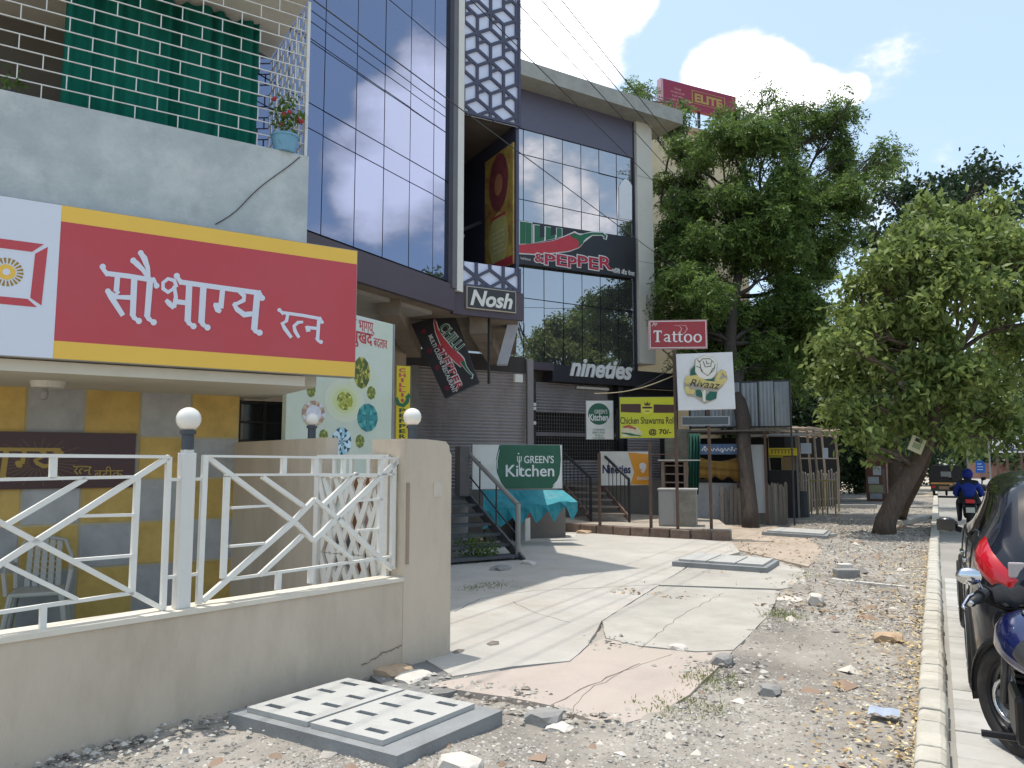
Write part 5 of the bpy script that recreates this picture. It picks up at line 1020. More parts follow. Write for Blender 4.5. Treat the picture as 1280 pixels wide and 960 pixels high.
# wall of posters and green cloth beside the stall
tag(MB().obox(at(847, 560, 20.5), RV*.34, FH*.05, ZV*.5).build('panel', M('poster wall', (120, 116, 104), .8, var=.3, vs=4)), 'grey panel with faded posters behind the tall cupboard', 'panel')
mb = MB(); n = 14; vs = []
for i in range(n+1):
    a = at(861+i, 542, 19.6); b = at(860+i*.9, 618, 19.6); o = FH*(.06*math.sin(i*1.7)); vs += [a+o, a.lerp(b, .5)+o*1.3, b+o]
mb.add(vs, [(3*i+k, 3*i+3+k, 3*i+4+k, 3*i+1+k) for i in range(n) for k in range(2)]); gn = mb.build('net_curtain', M('dark green netting', (18, 72, 60), .9, var=.25, vs=5), smooth=True); gn.modifiers.new('thickness', 'SOLIDIFY').thickness = .01
tag(gn, 'dark green netting hanging at the left end of the food stall', 'curtain')
# ================================================================ stalls, hut, hoardings
ST = Pl(pd(866, 20.3).to_2d(), 80); sl = lambda x: ST.px(x, 575)[0]; szz = lambda y: ST.px(900, y)[1]
stall = thing('food_stall', ST.w(sl(905), 0, -1), 'dark food stall with striped orange cloth and a blue banner behind the neem trunk', 'stall')
ST.box(MB(), sl(864), sl(960), 0, szz(545), -2.2, -2.1).build('dark_backing', dark_m, stall)
for x in (866, 922, 957): ST.box(MB(), sl(x)-.03, sl(x)+.03, 0, szz(540), -.05, .01).build('post', rust, stall)
ST.box(MB(), sl(862), sl(962), szz(540), szz(538), -2.2, .3).build('roof', M('rusted sheet', (96, 90, 86), .7, var=.2), stall)
ST.box(MB(), sl(866), sl(925), .0, szz(604), -.3, -.2).build('counter', M('pale counter', (176, 176, 176), .6, var=.1, dirt=(110, 106, 104), da=.4), stall)
mb = MB(); n = 24; vs = []
for i in range(n+1):
    t = i/n; sag = .16*math.sin(t*math.pi); o = .05*math.sin(i*1.2); zt_, zb_ = szz(571)-sag*.7, szz(600)+.05*math.sin(i*.8)
    for k in range(6): vs.append(ST.w(sl(873)+(sl(924)-sl(873))*t, zt_+(zb_-zt_)*k/5+sag*.3*(k/5), .04+o*(.3+.7*k/5)))
mb.add(vs, [(6*i+k, 6*i+6+k, 6*i+7+k, 6*i+1+k) for i in range(n) for k in range(5)])
oc = mb.build('cloth', M('striped orange cloth', (128, 98, 44), .9, var=.5, vs=2.2, stretch=(.4, .4, 7), dirt=(96, 52, 30), da=.6, ds=1), smooth=True); oc.modifiers.new('thickness', 'SOLIDIFY').thickness = .01; tag(oc, 'sagging striped orange cloth hung across the food stall', 'cloth')
blb = signboard('stall_banner', ST.offset(.06), (sl(871), szz(568), sl(924), szz(555)), .02, M('blue banner', (84, 106, 140), .6, var=.12, vs=5), M('blue banner edge', (84, 106, 140), .6), 'faded blue cloth banner with white lettering along the food stall', 'banner')
strokes(ST.offset(.06), [('s', [(876+i*1.5, 562+2.2*math.sin(i*2.1+.3*math.sin(i))) for i in range(31)], [.7+.9*abs(math.sin(i*1.3)) for i in range(31)]), ('d', (881, 559), 1.6), ('d', (903, 564.5), 1.4), ('d', (915, 559.5), 1.2)], lambda p: ST.offset(.06).px(*p), .004, ww, blb)
tag(ST.box(MB(), sl(925), sl(955), .3, szz(556), -.2, -.12).build('panel', M('white partition', (176, 180, 180), .6, var=.06)), 'plain white partition behind the neem trunk', 'panel')
sm = facing(975, 22, -10); syr = (sm.px(958, 565)[0], sm.px(975, 570)[1], sm.px(997, 565)[0], sm.px(975, 559.5)[1]); sy = signboard('stall_sign', sm, syr, .03, M('bright yellow vinyl', (214, 190, 30)), black_m, 'small yellow sign over the dark snack counter')
strokes(sm, [('s', [(965+i*4.2, 562.5+.5*(i % 2)), (965+i*4.2, 567)], 1.2) for i in range(7)]+[('s', [(964, 562.3), (992, 562.3)], .9)], lambda p: sm.px(*p), .004, M('dull brown print', (120, 90, 30), .6), sy)
snk = thing('snack_counter', sm.w(0, 0, -.6), 'dark snack counter with yellow trim beneath the small yellow sign', 'stall'); s_a, s_b = sm.px(956, 575)[0], sm.px(999, 575)[0]
sm.box(MB(), s_a, s_b, 0, 1.35, -.9, -.3).build('counter', M('blackened counter', (44, 42, 44), .7, var=.2), snk); sm.box(MB(), s_a, s_b-.4, 1.72, 1.76, -.5, -.2).build('shelf', lime, snk)
for q in (s_a, s_b): sm.box(MB(), q-.03, q+.03, 0, 2.5, -.33, -.27).build('post', M('grey post', (130, 128, 126), .6), snk)
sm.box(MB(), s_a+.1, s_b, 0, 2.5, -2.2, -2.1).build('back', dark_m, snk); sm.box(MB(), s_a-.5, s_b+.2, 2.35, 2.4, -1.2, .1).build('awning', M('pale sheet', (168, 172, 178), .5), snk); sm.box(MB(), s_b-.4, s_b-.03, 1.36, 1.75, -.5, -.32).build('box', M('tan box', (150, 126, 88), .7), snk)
# thatch canopy of sticks on poles
hc = pd(1012, 25); hut = thing('thatched_shelter', (hc.x, hc.y, 0), 'open shelter roofed with bare bamboo sticks on crooked poles', 'shelter'); bam = M('bleached bamboo', (176, 158, 138), .8, var=.2, ov=.2); rH = random.Random(5)
mb = MB()
for i in range(110):
    x = rH.uniform(938, 1042); d = rH.uniform(22.5, 26.5); y = 536+rH.uniform(-4, 7)+(x-990)*.05; a = at(x, y, d); dirv = (RV*rH.uniform(.5, 1)+FH*rH.uniform(-.6, .6)).normalized(); L_ = rH.uniform(.5, 1.3); mb.tube([a-dirv*L_*.5, a+dirv*L_*.5-ZV*rH.uniform(0, .12)], [.022, .013], 5)
tag(mb.build('thatch', bam, hut), kind='stuff')
for (x, d) in ((960, 23), (999, 23.2), (1011, 24.5), (1019, 23.4), (1046, 25), (1029, 26)):
    p = pd(x, d); MB().tube([(p.x, p.y, 0), (p.x+.04, p.y, 1.3), (p.x-.02, p.y, 2.6)], .035, 7).build('pole', bam, hut)
rp_ = [pd(1000, 24), pd(1046, 25)]; MB().beam((rp_[0].x, rp_[0].y, 1.7), (rp_[1].x, rp_[1].y, 1.7), .04).build('rail', bam, hut); MB().beam((rp_[0].x, rp_[0].y, 2.5), (rp_[1].x, rp_[1].y, 2.5), .05).build('rail', bam, hut)
pa, pb2 = pd(940, 27), pd(1046, 27.8); tag(MB().beam((pa.x, pa.y, 1.3), (pb2.x, pb2.y, 1.3), .1, 2.6).build('dark_backing', dark_m), 'dark upright box standing in for the shade behind the bamboo shelter', 'wall')  # dark box put in for the deep shade behind the shelter
for (x0, x1, y0, y1, d, lab) in ((1001, 1014, 554, 567, 23.2, 'pale blue notice hung from the bamboo shelter'), (1029, 1035, 560, 573, 24.5, 'narrow white paper hung at the right end of the bamboo shelter')):
    a = at((x0+x1)/2, (y0+y1)/2, d); w_ = (x1-x0)/1920*d; h_ = (y1-y0)/1920*d; tag(MB().obox(a, RV*w_, FH*.012, ZV*h_).build('notice', M('pale blue paper', (190, 200, 214), .7, var=.05)), lab, 'notice')
# corrugated hoarding backs
zinc = M('galvanised sheet', (132, 138, 143), .42, metal=.55, var=.2, vs=1.6, dirt=(112, 112, 110), da=.5, ds=1.4, stretch=(1, 1, .5))
HB = facing(925, 20.2, 6); hb = thing('hoarding', HB.w(0, HB.px(925, 535)[1], 0), 'bare zinc sheet hoarding back on a dark frame behind the neem trunk', 'hoarding'); hx = [HB.px(x, 510)[0] for x in (862, 882, 903, 926, 948, 968, 988)]; hz0, hz1 = HB.px(925, 533)[1], HB.px(925, 478)[1]
for i in range(6):
    sk_ = .02*(i % 2); mb = MB(); vs = []
    for k in range(9):
        s_ = hx[i]+.012+(hx[i+1]-hx[i]-.024)*k/8; o_ = .006*(k % 2); vs += [HB.w(s_, hz0+.01*sk_, o_), HB.w(s_, hz1-sk_, o_)]
    mb.add(vs, [(2*k, 2*k+2, 2*k+3, 2*k+1) for k in range(8)]); mb.build('sheet', zinc, hb)
for z in (hz0, hz1): HB.box(MB(), hx[0], hx[-1], z-.04, z+.03, -.08, -.02).build('frame', black_m, hb)
for i in (0, 1, 3, 4, 6): HB.box(MB(), hx[i]-.02, hx[i]+.02, hz0-(.0 if i % 3 else hz0-.0), hz1, -.081, .02).build('upright', black_m, hb)
# picket fences
pk = M('weathered picket', (128, 120, 112), .85, var=.2, vs=5, stretch=(4, 4, .6), dirt=(96, 88, 82), da=.5, ds=4, ov=.18)
def pickets(pts, n, h, label, w=.085, fade=0):
    """a row of pointed pickets between two plan points"""
    a, b = Vector((*pts[0], 0)), Vector((*pts[1], 0)); t = thing('picket_fence', (a+b)/2, label, 'fence', 'picket fences by the stalls'); u = (b-a).normalized(); nn = Vector((u.y, -u.x, 0))
    for i in range(n):
        p = a.lerp(b, (i+.5)/n); hh = h*random.uniform(.92, 1.05); ln = u*random.uniform(-.02, .02); q = [p-u*w/2, p+u*w/2, p+u*w/2+ln+ZV*(hh-.05), p+ln+ZV*hh, p-u*w/2+ln+ZV*(hh-.05)]
        MB().prism(q, nn*.022).build('picket', pk, t)
    for z in (.25, .75): MB().beam(a+ZV*h*z-nn*.015, b+ZV*h*z-nn*.015, .03, .05).build('rail', pk, t)
F0, F1, F2 = gp(900, 656), gp(939, 656), gp(984, 655); F3, F4 = gp(992, 640), gp(1048, 633)
pickets((F0.to_2d(), F1.to_2d()), 7, 1.02, 'short run of grey pickets under the zinc hoarding, gaps between them')
pickets((F1.to_2d(), F2.to_2d()), 17, 1.05, 'close set grey picket fence running back from the neem trunk')
pickets((pd(994, 25).to_2d(), pd(1046, 27).to_2d()), 16, 1.3, 'far pale picket fence below the bamboo shelter')
yf = thing('slat_stand', pd(1025, 23.4), 'small yellowish slatted frame standing in front of the far pickets', 'frame'); ym = M('yellow wood', (150, 136, 84), .8, var=.2)
for x in (1012, 1020, 1026, 1032, 1042): p = pd(x, 23.4); MB().beam((p.x, p.y, 0), (p.x, p.y, 1.0), .06, .04).build('slat', ym, yf)
p, q = pd(1011, 23.4), pd(1043, 23.4); MB().beam((p.x, p.y, 1.03), (q.x, q.y, 1.03), .05).build('rail', ym, yf)
p = pd(1000, 22.6); tag(MB().tube([(p.x, p.y, 0), (p.x, p.y, .75)], [.22, .2], 12).build('drum', M('dark drum', (62, 64, 66), .7, var=.2)), 'dark drum standing against the far pickets', 'drum')
# brick planter
b0, b1 = gp(1008, 634), gp(1048, 628); bpl = thing('brick_planter', (b0+b1)/2, 'low planter of rough red brown bricks at the end of the picket fence', 'planter'); bm = M('rough brick', (146, 108, 88), .9, var=.2, vs=8, bump=.4, ov=.2)
uu = (b1-b0).normalized(); LL = (b1-b0).length; k = 0; nn = Vector((uu.y, -uu.x, 0)); pr_ = None
for r_ in range(4):
    for i in range(int(LL/.24)+1):
        c = b0+uu*(.24*i+(.12 if r_ % 2 else 0))+ZV*(.05+.085*r_)
        MB().obox(c, uu*.112, nn*.055, ZV*.036).build('brick', bm, bpl)
    for i in range(4): MB().obox(b1+uu*.1-nn*(.15+.24*i)+ZV*(.05+.085*r_), nn*.112, uu*.055, ZV*.036).build('brick', bm, bpl)
# notice booth
nb_ = pd(1094, 31); bo = thing('notice_booth', (nb_.x, nb_.y, 0), 'narrow brown booth covered with pasted papers beside the far pavement', 'booth'); wdk = M('brown booth wood', (110, 74, 60), .7, var=.15)
BO = facing(1094, 31, 8); hw_ = .38
BO.box(MB(), -hw_, hw_, 0, 1.6, -.7, 0).build('body', wdk, bo); BO.poly(MB(), [(-hw_-.05, 1.601), (hw_+.05, 1.601), (hw_*.5, 1.74), (0, 1.78), (-hw_*.5, 1.74)], -.75, .05).build('roof', M('tan roof', (150, 116, 92), .7), bo)
for (a, b, c, d, cc) in ((-.1, .2, 1.05, 1.4, (196, 200, 206)), (-.3, .1, .7, .98, (170, 176, 180)), (-.28, .25, .35, .66, (150, 152, 120)), (-.25, .2, .1, .32, (160, 164, 170)), (.24, .33, .3, 1.3, (120, 110, 104))): BO.box(MB(), a, b, c, d, .001, .012).build('paper', M('paper %d %d %d' % cc, cc, .8, var=.2, vs=6), bo)
# low blocks of masonry along the far path
for (x0, y0, x1, y1, w_, h_, lab, cat) in ((1046, 636, 1095, 636, .2, .14, 'long pale concrete beam lying on the far path', 'concrete beam'), (1122, 657, 1158, 648, .3, .12, 'flat concrete plank lying beside the kerb behind the leaning trunk', 'concrete plank'), (1040, 726, 1136, 736, .07, .03, 'long white plank lying on the gravel', 'plank'), (1008, 668, 1040, 671, .4, .06, 'grey slab lying flat in the tree shade', 'slab')):
    a, b = gp(x0, y0), gp(x1, y1); tag(MB().beam(a+ZV*h_/2, b+ZV*(h_/2), w_, h_).build('plank', M('pale plank', (200, 196, 188), .8, var=.06) if 'plank ' in lab+' ' and 'white' in lab else conc), lab, cat)
def stone(x, y, r, label, m, flat=.6, d=None, cat='stone', seed=0):
    p = gp(x, y); rr = random.Random(seed+int(x)); mb = MB(); b = bmesh.new(); bmesh.ops.create_icosphere(b, subdivisions=2, radius=1)
    off = [rr.uniform(.75, 1.2) for _ in range(7)]
    for v in b.verts:
        c = v.co; k = 1+.25*math.sin(c.x*3.1+off[0]*9)*math.sin(c.y*2.7+off[1]*9)+.12*math.sin(c.z*6+off[2]*5+c.x*4); v.co = Vector((max(-.8, min(.8, c.x*k))*off[3], max(-.8, min(.8, c.y*k))*off[4], max(-.7, min(.7, c.z*k))*flat))
    mb.v = [(p.x+v.co.x*r, p.y+v.co.y*r, r*flat*.5+v.co.z*r) for v in b.verts]; mb.f = [tuple(v.index for v in f.verts) for f in b.faces]; b.free()
    return tag(mb.build('stone', m), label, cat, 'loose stones on the verge')
pale = M('broken concrete', (196, 190, 180), .9, var=.12, vs=8, bump=.5, bs=30); tan_ = M('tan rubble', (176, 152, 124), .9, var=.15, vs=8, bump=.5, bs=30); greyst = M('grey stone', (140, 138, 134), .9, var=.12, vs=8, bump=.4, bs=30)
stone(575, 965, .13, 'tan broken stone at the bottom edge beside the drain cover', pale, .5); stone(1020, 755, .14, 'pale angular concrete lump beside the white plank', pale, .7); stone(985, 750, .2, 'flat white triangular fragment left of the concrete lump', pale, .12)
stone(848, 815, .09, 'small pale lump on the edge of the grey driveway slab', pale, .6); stone(904, 833, .1, 'rounded grey stone at the driveway edge', greyst, .8); stone(962, 869, .12, 'dark flat stone lying in the gravel', greyst, .5); stone(1110, 803, .14, 'tan rounded stone half buried near the kerb', tan_, .5)
stone(680, 905, .12, 'grey stone in the hole beside the drain cover', greyst, .6); stone(700, 912, .09, 'white sliver next to the hole beside the drain cover', pale, .3); stone(486, 842, .2, 'broken tan slab against the boundary wall by the drain cover', tan_, .28); stone(455, 838, .19, 'darker brown slab fragment against the boundary wall', tan_, .25); stone(515, 850, .17, 'creamy flat fragment near the gate pillar', pale, .22)
g_ = gp(1058, 722); cb = MB(); cb.obox(g_+ZV*.06, RV*.16, FH*.09, ZV*.06); tag(cb.build('concrete_block', greyst, bevel=.01), 'grey concrete block lying behind the white plank', 'block'); g_ = gp(1056, 713); tag(MB().obox(g_+ZV*.05, RV*.1, FH*.07, ZV*.05).build('concrete_block', pale, bevel=.01), 'smaller pale block just behind the grey concrete block', 'block')
stone(775, 660, .3, 'pale heap of rubble against the platform edge', pale, .5, cat='rubble'); stone(730, 668, .22, 'broken pale rubble near the teal canopy', tan_, .35, cat='rubble'); stone(712, 672, .2, 'low tan rubble below the platform edge by the canopy', pale, .3, cat='rubble'); stone(660, 707, .16, 'whitish rubble at the foot of the metal stairs', pale, .4, cat='rubble'); stone(626, 714, .2, 'grey rubble under the lowest metal stair', greyst, .35, cat='rubble'); stone(815, 672, .2, 'grey boulder at the foot of the platform', greyst, .4, cat='rubble')
gpp = gp(1105, 894, .05); o = MB(); _v = [gpp+Vector((.045*i-.09+.012*math.sin(j*3.1), .04*j-.07+.014*math.sin(i*2.3), .012+.016*abs(math.sin(i*1.7+j*2.9)))) for i in range(5) for j in range(5)]
o.add(_v, [(5*i+j, 5*i+5+j, 5*i+6+j, 5*i+j+1) for i in range(4) for j in range(4)]); tag(o.build('wrapper', M('pale blue plastic', (166, 176, 192), .4)), 'crumpled pale blue plastic wrapper on the gravel', 'litter')
# ================================================================ trees
bark = M('grey brown bark', (96, 82, 70), .95, var=.3, vs=6, bump=.8, bs=22, stretch=(3, 3, .7), dirt=(60, 52, 46), da=.6, ds=5); bark_d = M('dark bark', (70, 62, 56), .95, var=.3, vs=6, bump=.8, bs=22, stretch=(3, 3, .7))
def limb(mb, a, b, r0, r1, rr, bend=.12, n=7, seg=8):
    a, b = Vector(a), Vector(b); L = (b-a).length; o1 = Vector((rr.gauss(0, 1), rr.gauss(0, 1), abs(rr.gauss(0, .6)))).normalized()*L*bend; o2 = Vector((rr.gauss(0, 1), rr.gauss(0, 1), rr.gauss(0, .4)))*L*.05
    pts = []
    for i in range(seg):
        t = i/(seg-1); pts.append(a.lerp(b, t)+o1*math.sin(t*math.pi)+o2*math.sin(t*math.pi*2.3))
    mb.tube(pts, [r0+(r1-r0)*(i/(seg-1))**.8 for i in range(seg)], n); return pts
def tree(name, label, trunk, radii, blobs, nclump, nleaf, spread, ln, wd, lm, bm=bark, group=None, seed=1, spray=0, droop=.3, shell=.55, cat='tree', flat=0, mc=(0, 1), twigs=True, limbs=99, sub=0):
    rr = random.Random(seed); r = np.random.default_rng(seed); t = thing(name, trunk[0], label, cat, group)
    mb = MB(); mb.tube([Vector(p) for p in trunk], radii, 12); top = Vector(trunk[-1]); mids = [Vector(p) for p in trunk[len(trunk)//2:]]
    vols = np.array([b[3]**2.2 for b in blobs]); vols /= vols.sum(); cl = []
    for k, (x, y, z, rad) in enumerate(blobs):
        c = Vector((x, y, z)); m = max(3, int(nclump*vols[k]))
        if sub:                                   # each lobe breaks up into smaller tufts with gaps between
            for _ in range(sub):
                d = r.normal(0, 1, 3); d[2] = d[2]*.8+.25; d /= np.linalg.norm(d); sc_ = np.array([x, y, z])+d*rad*r.uniform(.45, .95); sr = rad*r.uniform(.24, .46); mm = max(2, m//sub)
                e_ = r.normal(0, 1, (mm, 3)); e_ /= np.linalg.norm(e_, axis=1)[:, None]; cl.append(sc_+e_*sr*(r.random((mm, 1))**.4)*np.array([1, 1, .7]))
            if k < limbs:
                s_ = min(mids, key=lambda p: (p-c).length+(0 if p.z < c.z else 2)); pts = limb(mb, s_, c, radii[-1]*(.75 if rad > .8 else .45), .02, rr, .10)
                for P_ in cl[-sub:]: limb(mb, pts[rr.randrange(4, 7)], P_.mean(0), .022, .007, rr, .1, 5, 6)
            continue
        d = r.normal(0, 1, (m, 3)); d /= np.linalg.norm(d, axis=1)[:, None]; q = rad*(shell+(1-shell)*r.random((m, 1)))**1.0*np.where(r.random((m, 1)) < .25, r.random((m, 1)), 1.0)
        P = np.array([x, y, z])+d*q*np.array([1, 1, .82]); cl.append(P)
        if k < limbs:
            s_ = min(mids, key=lambda p: (p-c).length+(0 if p.z < c.z else 2)); pts = limb(mb, s_, c, radii[-1]*(.75 if rad > .8 else .45), .02, rr, .10)
            if twigs:
                for i in range(0, m, max(1, m//9)): limb(mb, pts[rr.randrange(4, 7)], P[i], .02, .006, rr, .08, 5, 5)
    cl = np.concatenate(cl)
    mb.build('trunk', bm, t, smooth=True)
    v, c = leaves(cl, nleaf, spread, ln, wd, seed+9, droop=droop, spray=spray, flat=flat, mincol=mc[0], maxcol=mc[1])
    leafobj('crown', v, c, lm, t); return t
def pb_(L, d, dz=0, seed=0):
    """crown lobes: (photo column, row, half-size px) at a distance d, spread in depth"""
    rr = random.Random(seed); o = []
    for q in L:
        x, y, rp = q[:3]; dd = d+(q[3] if len(q) > 3 else rr.uniform(-1.3, 1.3)); p = at(x, y, dd); o.append((p.x, p.y, p.z, rp/960*dd))
    return o
lf_neem = leafmat('neem leaves', (40, 62, 28), (128, 154, 78), .4); lf_broad = leafmat('broad leaves', (60, 82, 38), (158, 173, 98), .46); lf_dark = leafmat('dark leaves', (24, 42, 24), (62, 86, 52), .3); lf_far = leafmat('far leaves', (52, 70, 44), (100, 120, 78), .35)
nb = [(797, 108, 16, 7), (803, 135, 18, 6), (842, 160, 26, 4.5), (862, 215, 44, 3.5), (905, 195, 42, 2.5), (955, 178, 44), (1005, 165, 36), (1052, 138, 24), (1035, 160, 24), (1062, 195, 38), (1104, 192, 18), (1082, 232, 30), (1000, 245, 54), (905, 275, 60), (855, 325, 40, 2.4), (838, 385, 34, 2.4), (822, 350, 18, 2.6), (815, 398, 14, 2.4), (960, 345, 60), (1025, 320, 36),
      (900, 395, 52), (960, 430, 48), (882, 440, 34), (1000, 405, 30), (1040, 270, 42), (955, 122, 12), (925, 140, 16), (870, 270, 42, 3), (835, 235, 26, 4), (1120, 205, 10), (930, 330, 55), (985, 300, 50), (950, 240, 50), (900, 445, 46, 1.5), (950, 455, 42, 1.5), (985, 425, 44), (930, 400, 50), (880, 360, 46, 1), (990, 380, 44), (960, 285, 46), (870, 405, 34, 1.5), (832, 300, 24, 3), (826, 410, 22, 2.5), (905, 150, 16), (850, 135, 14, 5), (985, 470, 26), (940, 475, 30), (1010, 360, 34)]
tb = gp(938, 660); tk = [tb-ZV*.1, at(938, 640, 19.2), at(930, 560, 19.6), at(929, 525, 20), at(920, 480, 20.5), at(912, 430, 21), at(918, 370, 21.7), at(930, 310, 22.3)]
neem = tree('neem_tree', 'tall feathery neem tree with a dark crooked trunk rising behind the picket fence', tk, [.22, .19, .17, .19, .17, .16, .14, .11], pb_([(q[0], q[1], q[2], q[3]-2.6) if len(q) > 3 else q for q in nb], 22.6, seed=3), 6400, 44, .15, .125, .045, lf_neem, bark_d, seed=5, spray=11, droop=.25, sub=7)
# leaning broad leaved tree by the kerb
rb = [(1150, 325, 50), (1118, 352, 36), (1082, 415, 34), (1120, 430, 60), (1195, 390, 66), (1255, 350, 56), (1270, 440, 60), (1150, 505, 48), (1220, 490, 52), (1080, 470, 40), (1050, 455, 20), (1235, 295, 34), (1185, 300, 30), (1130, 380, 50), (1180, 460, 55), (1060, 500, 26), (1195, 545, 22), (1250, 515, 26), (1300, 400, 60), (1310, 480, 40), (1300, 330, 40), (1100, 330, 14), (1265, 545, 16)]
tb = gp(1104, 668); tk = [tb-ZV*.1, tb+Vector((.06, .1, .3)), at(1122, 620, 17.3), at(1142, 585, 17.4), at(1158, 550, 17.5), at(1168, 510, 17.6), at(1176, 450, 17.7)]
rb += [(x+random.uniform(-6, 6), y+random.uniform(-6, 6), random.uniform(9, 17)) for x, y in ((1060, 390), (1040, 430), (1075, 360), (1090, 335), (1115, 305), (1140, 290), (1160, 262), (1210, 268), (1245, 262), (1275, 285), (1034, 478), (1045, 520), (1075, 545), (1100, 556),  (1060, 440))]
lt = tree('leaning_tree', 'leaning broad leaved tree with drooping pale foliage beside the kerb', tk, [.27, .22, .2, .19, .18, .15, .11], pb_(rb, 17.6, seed=8), 1200, 24, .17, .2, .09, lf_broad, bark, seed=12, droop=.75, sub=6)
t2 = [gp(1122, 652)-ZV*.1, at(1130, 632, 19.6), at(1150, 595, 19.4), at(1162, 560, 19), at(1172, 520, 18.6)]
tree('leaning_tree', 'second thinner leaning trunk close behind the leaning broad leaved tree', t2, [.17, .14, .12, .11, .08], pb_([(1205, 500, 30), (1180, 480, 30), (1215, 540, 20)], 18.8, seed=4), 160, 22, .2, .13, .055, lf_broad, bark, seed=22, droop=.75)
# darker tall tree beyond
db_ = [(1200, 232, 30), (1128, 245, 22), (1108, 238, 15), (1168, 262, 32), (1240, 222, 22), (1222, 205, 14), (1262, 265, 26), (1088, 300, 20), (1140, 290, 34), (1195, 280, 36), (1085, 265, 8), (1275, 250, 16), (1150, 235, 14), (1210, 330, 40), (1270, 320, 40), (1120, 330, 30)]
p = pd(1118, 27); tree('dark_tree', 'tall dark large leaved tree rising behind the leaning tree', [(p.x, p.y, -.1), (p.x, p.y, 3), (p.x+.9, p.y, 6.5)], [.25, .2, .14], pb_(db_, 27, seed=6), 460, 26, .22, .2, .13, lf_dark, bark_d, seed=31, droop=.7)
# flowering tree behind the shelter and dark mass of trees beyond
fb = [(1000, 470, 40), (960, 440, 30), (1040, 500, 50), (990, 510, 34), (1060, 460, 40), (1015, 430, 30), (1080, 520, 40), (1040, 545, 30, 6), (1090, 560, 34, 7), (1060, 590, 26, 8)]
p = pd(1030, 31); ft = tree('flowering_tree', 'dark glossy tree dotted with white flowers behind the bamboo shelter', [(p.x, p.y, -.1), (p.x, p.y, 2.2), (p.x, p.y, 4)], [.25, .2, .14], pb_(fb, 31, seed=7), 1000, 30, .32, .26, .12, lf_dark, bark_d, seed=41, droop=.3)
v, c = leaves([at(random.uniform(970, 1060), random.uniform(440, 520), 29.3) for _ in range(46)], 7, .12, .14, .1, 44, flat=.5); leafobj('blossom', v, c, leafmat('white blossom', (190, 190, 180), (230, 230, 222), .2), ft)
for i, (x, d, hpx, w_, lab) in enumerate(((1000, 36, 120, 44, 'dark shady tree left of the notice booth, deep behind the shelter'), (1075, 40, 120, 44, 'dark shady tree straight behind the notice booth'), (1120, 44, 110, 40, 'dark shady tree behind the leaning trunks'), (1165, 52, 80, 34, 'dark shady tree above the auto rickshaw'), (955, 33, 110, 36, 'dark shady tree behind the zinc hoarding'))):
    p = pd(x, d); rr = random.Random(i); bl = [(x+rr.uniform(-w_, w_), 560-rr.uniform(-10, hpx), 26+rr.uniform(-6, 10)) for _ in range(12)]
    tree('shade_tree', lab, [(p.x, p.y, -.1), (p.x, p.y, 2.5), (p.x, p.y, 4)], [.25, .2, .15], pb_(bl, d, seed=i), 520, 30, .45, .34, .16, lf_dark, bark_d, group='dark trees behind the stalls', seed=50+i, limbs=4, twigs=False)
# far trees down the road
farp = [(1215, 560, 80), (1240, 540, 90), (1262, 555, 70), (1290, 535, 85), (1320, 540, 75), (1345, 545, 80)]
for i, (x, y, d) in enumerate(farp):
    p = pd(x, d); rr = random.Random(90+i); bl = [(x+rr.uniform(-24, 24), y+rr.uniform(-24, 18), 15+rr.uniform(-3, 5)) for _ in range(10)]
    tree('far_tree', ['hazy far tree behind the small blue road sign', 'hazy far tree between the blue sign and the phone number hoarding', 'hazy far tree directly under the phone number hoarding', 'hazy far tree at the right edge behind the car roof', 'hazy far tree beyond the right edge of the view', 'outermost hazy far tree on the right'][i], [(p.x, p.y, -.1), (p.x, p.y, 3)], [.3, .2], pb_(bl, d, seed=i), 260, 24, .8, .6, .3, lf_far, bark_d, group='far trees down the road', seed=70+i, limbs=4, twigs=False)
# trees and a pale block across the road (seen in the mirror glass)
for i, (x, y, h, lab) in enumerate(((13, 19.5, 11.5, 'sparse tree across the road mirrored in the second glass front'), (14, 25, 10, 'bushy tree across the road mirrored low in the second glass front'), (15.5, 12, 8, 'tree across the road mirrored faintly in the blue glass'))):
    rr = random.Random(120+i); bl = [(x+rr.uniform(-2.4, 2.4), y+rr.uniform(-2.6, 2.6), h*rr.uniform(.4, 1), rr.uniform(.5, 1.0)) for _ in range(14 if i else 11)]
    tree('roadside_tree', lab, [(x, y, -.1), (x+.2, y, h*.25), (x-.1, y+.1, h*.45)], [.25, .2, .15], bl, 170 if i != 1 else 420, 20, .22, .16, .07, lf_broad, bark_d, group='trees across the road', seed=130+i)
ob = thing('far_building', (26, 26, 0), 'pale grey building across the road, mirrored in the second glass front', 'building')
MB().box(22, 30, 14, 40, 0, 6.2).build('walls', M('pale distant paint', (196, 198, 204), .8, var=.05), ob); MB().box(21.6, 30.4, 13.6, 40.4, 6.2, 6.5).build('roof', conc, ob)
for j in range(1):
    for i in range(7): MB().box(21.95, 22.01, 15.5+i*3.4, 17.2+i*3.4, 1.6+j*3.8, 3.2+j*3.8).build('window', M('dark window glass', (40, 42, 48)), ob)
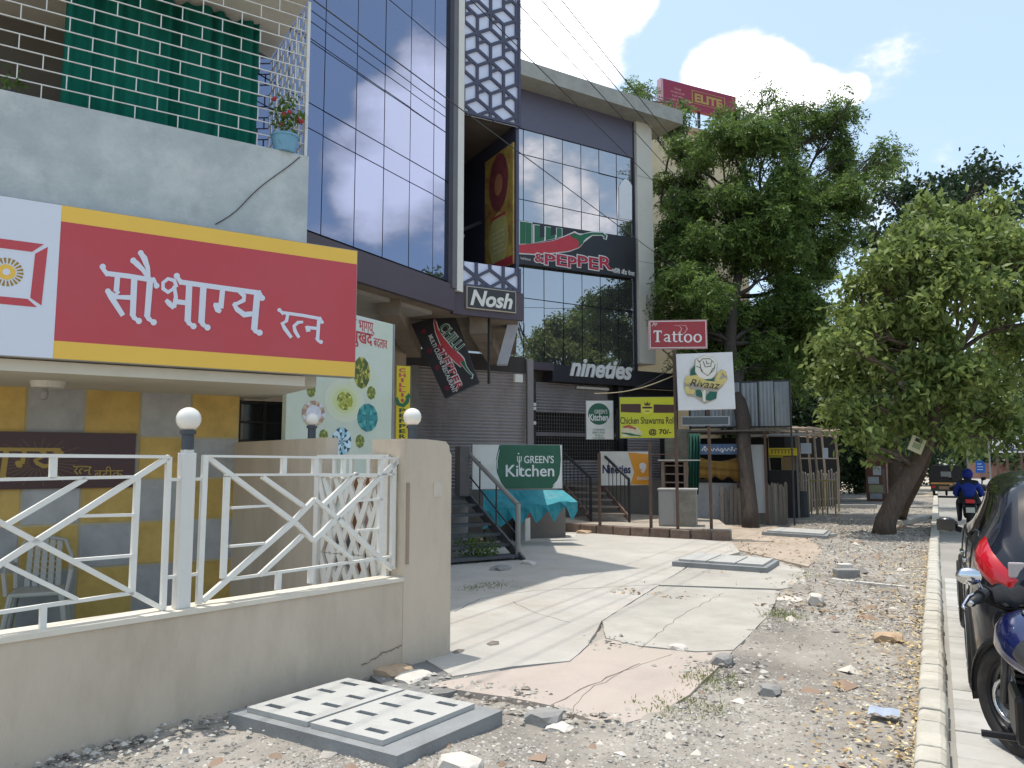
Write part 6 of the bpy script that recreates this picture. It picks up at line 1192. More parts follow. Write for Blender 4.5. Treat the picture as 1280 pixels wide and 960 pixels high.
# beige block behind the neem tree with rooftop board
BB = Pl(pd(806, 30).to_2d(), 36); bb = thing('beige_building', BB.w(3, 0, -3), 'beige block behind the neem tree with a red board on its roof', 'building'); bz = BB.px(860, 165)[1]; bs1 = BB.px(935, 300)[0]
BB.box(MB(), -.3, bs1, 0, bz, -8, 0).build('walls', M('beige render', (206, 188, 154), .85, var=.05, dirt=(180, 160, 130), da=.3), bb); BB.box(MB(), -.4, bs1+.1, bz, bz+.2, -8.1, .1).build('cornice', M('tan cornice', (180, 158, 128), .85), bb)
for x in (870, 900):
    for y in (180, 265, 350): a = BB.px(x, y+14); b = BB.px(x+14, y-4); BB.box(MB(), a[0], b[0], a[1], b[1], -.1, .03).build('window', M('brown shutter', (150, 128, 100), .7), bb)
R0, R1 = BB.px(829, 110, .3), BB.px(920, 135, .3); rbz0, rbz1 = BB.px(829, 130, .3)[1]+.05, BB.px(829, 98, .3)[1]
rbd = thing('rooftop_board', BB.w((R0[0]+R1[0])/2, bz, .3), 'dark red advertising board standing on the beige roof, half hidden by leaves', 'billboard'); BRD = M('maroon print', (140, 30, 62), .5, var=.06)
BB.box(MB(), R0[0], R1[0], rbz0, rbz1, .1, .3).build('board', BRD, rbd); BB.box(MB(), R0[0]-.12, R0[0]-.001, rbz0, rbz1, .05, .3).build('edge', M('pink board edge', (190, 150, 160), .5), rbd)
for q in (.1, .5, .9): s_ = R0[0]+(R1[0]-R0[0])*q; BB.box(MB(), s_-.05, s_+.05, bz+.2, rbz0, .12, .2).build('leg', black_m, rbd)
bl_ = rbz1-rbz0; bw_ = R1[0]-R0[0]; BP = BB.offset(.3)
for k, (s_, f) in enumerate((('THE', .16), ('FITNESS CLUB', .3), ('FOR MEN', .24), ('AND WOMEN', .28))): text(BP, s_, (R0[0]+bw_*(.19-f/2*.6), rbz0+bl_*(.66-.15*k), R0[0]+bw_*(.19+f/2*.6), rbz0+bl_*(.74-.15*k)), .001, M('pale pink', (206, 150, 150)), rbd)
text(BP, 'ELITE', (R0[0]+bw_*.42, rbz0+bl_*.36, R0[0]+bw_*.8, rbz0+bl_*.72), .001, M('gold lettering', (168, 140, 62)), rbd, bold=.04)
for (a, b, c, d) in ((.38, .84, .28, .30), (.38, .84, .8, .82), (.38, .39, .301, .799), (.83, .84, .301, .799)): BP.box(MB(), R0[0]+bw_*a, R0[0]+bw_*b, rbz0+bl_*c, rbz0+bl_*d, 0, .012).build('frame_line', M('gold lettering', (168, 140, 62)), rbd)
# ================================================================ wires
wm = M('black wire', (46, 46, 50), .6)
for i, (x0, y0, x1, y1, X, lab) in enumerate(((652, 9, 815, 189, -5.2, 'overhead wire crossing left of the roof slab, second lowest against the sky'), (677, 0, 774, 114, -4.9, 'overhead wire crossing the cloud above the roof slab, middle of three'), (702, 0, 790, 112, -4.6, 'topmost overhead wire, right of the other two against the cloud'), (651, 62, 815, 225, -5.3, 'overhead wire passing over the end of the roof slab to the white column'),
      (650, 191, 817, 315, -5.5, 'overhead wire passing across the blue glass front and then the second glass front'))):
    P_ = Pl((X, 0), 0); a = P_.px(x0, y0); b = P_.px(x1, y1); sl_ = (b[1]-a[1])/(b[0]-a[0]); s0, s1 = -9, min(a[0]+34, 40)
    pts = []
    for k in range(24): s_ = s0+(s1-s0)*k/23; pts.append(P_.w(s_, a[1]+sl_*(s_-a[0])*.6+(.25*math.sin(k*.8+i) if i > 4 else 0)*.15, 0))
    tag(MB().tube(pts, .008, 5).build('wire', wm), lab, 'wire', 'overhead wires along the street')
a, b = at(743, 492, 17.5), at(846, 468, 16.4); tag(MB().tube([a.lerp(b, t)-ZV*.12*math.sin(math.pi*t) for t in np.linspace(0, 1, 12)], .012, 5).build('wire', M('pale wire', (150, 140, 110), .6)), 'slack pale wire tied from the shop front to the tattoo sign pole', 'wire')
a, b = at(790, 487, 18), at(846, 455, 16.4); tag(MB().tube([a.lerp(b, t)-ZV*.05*math.sin(math.pi*t) for t in np.linspace(0, 1, 10)], .012, 5).build('wire', wm), 'dark wire from the nineties fascia up to the tattoo sign pole', 'wire')
# ================================================================ gravel, leaf litter, weeds
def scatter(name, n, region, rmin, rmax, mat, seed, flat=.55, power=2.2, dens=None):
    r = np.random.default_rng(seed); x0, x1, y0, y1 = region; X = r.uniform(x0, x1, n); Y = y0+(y1-y0)*r.random(n)**1.7
    if dens is not None: k = r.random(n) < dens(X, Y); X, Y = X[k], Y[k]; n = len(X)
    s = rmin+(rmax-rmin)*r.random(n)**power*(1+.0*Y); s *= np.clip(.8+Y/14, 1, 2)
    base = np.array([(1, 0, 0), (0, 1, 0), (-1, 0, 0), (0, -1, 0), (0, 0, 1), (.3, .3, -.5)]); F = np.array([(0, 1, 4), (1, 2, 4), (2, 3, 4), (3, 0, 4)])
    V = base[None]*r.uniform(.6, 1.4, (n, 6, 3)); V[:, :4, 2] += r.normal(0, .25, (n, 4)); a = r.uniform(0, 6.28, n); ca, sa = np.cos(a)[:, None], np.sin(a)[:, None]
    vx = V[:, :, 0]*ca-V[:, :, 1]*sa; vy = V[:, :, 0]*sa+V[:, :, 1]*ca; Z = verge_fn(X, Y)-.012
    P = np.stack([vx*s[:, None]+X[:, None], vy*s[:, None]+Y[:, None], V[:, :, 2]*s[:, None]*flat+Z[:, None]-s[:, None]*.05], 2)
    tri = P[:, F.ravel(), :].reshape(-1, 3); return leafobj(name, tri, np.repeat(r.random(n), 4), mat, None, (0, 0, 0), 3)
gpoly = np.array([gp(*q)[:2] for q in ((360, 940), (500, 960), (640, 893), (765, 912), (865, 872), (918, 818), (965, 770), (985, 740), (1010, 720), (1010, 690), (1000, 665), (1110, 640), (1160, 640))])
# the verge proper: right of the slabs
def inverge(X, Y):
    e = np.interp(Y, EY, EX); w = vnoise(X, Y, .9, 12); w2 = vnoise(X, Y, 2.4, 14)
    return np.where(X > e-.02+.3*(w2-.5), np.clip(.05+2.2*np.clip(w-.3, 0, 1)*(.35+w2), .04, 1)*np.clip(1.25-Y/26, .25, 1), .0)
gm_ = attmat('gravel mix', [(160, 157, 150), (176, 172, 163), (126, 122, 116), (190, 186, 176), (166, 157, 143), (106, 102, 98), (172, 166, 155), (148, 141, 131)])
tag(scatter('gravel', 210000, (-4.4, -.19, 1.6, 24), .004, .0165, gm_, 3, dens=inverge), kind='stuff')
def crumbs(X, Y):
    o = np.zeros_like(X)
    for q in ((800, 813, .34, .2), (700, 892, .5, .22), (560, 858, .5, .16), (905, 672, .6, .3), (640, 880, .6, .2), (905, 838, .4, .3), (120, 935, .5, .25), (230, 905, .4, .3), (330, 872, .4, .25), (420, 842, .3, .2)): p = gp(q[0], q[1]); o = np.maximum(o, np.exp(-((X-p.x)/q[2])**2-((Y-p.y)/q[3])**2)*.9)
    return o
g2 = scatter('crumbs', 26000, (-4.4, -1.2, 2.4, 16), .005, .026, MC['gravel mix'], 8, dens=crumbs); g2.location.z = .034; tag(g2, kind='stuff')
tag(scatter('rubble_bits', 650, (-4.2, -.22, 2.4, 26), .03, .085, attmat('rubble mix', [(170, 164, 156), (204, 196, 184), (150, 128, 110), (132, 128, 122)]), 4, dens=lambda X, Y: inverge(X, Y)*.9, power=3), kind='stuff')
def litter(n, region, mat, seed, ln, wd, edge):
    r = np.random.default_rng(seed); x0, x1, y0, y1 = region; X = x1-(x1-x0)*r.random(n)**edge; Y = y0+(y1-y0)*r.random(n)**1.5; d = r.normal(0, 1, (n, 3)); d[:, 2] *= .3; d /= np.linalg.norm(d, axis=1)[:, None]; s_ = np.cross(d, np.array([0, 0, 1.])); L_ = ln*r.uniform(.6, 1.3, (n, 1)); w_ = wd*r.uniform(.6, 1.2, (n, 1))
    c = np.stack([X, Y, verge_fn(X, Y)+.012+r.random(n)*.012], 1); return np.stack([c-d*L_*.5, c+s_*w_*.5+np.array([0, 0, .004]), c+d*L_*.5, c-s_*w_*.5], 1).reshape(-1, 3), r.random(n)
lmix = attmat('dry leaf mix', [(186, 162, 110), (200, 182, 136), (160, 134, 96), (196, 186, 158), (140, 120, 94)])
v, c = litter(3000, (-.8, -.18, 2.6, 16), lmix, 5, .045, .026, 2.8); tag(leafobj('leaf_litter', v, c, lmix, None, (0, 0, 0)), kind='stuff')
v, c = litter(2600, (-3.6, -.2, 9, 30), lmix, 6, .07, .04, 1.0); tag(leafobj('leaf_litter', v, c, attmat('brown leaf mix', [(110, 92, 72), (150, 124, 92), (90, 78, 66), (176, 150, 112)]), None, (0, 0, 0)), kind='stuff')
weed = leafmat('dry weed', (98, 116, 60), (150, 152, 96), .5)
for i, (x, y, n, lab) in enumerate(((885, 853, 40, 'low weeds at the corner of the pinkish slab'), (975, 772, 60, 'dry weeds along the edge of the grey slab'), (1012, 722, 20, 'tiny green weed near the white plank'), (585, 738, 22, 'creeping weeds in the shade near the stairs'), (620, 735, 24, 'weed tuft at the edge of the building shade'), (990, 640, 60, 'green weeds at the foot of the far pickets'), (850, 885, 30, 'dry brown weeds at the driveway end'))):
    p = gp(x, y); v, c = leaves([(p.x+random.gauss(0, .12), p.y+random.gauss(0, .16), .02) for _ in range(n)], 12, (.04, .04, .006), .034, .008, 200+i, droop=-.8); tag(leafobj('weeds', v, c, weed, None, (p.x, p.y, 0)), kind='stuff')
# ================================================================ vehicles
paint = M('dark blue black car paint', (24, 27, 36), .22, var=.03, metal=.35, coat=.6, dirt=(70, 66, 62), da=.12, ds=2); cglass = M('car window glass', (16, 18, 20), .04, var=.02, spec=.8); rub = M('tyre rubber', (34, 33, 33), .85, var=.15, dirt=(96, 88, 78), da=.4, ds=5); chrome = M('chrome', (210, 212, 216), .12, metal=1, var=.02); redl = M('red lamp plastic', (176, 16, 30), .12, var=.05, coat=.5); alloy = M('alloy', (170, 172, 176), .3, metal=.8); blkp = M('black plastic', (30, 30, 32), .55, var=.1)
def catmull(P, n):
    P = np.array(P, float); out = []; m = len(P)
    for i in range(m-1):
        p0, p1, p2, p3 = P[max(i-1, 0)], P[i], P[i+1], P[min(i+2, m-1)]
        for t in np.linspace(0, 1, n, endpoint=False): out.append(.5*((2*p1)+(-p0+p2)*t+(2*p0-5*p1+4*p2-p3)*t*t+(-p0+3*p1-3*p2+p3)*t**3))
    out.append(P[-1]); return np.array(out)
def car(name, X, Y, label):
    t = thing(name, (X, Y, 0), label, 'car'); O = Vector((X, Y, 0))
    # y, sill z, half width, belt z, roof half width, roof z
    S_ = [(-.03, .42, .66, .80, .52, 1.0), (.02, .30, .76, .90, .58, 1.10), (.12, .24, .83, .98, .62, 1.22), (.30, .22, .86, 1.02, .60, 1.42), (.55, .21, .87, 1.03, .60, 1.52), (1.3, .2, .875, 1.02, .62, 1.56), (2.0, .2, .875, 1.0, .61, 1.53), (2.6, .2, .87, .99, .60, 1.33), (3.05, .2, .865, .98, .66, 1.06), (3.5, .21, .84, .90, .64, .95), (3.85, .24, .76, .74, .55, .80), (3.98, .32, .62, .58, .45, .66)]
    prof = []
    for (y, zs, w, zb, wr, zr) in S_:
        prof.append([(0, zs), (w*.85, zs), (w*.98, zs+.08), (w*1.0, zs+(zb-zs)*.45), (w*.985, zs+(zb-zs)*.72), (w*.955, zb-.02), (w*.93, zb+.03), (wr+(w*.93-wr)*.45, zb+(zr-zb)*.5), (wr+.03, zr-.09), (wr*.86, zr-.015), (wr*.5, zr+.012), (0, zr+.02)])
    prof = np.array(prof); ys = np.array([s[0] for s in S_])
    full = np.concatenate([np.repeat(ys[:, None, None], prof.shape[1], 1), prof], 2)   # stations x points x (y,x,z)
    rows = [catmull(full[i], 4) for i in range(len(full))]; rows = np.array(rows); grid = np.array([catmull(rows[:, j], 6) for j in range(rows.shape[1])])   # points x stations
    np_, ns = grid.shape[:2]; jb = 6*4
    parts = {}
    for side in (-1, 1):
        V = np.stack([grid[:, :, 1]*side, grid[:, :, 0], grid[:, :, 2]], 2)
        for j in range(np_-1):
            for i in range(ns-1):
                q = [V[j, i], V[j, i+1], V[j+1, i+1], V[j+1, i]]; c = sum(q)/4; y, z, ax = c[1], c[2], abs(c[0]); k = 'body'
                if jb <= j < jb+8 and .62 < y < 2.62: k = 'side_window' if not (abs(y-1.42) < .05) else 'pillar'
                elif j >= jb+1 and y <= .42 and z > 1.13 and ax < .56: k = 'rear_window'
                elif j >= jb+2 and 2.25 < y < 3.0 and z > 1.05 and ax < .58: k = 'windscreen'
                elif z < .34: k = 'sill'
                if side < 0: q = q[::-1]
                if k == 'tail_light':
                    n = Vector((q[1]-q[0])).cross(Vector(q[3]-q[0])).normalized()
                    if n.x*side < 0: n = -n
                    q = [Vector(v)+n*.012 for v in q]
                key = (k, side) if k in ('tail_light', 'side_window') else (k, 0)
                mb = parts.setdefault(key, MB()); mb.add([O+Vector(v) for v in q], [(0, 1, 2, 3)])
    # rear cap
    for i in (0, ns-1):
        mb = parts[('body', 0)]; ring = [O+Vector((grid[j, i, 1], grid[j, i, 0], grid[j, i, 2])) for j in range(np_)]+[O+Vector((-grid[j, i, 1], grid[j, i, 0], grid[j, i, 2])) for j in reversed(range(np_))]; mb.add(ring, [tuple(range(len(ring)))])
    mats = {'body': paint, 'side_window': cglass, 'rear_window': cglass, 'windscreen': cglass, 'sill': blkp, 'pillar': blkp}
    for (k, s_), mb in parts.items():
        o = mb.build(k, mats[k], t, smooth=True); me = o.data; b = bmesh.new(); b.from_mesh(me); bmesh.ops.remove_doubles(b, verts=b.verts, dist=.002); b.to_mesh(me); b.free()
    jr = [j for j in range(np_) if .85 < np.interp(.12, grid[j, :, 0], grid[j, :, 2]) < 1.075 and j < jb+9]
    for side in (-1, 1):
        vs = []; nu = 14
        for q_, j in enumerate(jr):
            f = q_/(len(jr)-1); ye = .20+.17*f**.7; y0_ = -.025+.055*(1-min(1, f*2.2))
            for u in range(nu+1):
                y = y0_+(ye-y0_)*(u/nu)**1.6; x = np.interp(y, grid[j, :, 0], grid[j, :, 1]); z = np.interp(y, grid[j, :, 0], grid[j, :, 2]); k_ = .016 if 0 < u < nu and 0 < q_ < len(jr)-1 else -.004
                vs.append(O+Vector(((x+k_)*side, y-k_*.7, z)))
        o = MB().add(vs, [(a*(nu+1)+b, a*(nu+1)+b+1, (a+1)*(nu+1)+b+1, (a+1)*(nu+1)+b)[::side] for a in range(len(jr)-1) for b in range(nu)]).build('tail_light', redl, t, smooth=True)
    for side in (-1, 1):
        for y in (.60, 1.42, 2.62):
            ln = [O+Vector(((np.interp(y, grid[j, :, 0], grid[j, :, 1])+.002)*side, y, np.interp(y, grid[j, :, 0], grid[j, :, 2]))) for j in range(8, jb+1)]
            MB().tube(ln, .0045, 5).build('door_seam', blkp, t)
        ln = [O+Vector(((np.interp(y, grid[jb-8, :, 0], grid[jb-8, :, 1])+.004)*side, y, np.interp(y, grid[jb-8, :, 0], grid[jb-8, :, 2]))) for y in np.linspace(.5, 2.9, 20)]; MB().tube(ln, .012, 6).build('side_moulding', blkp, t)
    # clear inner lamp, chrome strip, plate, wipers, mirror, wheels
    for s_ in (-1, 1):
        MB().obox(O+Vector((s_*.60, -.005, .94)), (.055, -s_*.012, 0), (0, .012, 0), (0, 0, .05)).build('reverse_light', M('clear lamp', (170, 160, 160), .15), t, bevel=.01)
        w = MB(); w.ball(O+Vector((s_*.97, 2.35, 1.05)), .092, 14, 10, (1, .6, .75)); m_ = w.build('mirror', paint, t, smooth=True); ORG[m_.name] = ORG[t.name]
        MB().obox(O+Vector((s_*.98, 2.285, 1.05)), (.075, 0, 0), (0, .006, 0), (0, 0, .05)).build('mirror_glass', cglass, m_); MB().beam(O+Vector((s_*.86, 2.38, 1.0)), O+Vector((s_*.94, 2.36, 1.03)), .05).build('mirror_stalk', blkp, t)
        for y in (.72, 3.15):
            arch = MB().torus(O+Vector((s_*.845, y, .33)), (1, 0, 0), .345, .035, 30, 8); arch.build('wheel_arch', blkp, t, smooth=True)
            wh = MB().lathe([(.2, -.1), (.30, -.1), (.325, -.07), (.325, .07), (.30, .1), (.2, .1), (.2, -.1)], O+Vector((s_*.80, y, .325)), (s_, 0, 0), 32).build('wheel', rub, t, smooth=True); ORG[wh.name] = ORG[t.name]
            MB().lathe([(0, .06), (.05, .075), (.2, .06), (.205, .1), (.2, .105)], O+Vector((s_*.80, y, .325)), (s_, 0, 0), 28).build('rim', alloy, wh, smooth=True)
        for y, z in ((1.0, .88), (1.75, .86)): MB().obox(O+Vector((s_*.872, y, z)), (.014, 0, 0), (0, .08, 0), (0, 0, .016)).build('door_handle', chrome, t, bevel=.006)
    MB().obox(O+Vector((0, -.035, .84)), (.5, 0, 0), (0, .02, 0), (0, 0, .018)).build('chrome_strip', chrome, t, bevel=.006); MB().obox(O+Vector((0, -.04, .70)), (.25, 0, 0), (0, .01, 0), (0, 0, .06)).build('number_plate', M('plate white', (210, 206, 190), .5), t)
    MB().obox(O+Vector((0, .02, .42)), (.62, 0, 0), (0, .05, 0), (0, 0, .08)).build('bumper_insert', blkp, t, bevel=.02); MB().beam(O+Vector((-.4, .06, 1.06)), O+Vector((.1, .08, 1.10)), .015).build('wiper', blkp, t); MB().obox(O+Vector((0, .33, 1.53)), (.5, 0, 0), (0, .14, .01), (0, -.004, .016)).build('spoiler', paint, t, bevel=.01)
    return t
car('hatchback', 1.03, 6.02, 'dark blue black hatchback parked along the kerb with red tail lamps')
def skin(name, verts, edges, radii, mat, parent, sub=2):
    me = bpy.data.meshes.new(name); o0 = ORG[parent.name] if parent is not None else Vector((0, 0, 0)); me.from_pydata([tuple(Vector(v)-o0) for v in verts], edges, [])
    o = bpy.data.objects.new(name, me); COL.objects.link(o); me.materials.append(mat); m = o.modifiers.new('skin', 'SKIN'); m.use_smooth_shade = True
    if not me.skin_vertices: me.attributes  # layer is made by the modifier
    for i, r in enumerate(radii):
        me.skin_vertices[0].data[i].radius = (r, r) if isinstance(r, (int, float)) else r
    me.skin_vertices[0].data[0].use_root = True
    o.modifiers.new('sub', 'SUBSURF').levels = sub; o.modifiers['sub'].render_levels = sub
    bpy.context.view_layer.update(); m2 = bpy.data.meshes.new_from_object(o.evaluated_get(bpy.context.evaluated_depsgraph_get())); o.modifiers.clear(); o.data = m2; bpy.data.meshes.remove(me); m2.name = name
    if parent is not None: o.parent = parent
    ORG[o.name] = o0; return o
# ---- foreground motorcycle, heading along the road, bars turned left
mpaint = M('midnight blue tank paint', (16, 26, 78), .2, metal=.4, var=.05, coat=.7); mblk = M('engine black', (28, 28, 30), .4, metal=.4, var=.1); cloth_ = M('dark cloth', (24, 25, 30), .95)
MX, MY = .42, 4.31; mo = thing('motorcycle', (MX, MY, 0), 'blue and black motorcycle parked by the kerb with its bars turned to the left', 'motorcycle'); mo_o = Vector((MX, MY, 0)); hd = Vector((-.02, 1, 0)).normalized(); sd_ = Vector((1, .02, 0))
def mp_(x, y, z): return mo_o+sd_*(x-.04*z)+hd*y+ZV*z            # x right, y forward, z up; slight lean on the stand
fd = Vector((-math.sin(R(33)), math.cos(R(33)), 0)); fa = Vector((fd.y, -fd.x, 0)); fw = mp_(-.05, 1.0, .30)
def wheel(c, axis, Rr, tr, parent):
    w = MB().torus(c, axis, Rr, tr, 40, 12).build('wheel', rub, parent, smooth=True); ORG[w.name] = ORG[parent.name]
    MB().torus(c, axis, Rr-tr*.9, .016, 40, 8, 2.0).build('rim', mblk, w, smooth=True); u = Vector((-axis[1], axis[0], 0)).normalized(); mb = MB()
    for k in range(6):
        a = k/6*2*math.pi; d = u*math.cos(a)+ZV*math.sin(a); mb2 = MB().beam(c+d*.04, c+d*(Rr-tr*.8), .035, .02, up=axis); mb2.build('spoke', alloy if k < 0 else M('grey alloy', (120, 122, 126), .35, metal=.7), w)
    MB().lathe([(0, -.06), (.05, -.06), (.05, .06), (0, .06)], c, axis, 16).build('hub', mblk, w); MB().torus(c+Vector(axis)*-.055, axis, .11, .012, 28, 6).build('brake_disc', chrome, w, smooth=True); return w
wheel(fw, fa, .255, .05, mo); wheel(mp_(0, -.32, .30), sd_, .25, .055, mo)
mb = MB(); n = 14; vs = []
for i in range(n+1):
    a = R(-15+150*i/n); c = fw+fd*math.cos(a)*.325+ZV*math.sin(a)*.325
    for k, (q, r_) in enumerate(((-.055, -.02), (-.035, .012), (.035, .012), (.055, -.02))): vs.append(c+fa*q+(fd*math.cos(a)+ZV*math.sin(a))*r_)
mb.add(vs, [(4*i+k, 4*i+k+1, 4*i+5+k, 4*i+4+k) for i in range(n) for k in range(3)]); f_ = mb.build('mudguard', mblk, mo, smooth=True); f_.modifiers.new('thickness', 'SOLIDIFY').thickness = .006
hs_ = mp_(-.02, .68, .81)                                        # steering head
for q in (-.075, .075): MB().tube([fw+fa*q, hs_+fa*q], [.026, .022], 12).build('fork', chrome if q > 2 else M('dark fork', (60, 62, 66), .3, metal=.7), mo, smooth=True)
MB().tube([hs_-fa*.09, hs_+fa*.09], .03, 10).build('yoke', mblk, mo)
hbm = MB().tube([hs_+ZV*.05-fa*.36-fd*.14+ZV*.06, hs_+ZV*.1-fa*.22-fd*.03, hs_+ZV*.05-fa*.08, hs_+ZV*.05+fa*.08, hs_+ZV*.1+fa*.22-fd*.03, hs_+ZV*.05+fa*.36-fd*.14+ZV*.06], .012, 10); hb_ = hbm.build('handlebar', mblk, mo, smooth=True); ORG[hb_.name] = ORG[mo.name]
for q in (-1, 1):
    e = hs_+ZV*.11+fa*q*.37-fd*.145; i_ = hs_+ZV*.14+fa*q*.24-fd*.05; MB().tube([e, e.lerp(i_, .85)], [.02, .02], 14).build('grip', blkp, hb_, smooth=True); MB().tube([e, e-(i_-e).normalized()*.02], [.016, .012], 10).build('bar_end', chrome, hb_)
    MB().tube([i_+fd*.03, i_.lerp(e, .4)+fd*.075-ZV*.01, e+fd*.07-ZV*.03, e+fd*.05-ZV*.035], [.01, .01, .008, .01], 8).build('lever', chrome, hb_, smooth=True)
    ms_ = i_+ZV*.02; mt = i_+ZV*.07-fa*-q*.02+fa*q*.05; MB().tube([ms_, i_+ZV*.06+fa*q*.02, mt], .007, 8).build('mirror_stalk', chrome, hb_); MB().ball(mt+ZV*.02, .062, 16, 10, (1, .45, .72)).build('mirror', blkp if q > 0 else chrome, hb_, smooth=True)
    MB().lathe([(0, -.03), (.03, -.03), (.03, .03), (0, .03)], i_.lerp(e, .08), (e-i_).normalized(), 12).build('switchgear', blkp, hb_)
MB().lathe([(0, .02), (.06, 0), (.085, .04), (.095, .1), (.09, .115), (0, .12)], hs_-fd*.02+ZV*-.04, fd, 20).build('headlight', mblk, mo, smooth=True); MB().lathe([(0, 0), (.05, 0), (.055, .03), (0, .035)], hs_+ZV*.1-fd*.02, (0, -.4, 1), 18).build('speedometer', chrome, mo, smooth=True)
tk_ = []
for (y, z, w, h) in ((.60, .77, .02, .03), (.54, .77, .13, .09), (.40, .77, .18, .13), (.22, .74, .17, .12), (.08, .71, .12, .085), (-.04, .70, .08, .04)): tk_.append((y, z, w, h))
g = catmull(tk_, 5); mb = MB(); vs = []; m_ = 20
for (y, z, w, h) in g:
    for k in range(m_): a = k/m_*2*math.pi; vs.append(mp_(w*math.cos(a)*(1 if math.sin(a) < 0 else .92), y, z+h*math.sin(a)*(1.0 if math.sin(a) > 0 else .9)))
mb.add(vs, [(i*m_+k, i*m_+(k+1) % m_, (i+1)*m_+(k+1) % m_, (i+1)*m_+k) for i in range(len(g)-1) for k in range(m_)]+[tuple(range(m_)), tuple((len(g)-1)*m_+k for k in reversed(range(m_)))]); tko = mb.build('tank', mpaint, mo, smooth=True); ORG[tko.name] = ORG[mo.name]
MB().lathe([(0, .02), (.04, .02), (.045, 0)], mp_(0, .34, .89), (0, .05, 1), 18).build('fuel_cap', chrome, tko, smooth=True); MB().obox(mp_(0, .2, .855), sd_*.05, hd*.07-ZV*.02, ZV*.006).build('tank_pad', M('silver badge', (190, 196, 206), .25, metal=.7), tko, bevel=.004)
g = catmull([(-.02, .80, .10, .05), (-.2, .80, .14, .055), (-.5, .83, .13, .05), (-.75, .88, .08, .035)], 5); mb = MB(); vs = []
for (y, z, w, h) in g:
    for k in range(14): a = k/14*2*math.pi; vs.append(mp_(w*math.cos(a), y, z+h*math.sin(a)))
mb.add(vs, [(i*14+k, i*14+(k+1) % 14, (i+1)*14+(k+1) % 14, (i+1)*14+k) for i in range(len(g)-1) for k in range(14)]+[tuple(range(14)), tuple((len(g)-1)*14+k for k in reversed(range(14)))]); mb.build('seat', blkp, mo, smooth=True)
eng = MB(); eng.obox(mp_(0, .3, .42), sd_*.13, hd*.17, ZV*.12); eng.build('engine', mblk, mo, bevel=.03)
for k in range(5): MB().obox(mp_(0, .42, .56+.03*k), sd_*.1, hd*.1, ZV*.008).build('cooling_fin', mblk, mo)
MB().tube([mp_(0, .64, .86), mp_(0, .5, .5), mp_(0, .4, .28), mp_(0, .05, .26), mp_(0, -.2, .4), mp_(0, -.3, .7)], .022, 10).build('frame', mblk, mo, smooth=True); MB().tube([mp_(.13, .5, .4), mp_(.15, .4, .24), mp_(.16, 0, .25), mp_(.17, -.55, .36)], [.025, .025, .03, .05], 12).build('exhaust', chrome, mo, smooth=True)
MB().tube([mp_(-.05, .22, .26), mp_(-.2, .1, .005)], .014, 8).build('side_stand', mblk, mo); MB().tube([mp_(-.12, .3, .3), mp_(-.27, .3, .3)], .018, 8).build('footpeg', mblk, mo)
MB().obox(mp_(0, -.55, .66), sd_*.1, hd*.22, ZV*.03).build('rear_mudguard', mblk, mo, bevel=.02); MB().obox(mp_(0, -.8, .72), sd_*.07, hd*.02, ZV*.04).build('tail_light', redl, mo, bevel=.01)
# dark cloth hung over the bars
mb = MB(); vs = []; n = 12
for i in range(n+1):
    t = i/n; c = (hs_+ZV*.17-fa*.18).lerp(hs_+ZV*.15+fa*.2, t)
    for k in range(7): a = (k-3)/3; vs.append(c-fd*a*.09+ZV*(-.05*a*a*1.6+.016*math.sin(i*1.9+k))+fa*.01*math.sin(k*2+i))
mb.add(vs, [(7*i+k, 7*i+k+1, 7*i+8+k, 7*i+7+k) for i in range(n) for k in range(6)]); co = mb.build('cloth', cloth_, smooth=True); co.modifiers.new('thickness', 'SOLIDIFY').thickness = .008; tag(co, 'dark crumpled cloth draped over the motorcycle handlebar', 'cloth')
# ---- auto rickshaw
ar = gp(1184, 622); at_o = Vector((ar.x, ar.y, 0)); au = thing('auto_rickshaw', at_o, 'black auto rickshaw with a yellow rear band seen from behind on the road', 'auto rickshaw'); hood = M('black hood canvas', (34, 34, 36), .8, var=.15); aw, ah = .62, 1.42
def AO(x, y, z): return at_o+Vector((x, y, z))
mb = MB(); pr2 = [(-aw, .62), (-aw, 1.15), (-aw*.92, 1.32), (-aw*.7, ah), (aw*.7, ah), (aw*.92, 1.32), (aw, 1.15), (aw, .62)]; mb.prism([AO(x, 0, z) for x, z in pr2], (0, 1.7, 0)); mb.build('hood', hood, au)
MB().prism([AO(x, -.02, z) for x, z in ((-aw*.98, .28), (-aw, .62), (aw, .62), (aw*.98, .28))], (0, 2.2, 0)).build('body', M('dark green rickshaw paint', (36, 44, 38), .5), au); MB().box(ar.x-aw*.98, ar.x+aw*.98, ar.y-.05, ar.y-.021, .58, .66).build('band', M('ochre band', (170, 130, 70), .5), au)
MB().box(ar.x-.2, ar.x+.2, ar.y-.03, ar.y-.001, .92, 1.14).build('rear_window', M('clouded plastic', (120, 124, 124), .3), au); MB().box(ar.x-.3, ar.x+.3, ar.y-.06, ar.y-.021, .36, .5).build('rear_panel', M('tan panel', (130, 106, 80), .6), au)
for s_ in (-1, 1): MB().box(ar.x+s_*.5-.06, ar.x+s_*.5+.06, ar.y-.05, ar.y-.021, .42, .52).build('tail_light', redl, au); MB().torus(AO(s_*.5, .35, .2), (1, 0, 0), .15, .055, 24, 8).build('wheel', rub, au, smooth=True)
MB().torus(AO(0, 2.1, .2), (1, 0, 0), .15, .05, 24, 8).build('wheel', rub, au, smooth=True); MB().prism([AO(x, 2.181, z) for x, z in ((-.5, .3), (-.55, .7), (-.4, 1.3), (.4, 1.3), (.55, .7), (.5, .3))], (0, .12, 0)).build('front', hood, au)
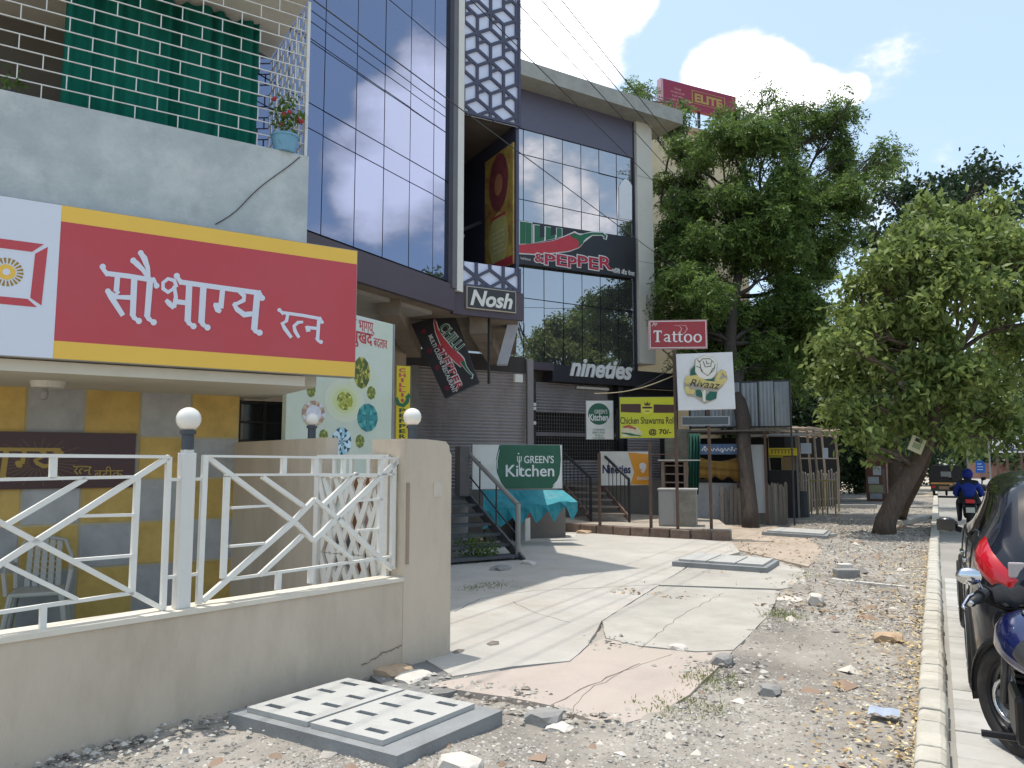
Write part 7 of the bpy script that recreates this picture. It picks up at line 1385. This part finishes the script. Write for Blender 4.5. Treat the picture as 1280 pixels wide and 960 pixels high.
# ---- scooter with two riders
sc0 = pd(1208, 18.6); S0 = Vector((sc0.x, sc0.y, 0)); sc = thing('scooter', S0, 'dark two wheeler with a red tail lamp ahead of the hatchback', 'scooter')
def so_(x, y, z): return S0+Vector((x, y, z))
for y in (-.55, .72): MB().torus(so_(0, y, .28), (1, 0, 0), .225, .055, 28, 10).build('wheel', rub, sc, smooth=True)
MB().obox(so_(0, -.3, .54), (.14, 0, 0), (0, .45, .03), (0, 0, .1)).build('tail_body', mblk, sc, bevel=.05); MB().obox(so_(0, -.15, .655), (.13, 0, 0), (0, .5, 0), (0, 0, .05)).build('seat', blkp, sc, bevel=.03); MB().obox(so_(0, -.77, .7), (.09, 0, 0), (0, .02, 0), (0, 0, .045)).build('tail_light', M('lit red lamp', (226, 30, 40), .3), sc, bevel=.01)
MB().obox(so_(0, .3, .4), (.12, 0, 0), (0, .3, 0), (0, 0, .14)).build('engine', mblk, sc, bevel=.04); MB().tube([so_(0, .72, .28), so_(0, .52, .95)], .035, 10).build('fork', mblk, sc); MB().tube([so_(-.36, .42, 1.02), so_(-.1, .5, 1.0), so_(.1, .5, 1.0), so_(.36, .42, 1.02)], .014, 8).build('handlebar', mblk, sc)
MB().obox(so_(0, -.8, .5), (.09, 0, 0), (0, .01, 0), (0, 0, .06)).build('number_plate', M('plate white', (210, 206, 190)), sc)
for s_ in (-1, 1): MB().tube([so_(s_*.28, .48, 1.03), so_(s_*.34, .46, 1.16)], .008, 6).build('mirror_stalk', mblk, sc); MB().ball(so_(s_*.35, .46, 1.2), .06, 12, 8, (1, .4, .7)).build('mirror', blkp, sc, smooth=True)
def rider(y, label, top, hood_, trousers, grip, zs=.80):
    t = thing('person', so_(0, y, zs), label, 'person'); skn = M('brown skin', (140, 96, 72), .6); hip = so_(0, y, zs+.1); ch = so_(0, y+.02, zs+.42); nk = so_(0, y+.04, zs+.51); hdp = so_(0, y+.06, zs+.62)
    V = [hip, so_(0, y, zs+.28), ch, nk, hdp, so_(0, y+.06, zs+.70)]; E = [(0, 1), (1, 2), (2, 3), (3, 4), (4, 5)]; Rr = [.15, .14, .15, .06, .09, .08]
    for s_ in (-1, 1):
        k = len(V); V += [so_(s_*.13, y+.05, zs+.06), so_(s_*.2, y+.42, zs-.02), so_(s_*.2, y+.32, zs-.42), so_(s_*.21, y+.46, zs-.46)]; E += [(0, k), (k, k+1), (k+1, k+2), (k+2, k+3)]; Rr += [.1, .075, .05, .04]
        k = len(V); g_ = so_(s_*.34, .40, 1.03) if grip else so_(s_*.2, y+.4, zs+.12); sh_ = so_(s_*.17, y+.02, zs+.44); el = (sh_+g_)/2+Vector((s_*.09, -.02, -.1)); V += [sh_, el, g_]; E += [(2, k), (k, k+1), (k+1, k+2)]; Rr += [.07, .05, .035]
    skin('body', V, E, Rr, trousers, t, 2)
    V = [so_(0, y, zs+.06), so_(0, y, zs+.28), so_(0, y+.02, zs+.41), so_(0, y+.035, zs+.5)]; E = [(0, 1), (1, 2), (2, 3)]; Rr = [(.17, .14), (.16, .14), (.17, .14), (.1, .09)]
    for s_ in (-1, 1):
        k = len(V); g_ = so_(s_*.34, .40, 1.03) if grip else so_(s_*.2, y+.4, zs+.12); sh_ = so_(s_*.17, y+.02, zs+.43); el = (sh_+g_)/2+Vector((s_*.09, -.02, -.1)); V += [sh_, el, el.lerp(g_, .8)]; E += [(2, k), (k, k+1), (k+1, k+2)]; Rr += [.085, .07, .055]
    skin('jacket', V, E, Rr, top, t, 2)
    MB().ball(hdp+ZV*.03, .118, 18, 12, (1, 1.05, 1.12)).build('headwear', hood_, t, smooth=True); MB().ball(hdp+Vector((0, .06, .0)), .098, 14, 10, (.9, 1, 1.1)).build('face', skn, t, smooth=True)
    for s_ in (-1, 1):
        g_ = so_(s_*.34, .40, 1.03) if grip else so_(s_*.2, y+.4, zs+.12); h_ = MB(); h_.ball(g_, .04, 10, 8, (1, 1.2, .7)); ho = h_.build('hand', skn, t, smooth=True)
        for f in range(4): MB().tube([g_+Vector((s_*(.025-.017*f), .03, .01)), g_+Vector((s_*(.025-.017*f), .065, -.0)), g_+Vector((s_*(.025-.017*f), .06, -.03))], [.009, .009, .007], 6).build('finger', skn, t)
    return t
blue_j = M('blue jacket', (26, 56, 156), .75, var=.3, vs=9)
rider(-.28, 'person in a bright blue hooded jacket riding at the back of the two wheeler', blue_j, M('blue hood', (22, 46, 140), .75, var=.2, vs=9), M('dark trousers', (40, 42, 50), .85), False, .67)
rider(.12, 'person in dark clothes and a black helmet steering the two wheeler', M('black jacket', (38, 38, 42), .8), M('black helmet', (26, 26, 28), .3), M('dark trousers', (40, 42, 50)), True, .63)
# ================================================================ far end of the road
FHB = facing(1262, 62, 0); fr_ = (FHB.px(1240, 560)[0], FHB.px(1262, 566)[1], FHB.px(1330, 560)[0], FHB.px(1262, 538)[1]); fh = signboard('far_hoarding', FHB, fr_, .2, M('white flex', (214, 216, 214)), M('grey frame', (140, 140, 140)), 'white hoarding with a dark phone number half hidden by leaves at the right edge', 'billboard')
text(FHB, '99225000', tr_(FHB, 1246, 564, 1292, 556), .005, M('navy print', (26, 34, 84)), fh, bold=.05); strokes(FHB, [('s', [(1254+i*4, 549.5), (1254+i*4, 554)], 1) for i in range(10)]+[('s', [(1253, 549.5), (1292, 549.5)], .8)], lambda p: FHB.px(*p), .005, M('navy print', (26, 34, 84)), fh)
for x in (1246, 1258, 1276, 1310): s_ = FHB.px(x, 560)[0]; FHB.box(MB(), s_-.09, s_+.09, 0, fr_[1], -.2, -.05).build('leg', rust, fh)
BSG = facing(1226, 45, 0); bsx = [BSG.px(*p) for p in ((1219.5, 591), (1231.5, 591), (1231.5, 580), (1228, 576), (1219.5, 575.5))]; bs_ = thing('road_sign', BSG.w(bsx[0][0]+.3, 0, 0), 'small blue road sign with a cut corner far down the road', 'sign')
BSG.poly(MB(), bsx, 0, .03).build('plate', M('road sign blue', (30, 100, 190), .5, var=.05), bs_); BSG.box(MB(), bsx[0][0]+.25, bsx[0][0]+.33, 0, bsx[2][1], -.08, -.001).build('pole', M('grey post', (130, 128, 126)), bs_)
strokes(BSG, [('s', [(1221.5, 580), (1227, 580)], .9), ('s', [(1221.5, 583.5), (1229, 583.5)], .9), ('s', [(1221.5, 587), (1229, 587)], .9)], lambda p: BSG.px(*p), .03, ww, bs_)
p, q = pd(1210, 70), pd(1330, 66); tag(MB().beam((p.x, p.y, .7), (q.x, q.y, .7), .3, 1.4).build('far_wall', M('reddish wall', (150, 112, 98), .9, var=.15, vs=.6)), 'low reddish wall far along the road', 'wall')
for i, (x, d, h) in enumerate(((1209, 50, 4.2), (1237, 58, 5))):
    p = pd(x, d); t = thing('street_lamp', (p.x, p.y, 0), ['white headed street lamp just above the riders', 'plain far lamp post right of the blue road sign'][i], 'street lamp'); MB().tube([(p.x, p.y, 0), (p.x, p.y, h*.6), (p.x-.1, p.y, h*.66)], .06, 8).build('post', M('grey post', (130, 128, 126)), t); MB().box(p.x-.5, p.x+.1, p.y-.15, p.y+.15, h*.66, h*.66+.12).build('lamp_head', white_p, t)
p = at(1146, 556, 16.9); nt_ = thing('tree_notice', p, 'small tilted cream notice nailed to the leaning trunk', 'notice'); a = R(-24); U = RV*math.cos(a)-ZV*-math.sin(a); Vv = RV*math.sin(-a)+ZV*math.cos(a)
U = (RV*.9-ZV*.42).normalized(); Vv = (RV*.42+ZV*.9).normalized(); MB().obox(p, U*.16, FH*.012, Vv*.17).build('plate', M('cream notice', (196, 190, 156), .7, var=.08), nt_); MB().obox(p-FH*.014+Vv*.1, U*.08, FH*.003, Vv*.04).build('print', M('print black', (50, 50, 54)), nt_); MB().obox(p-FH*.014-Vv*.03, U*.09, FH*.003, Vv*.06).build('print', M('grey green print', (140, 146, 110), .7), nt_)
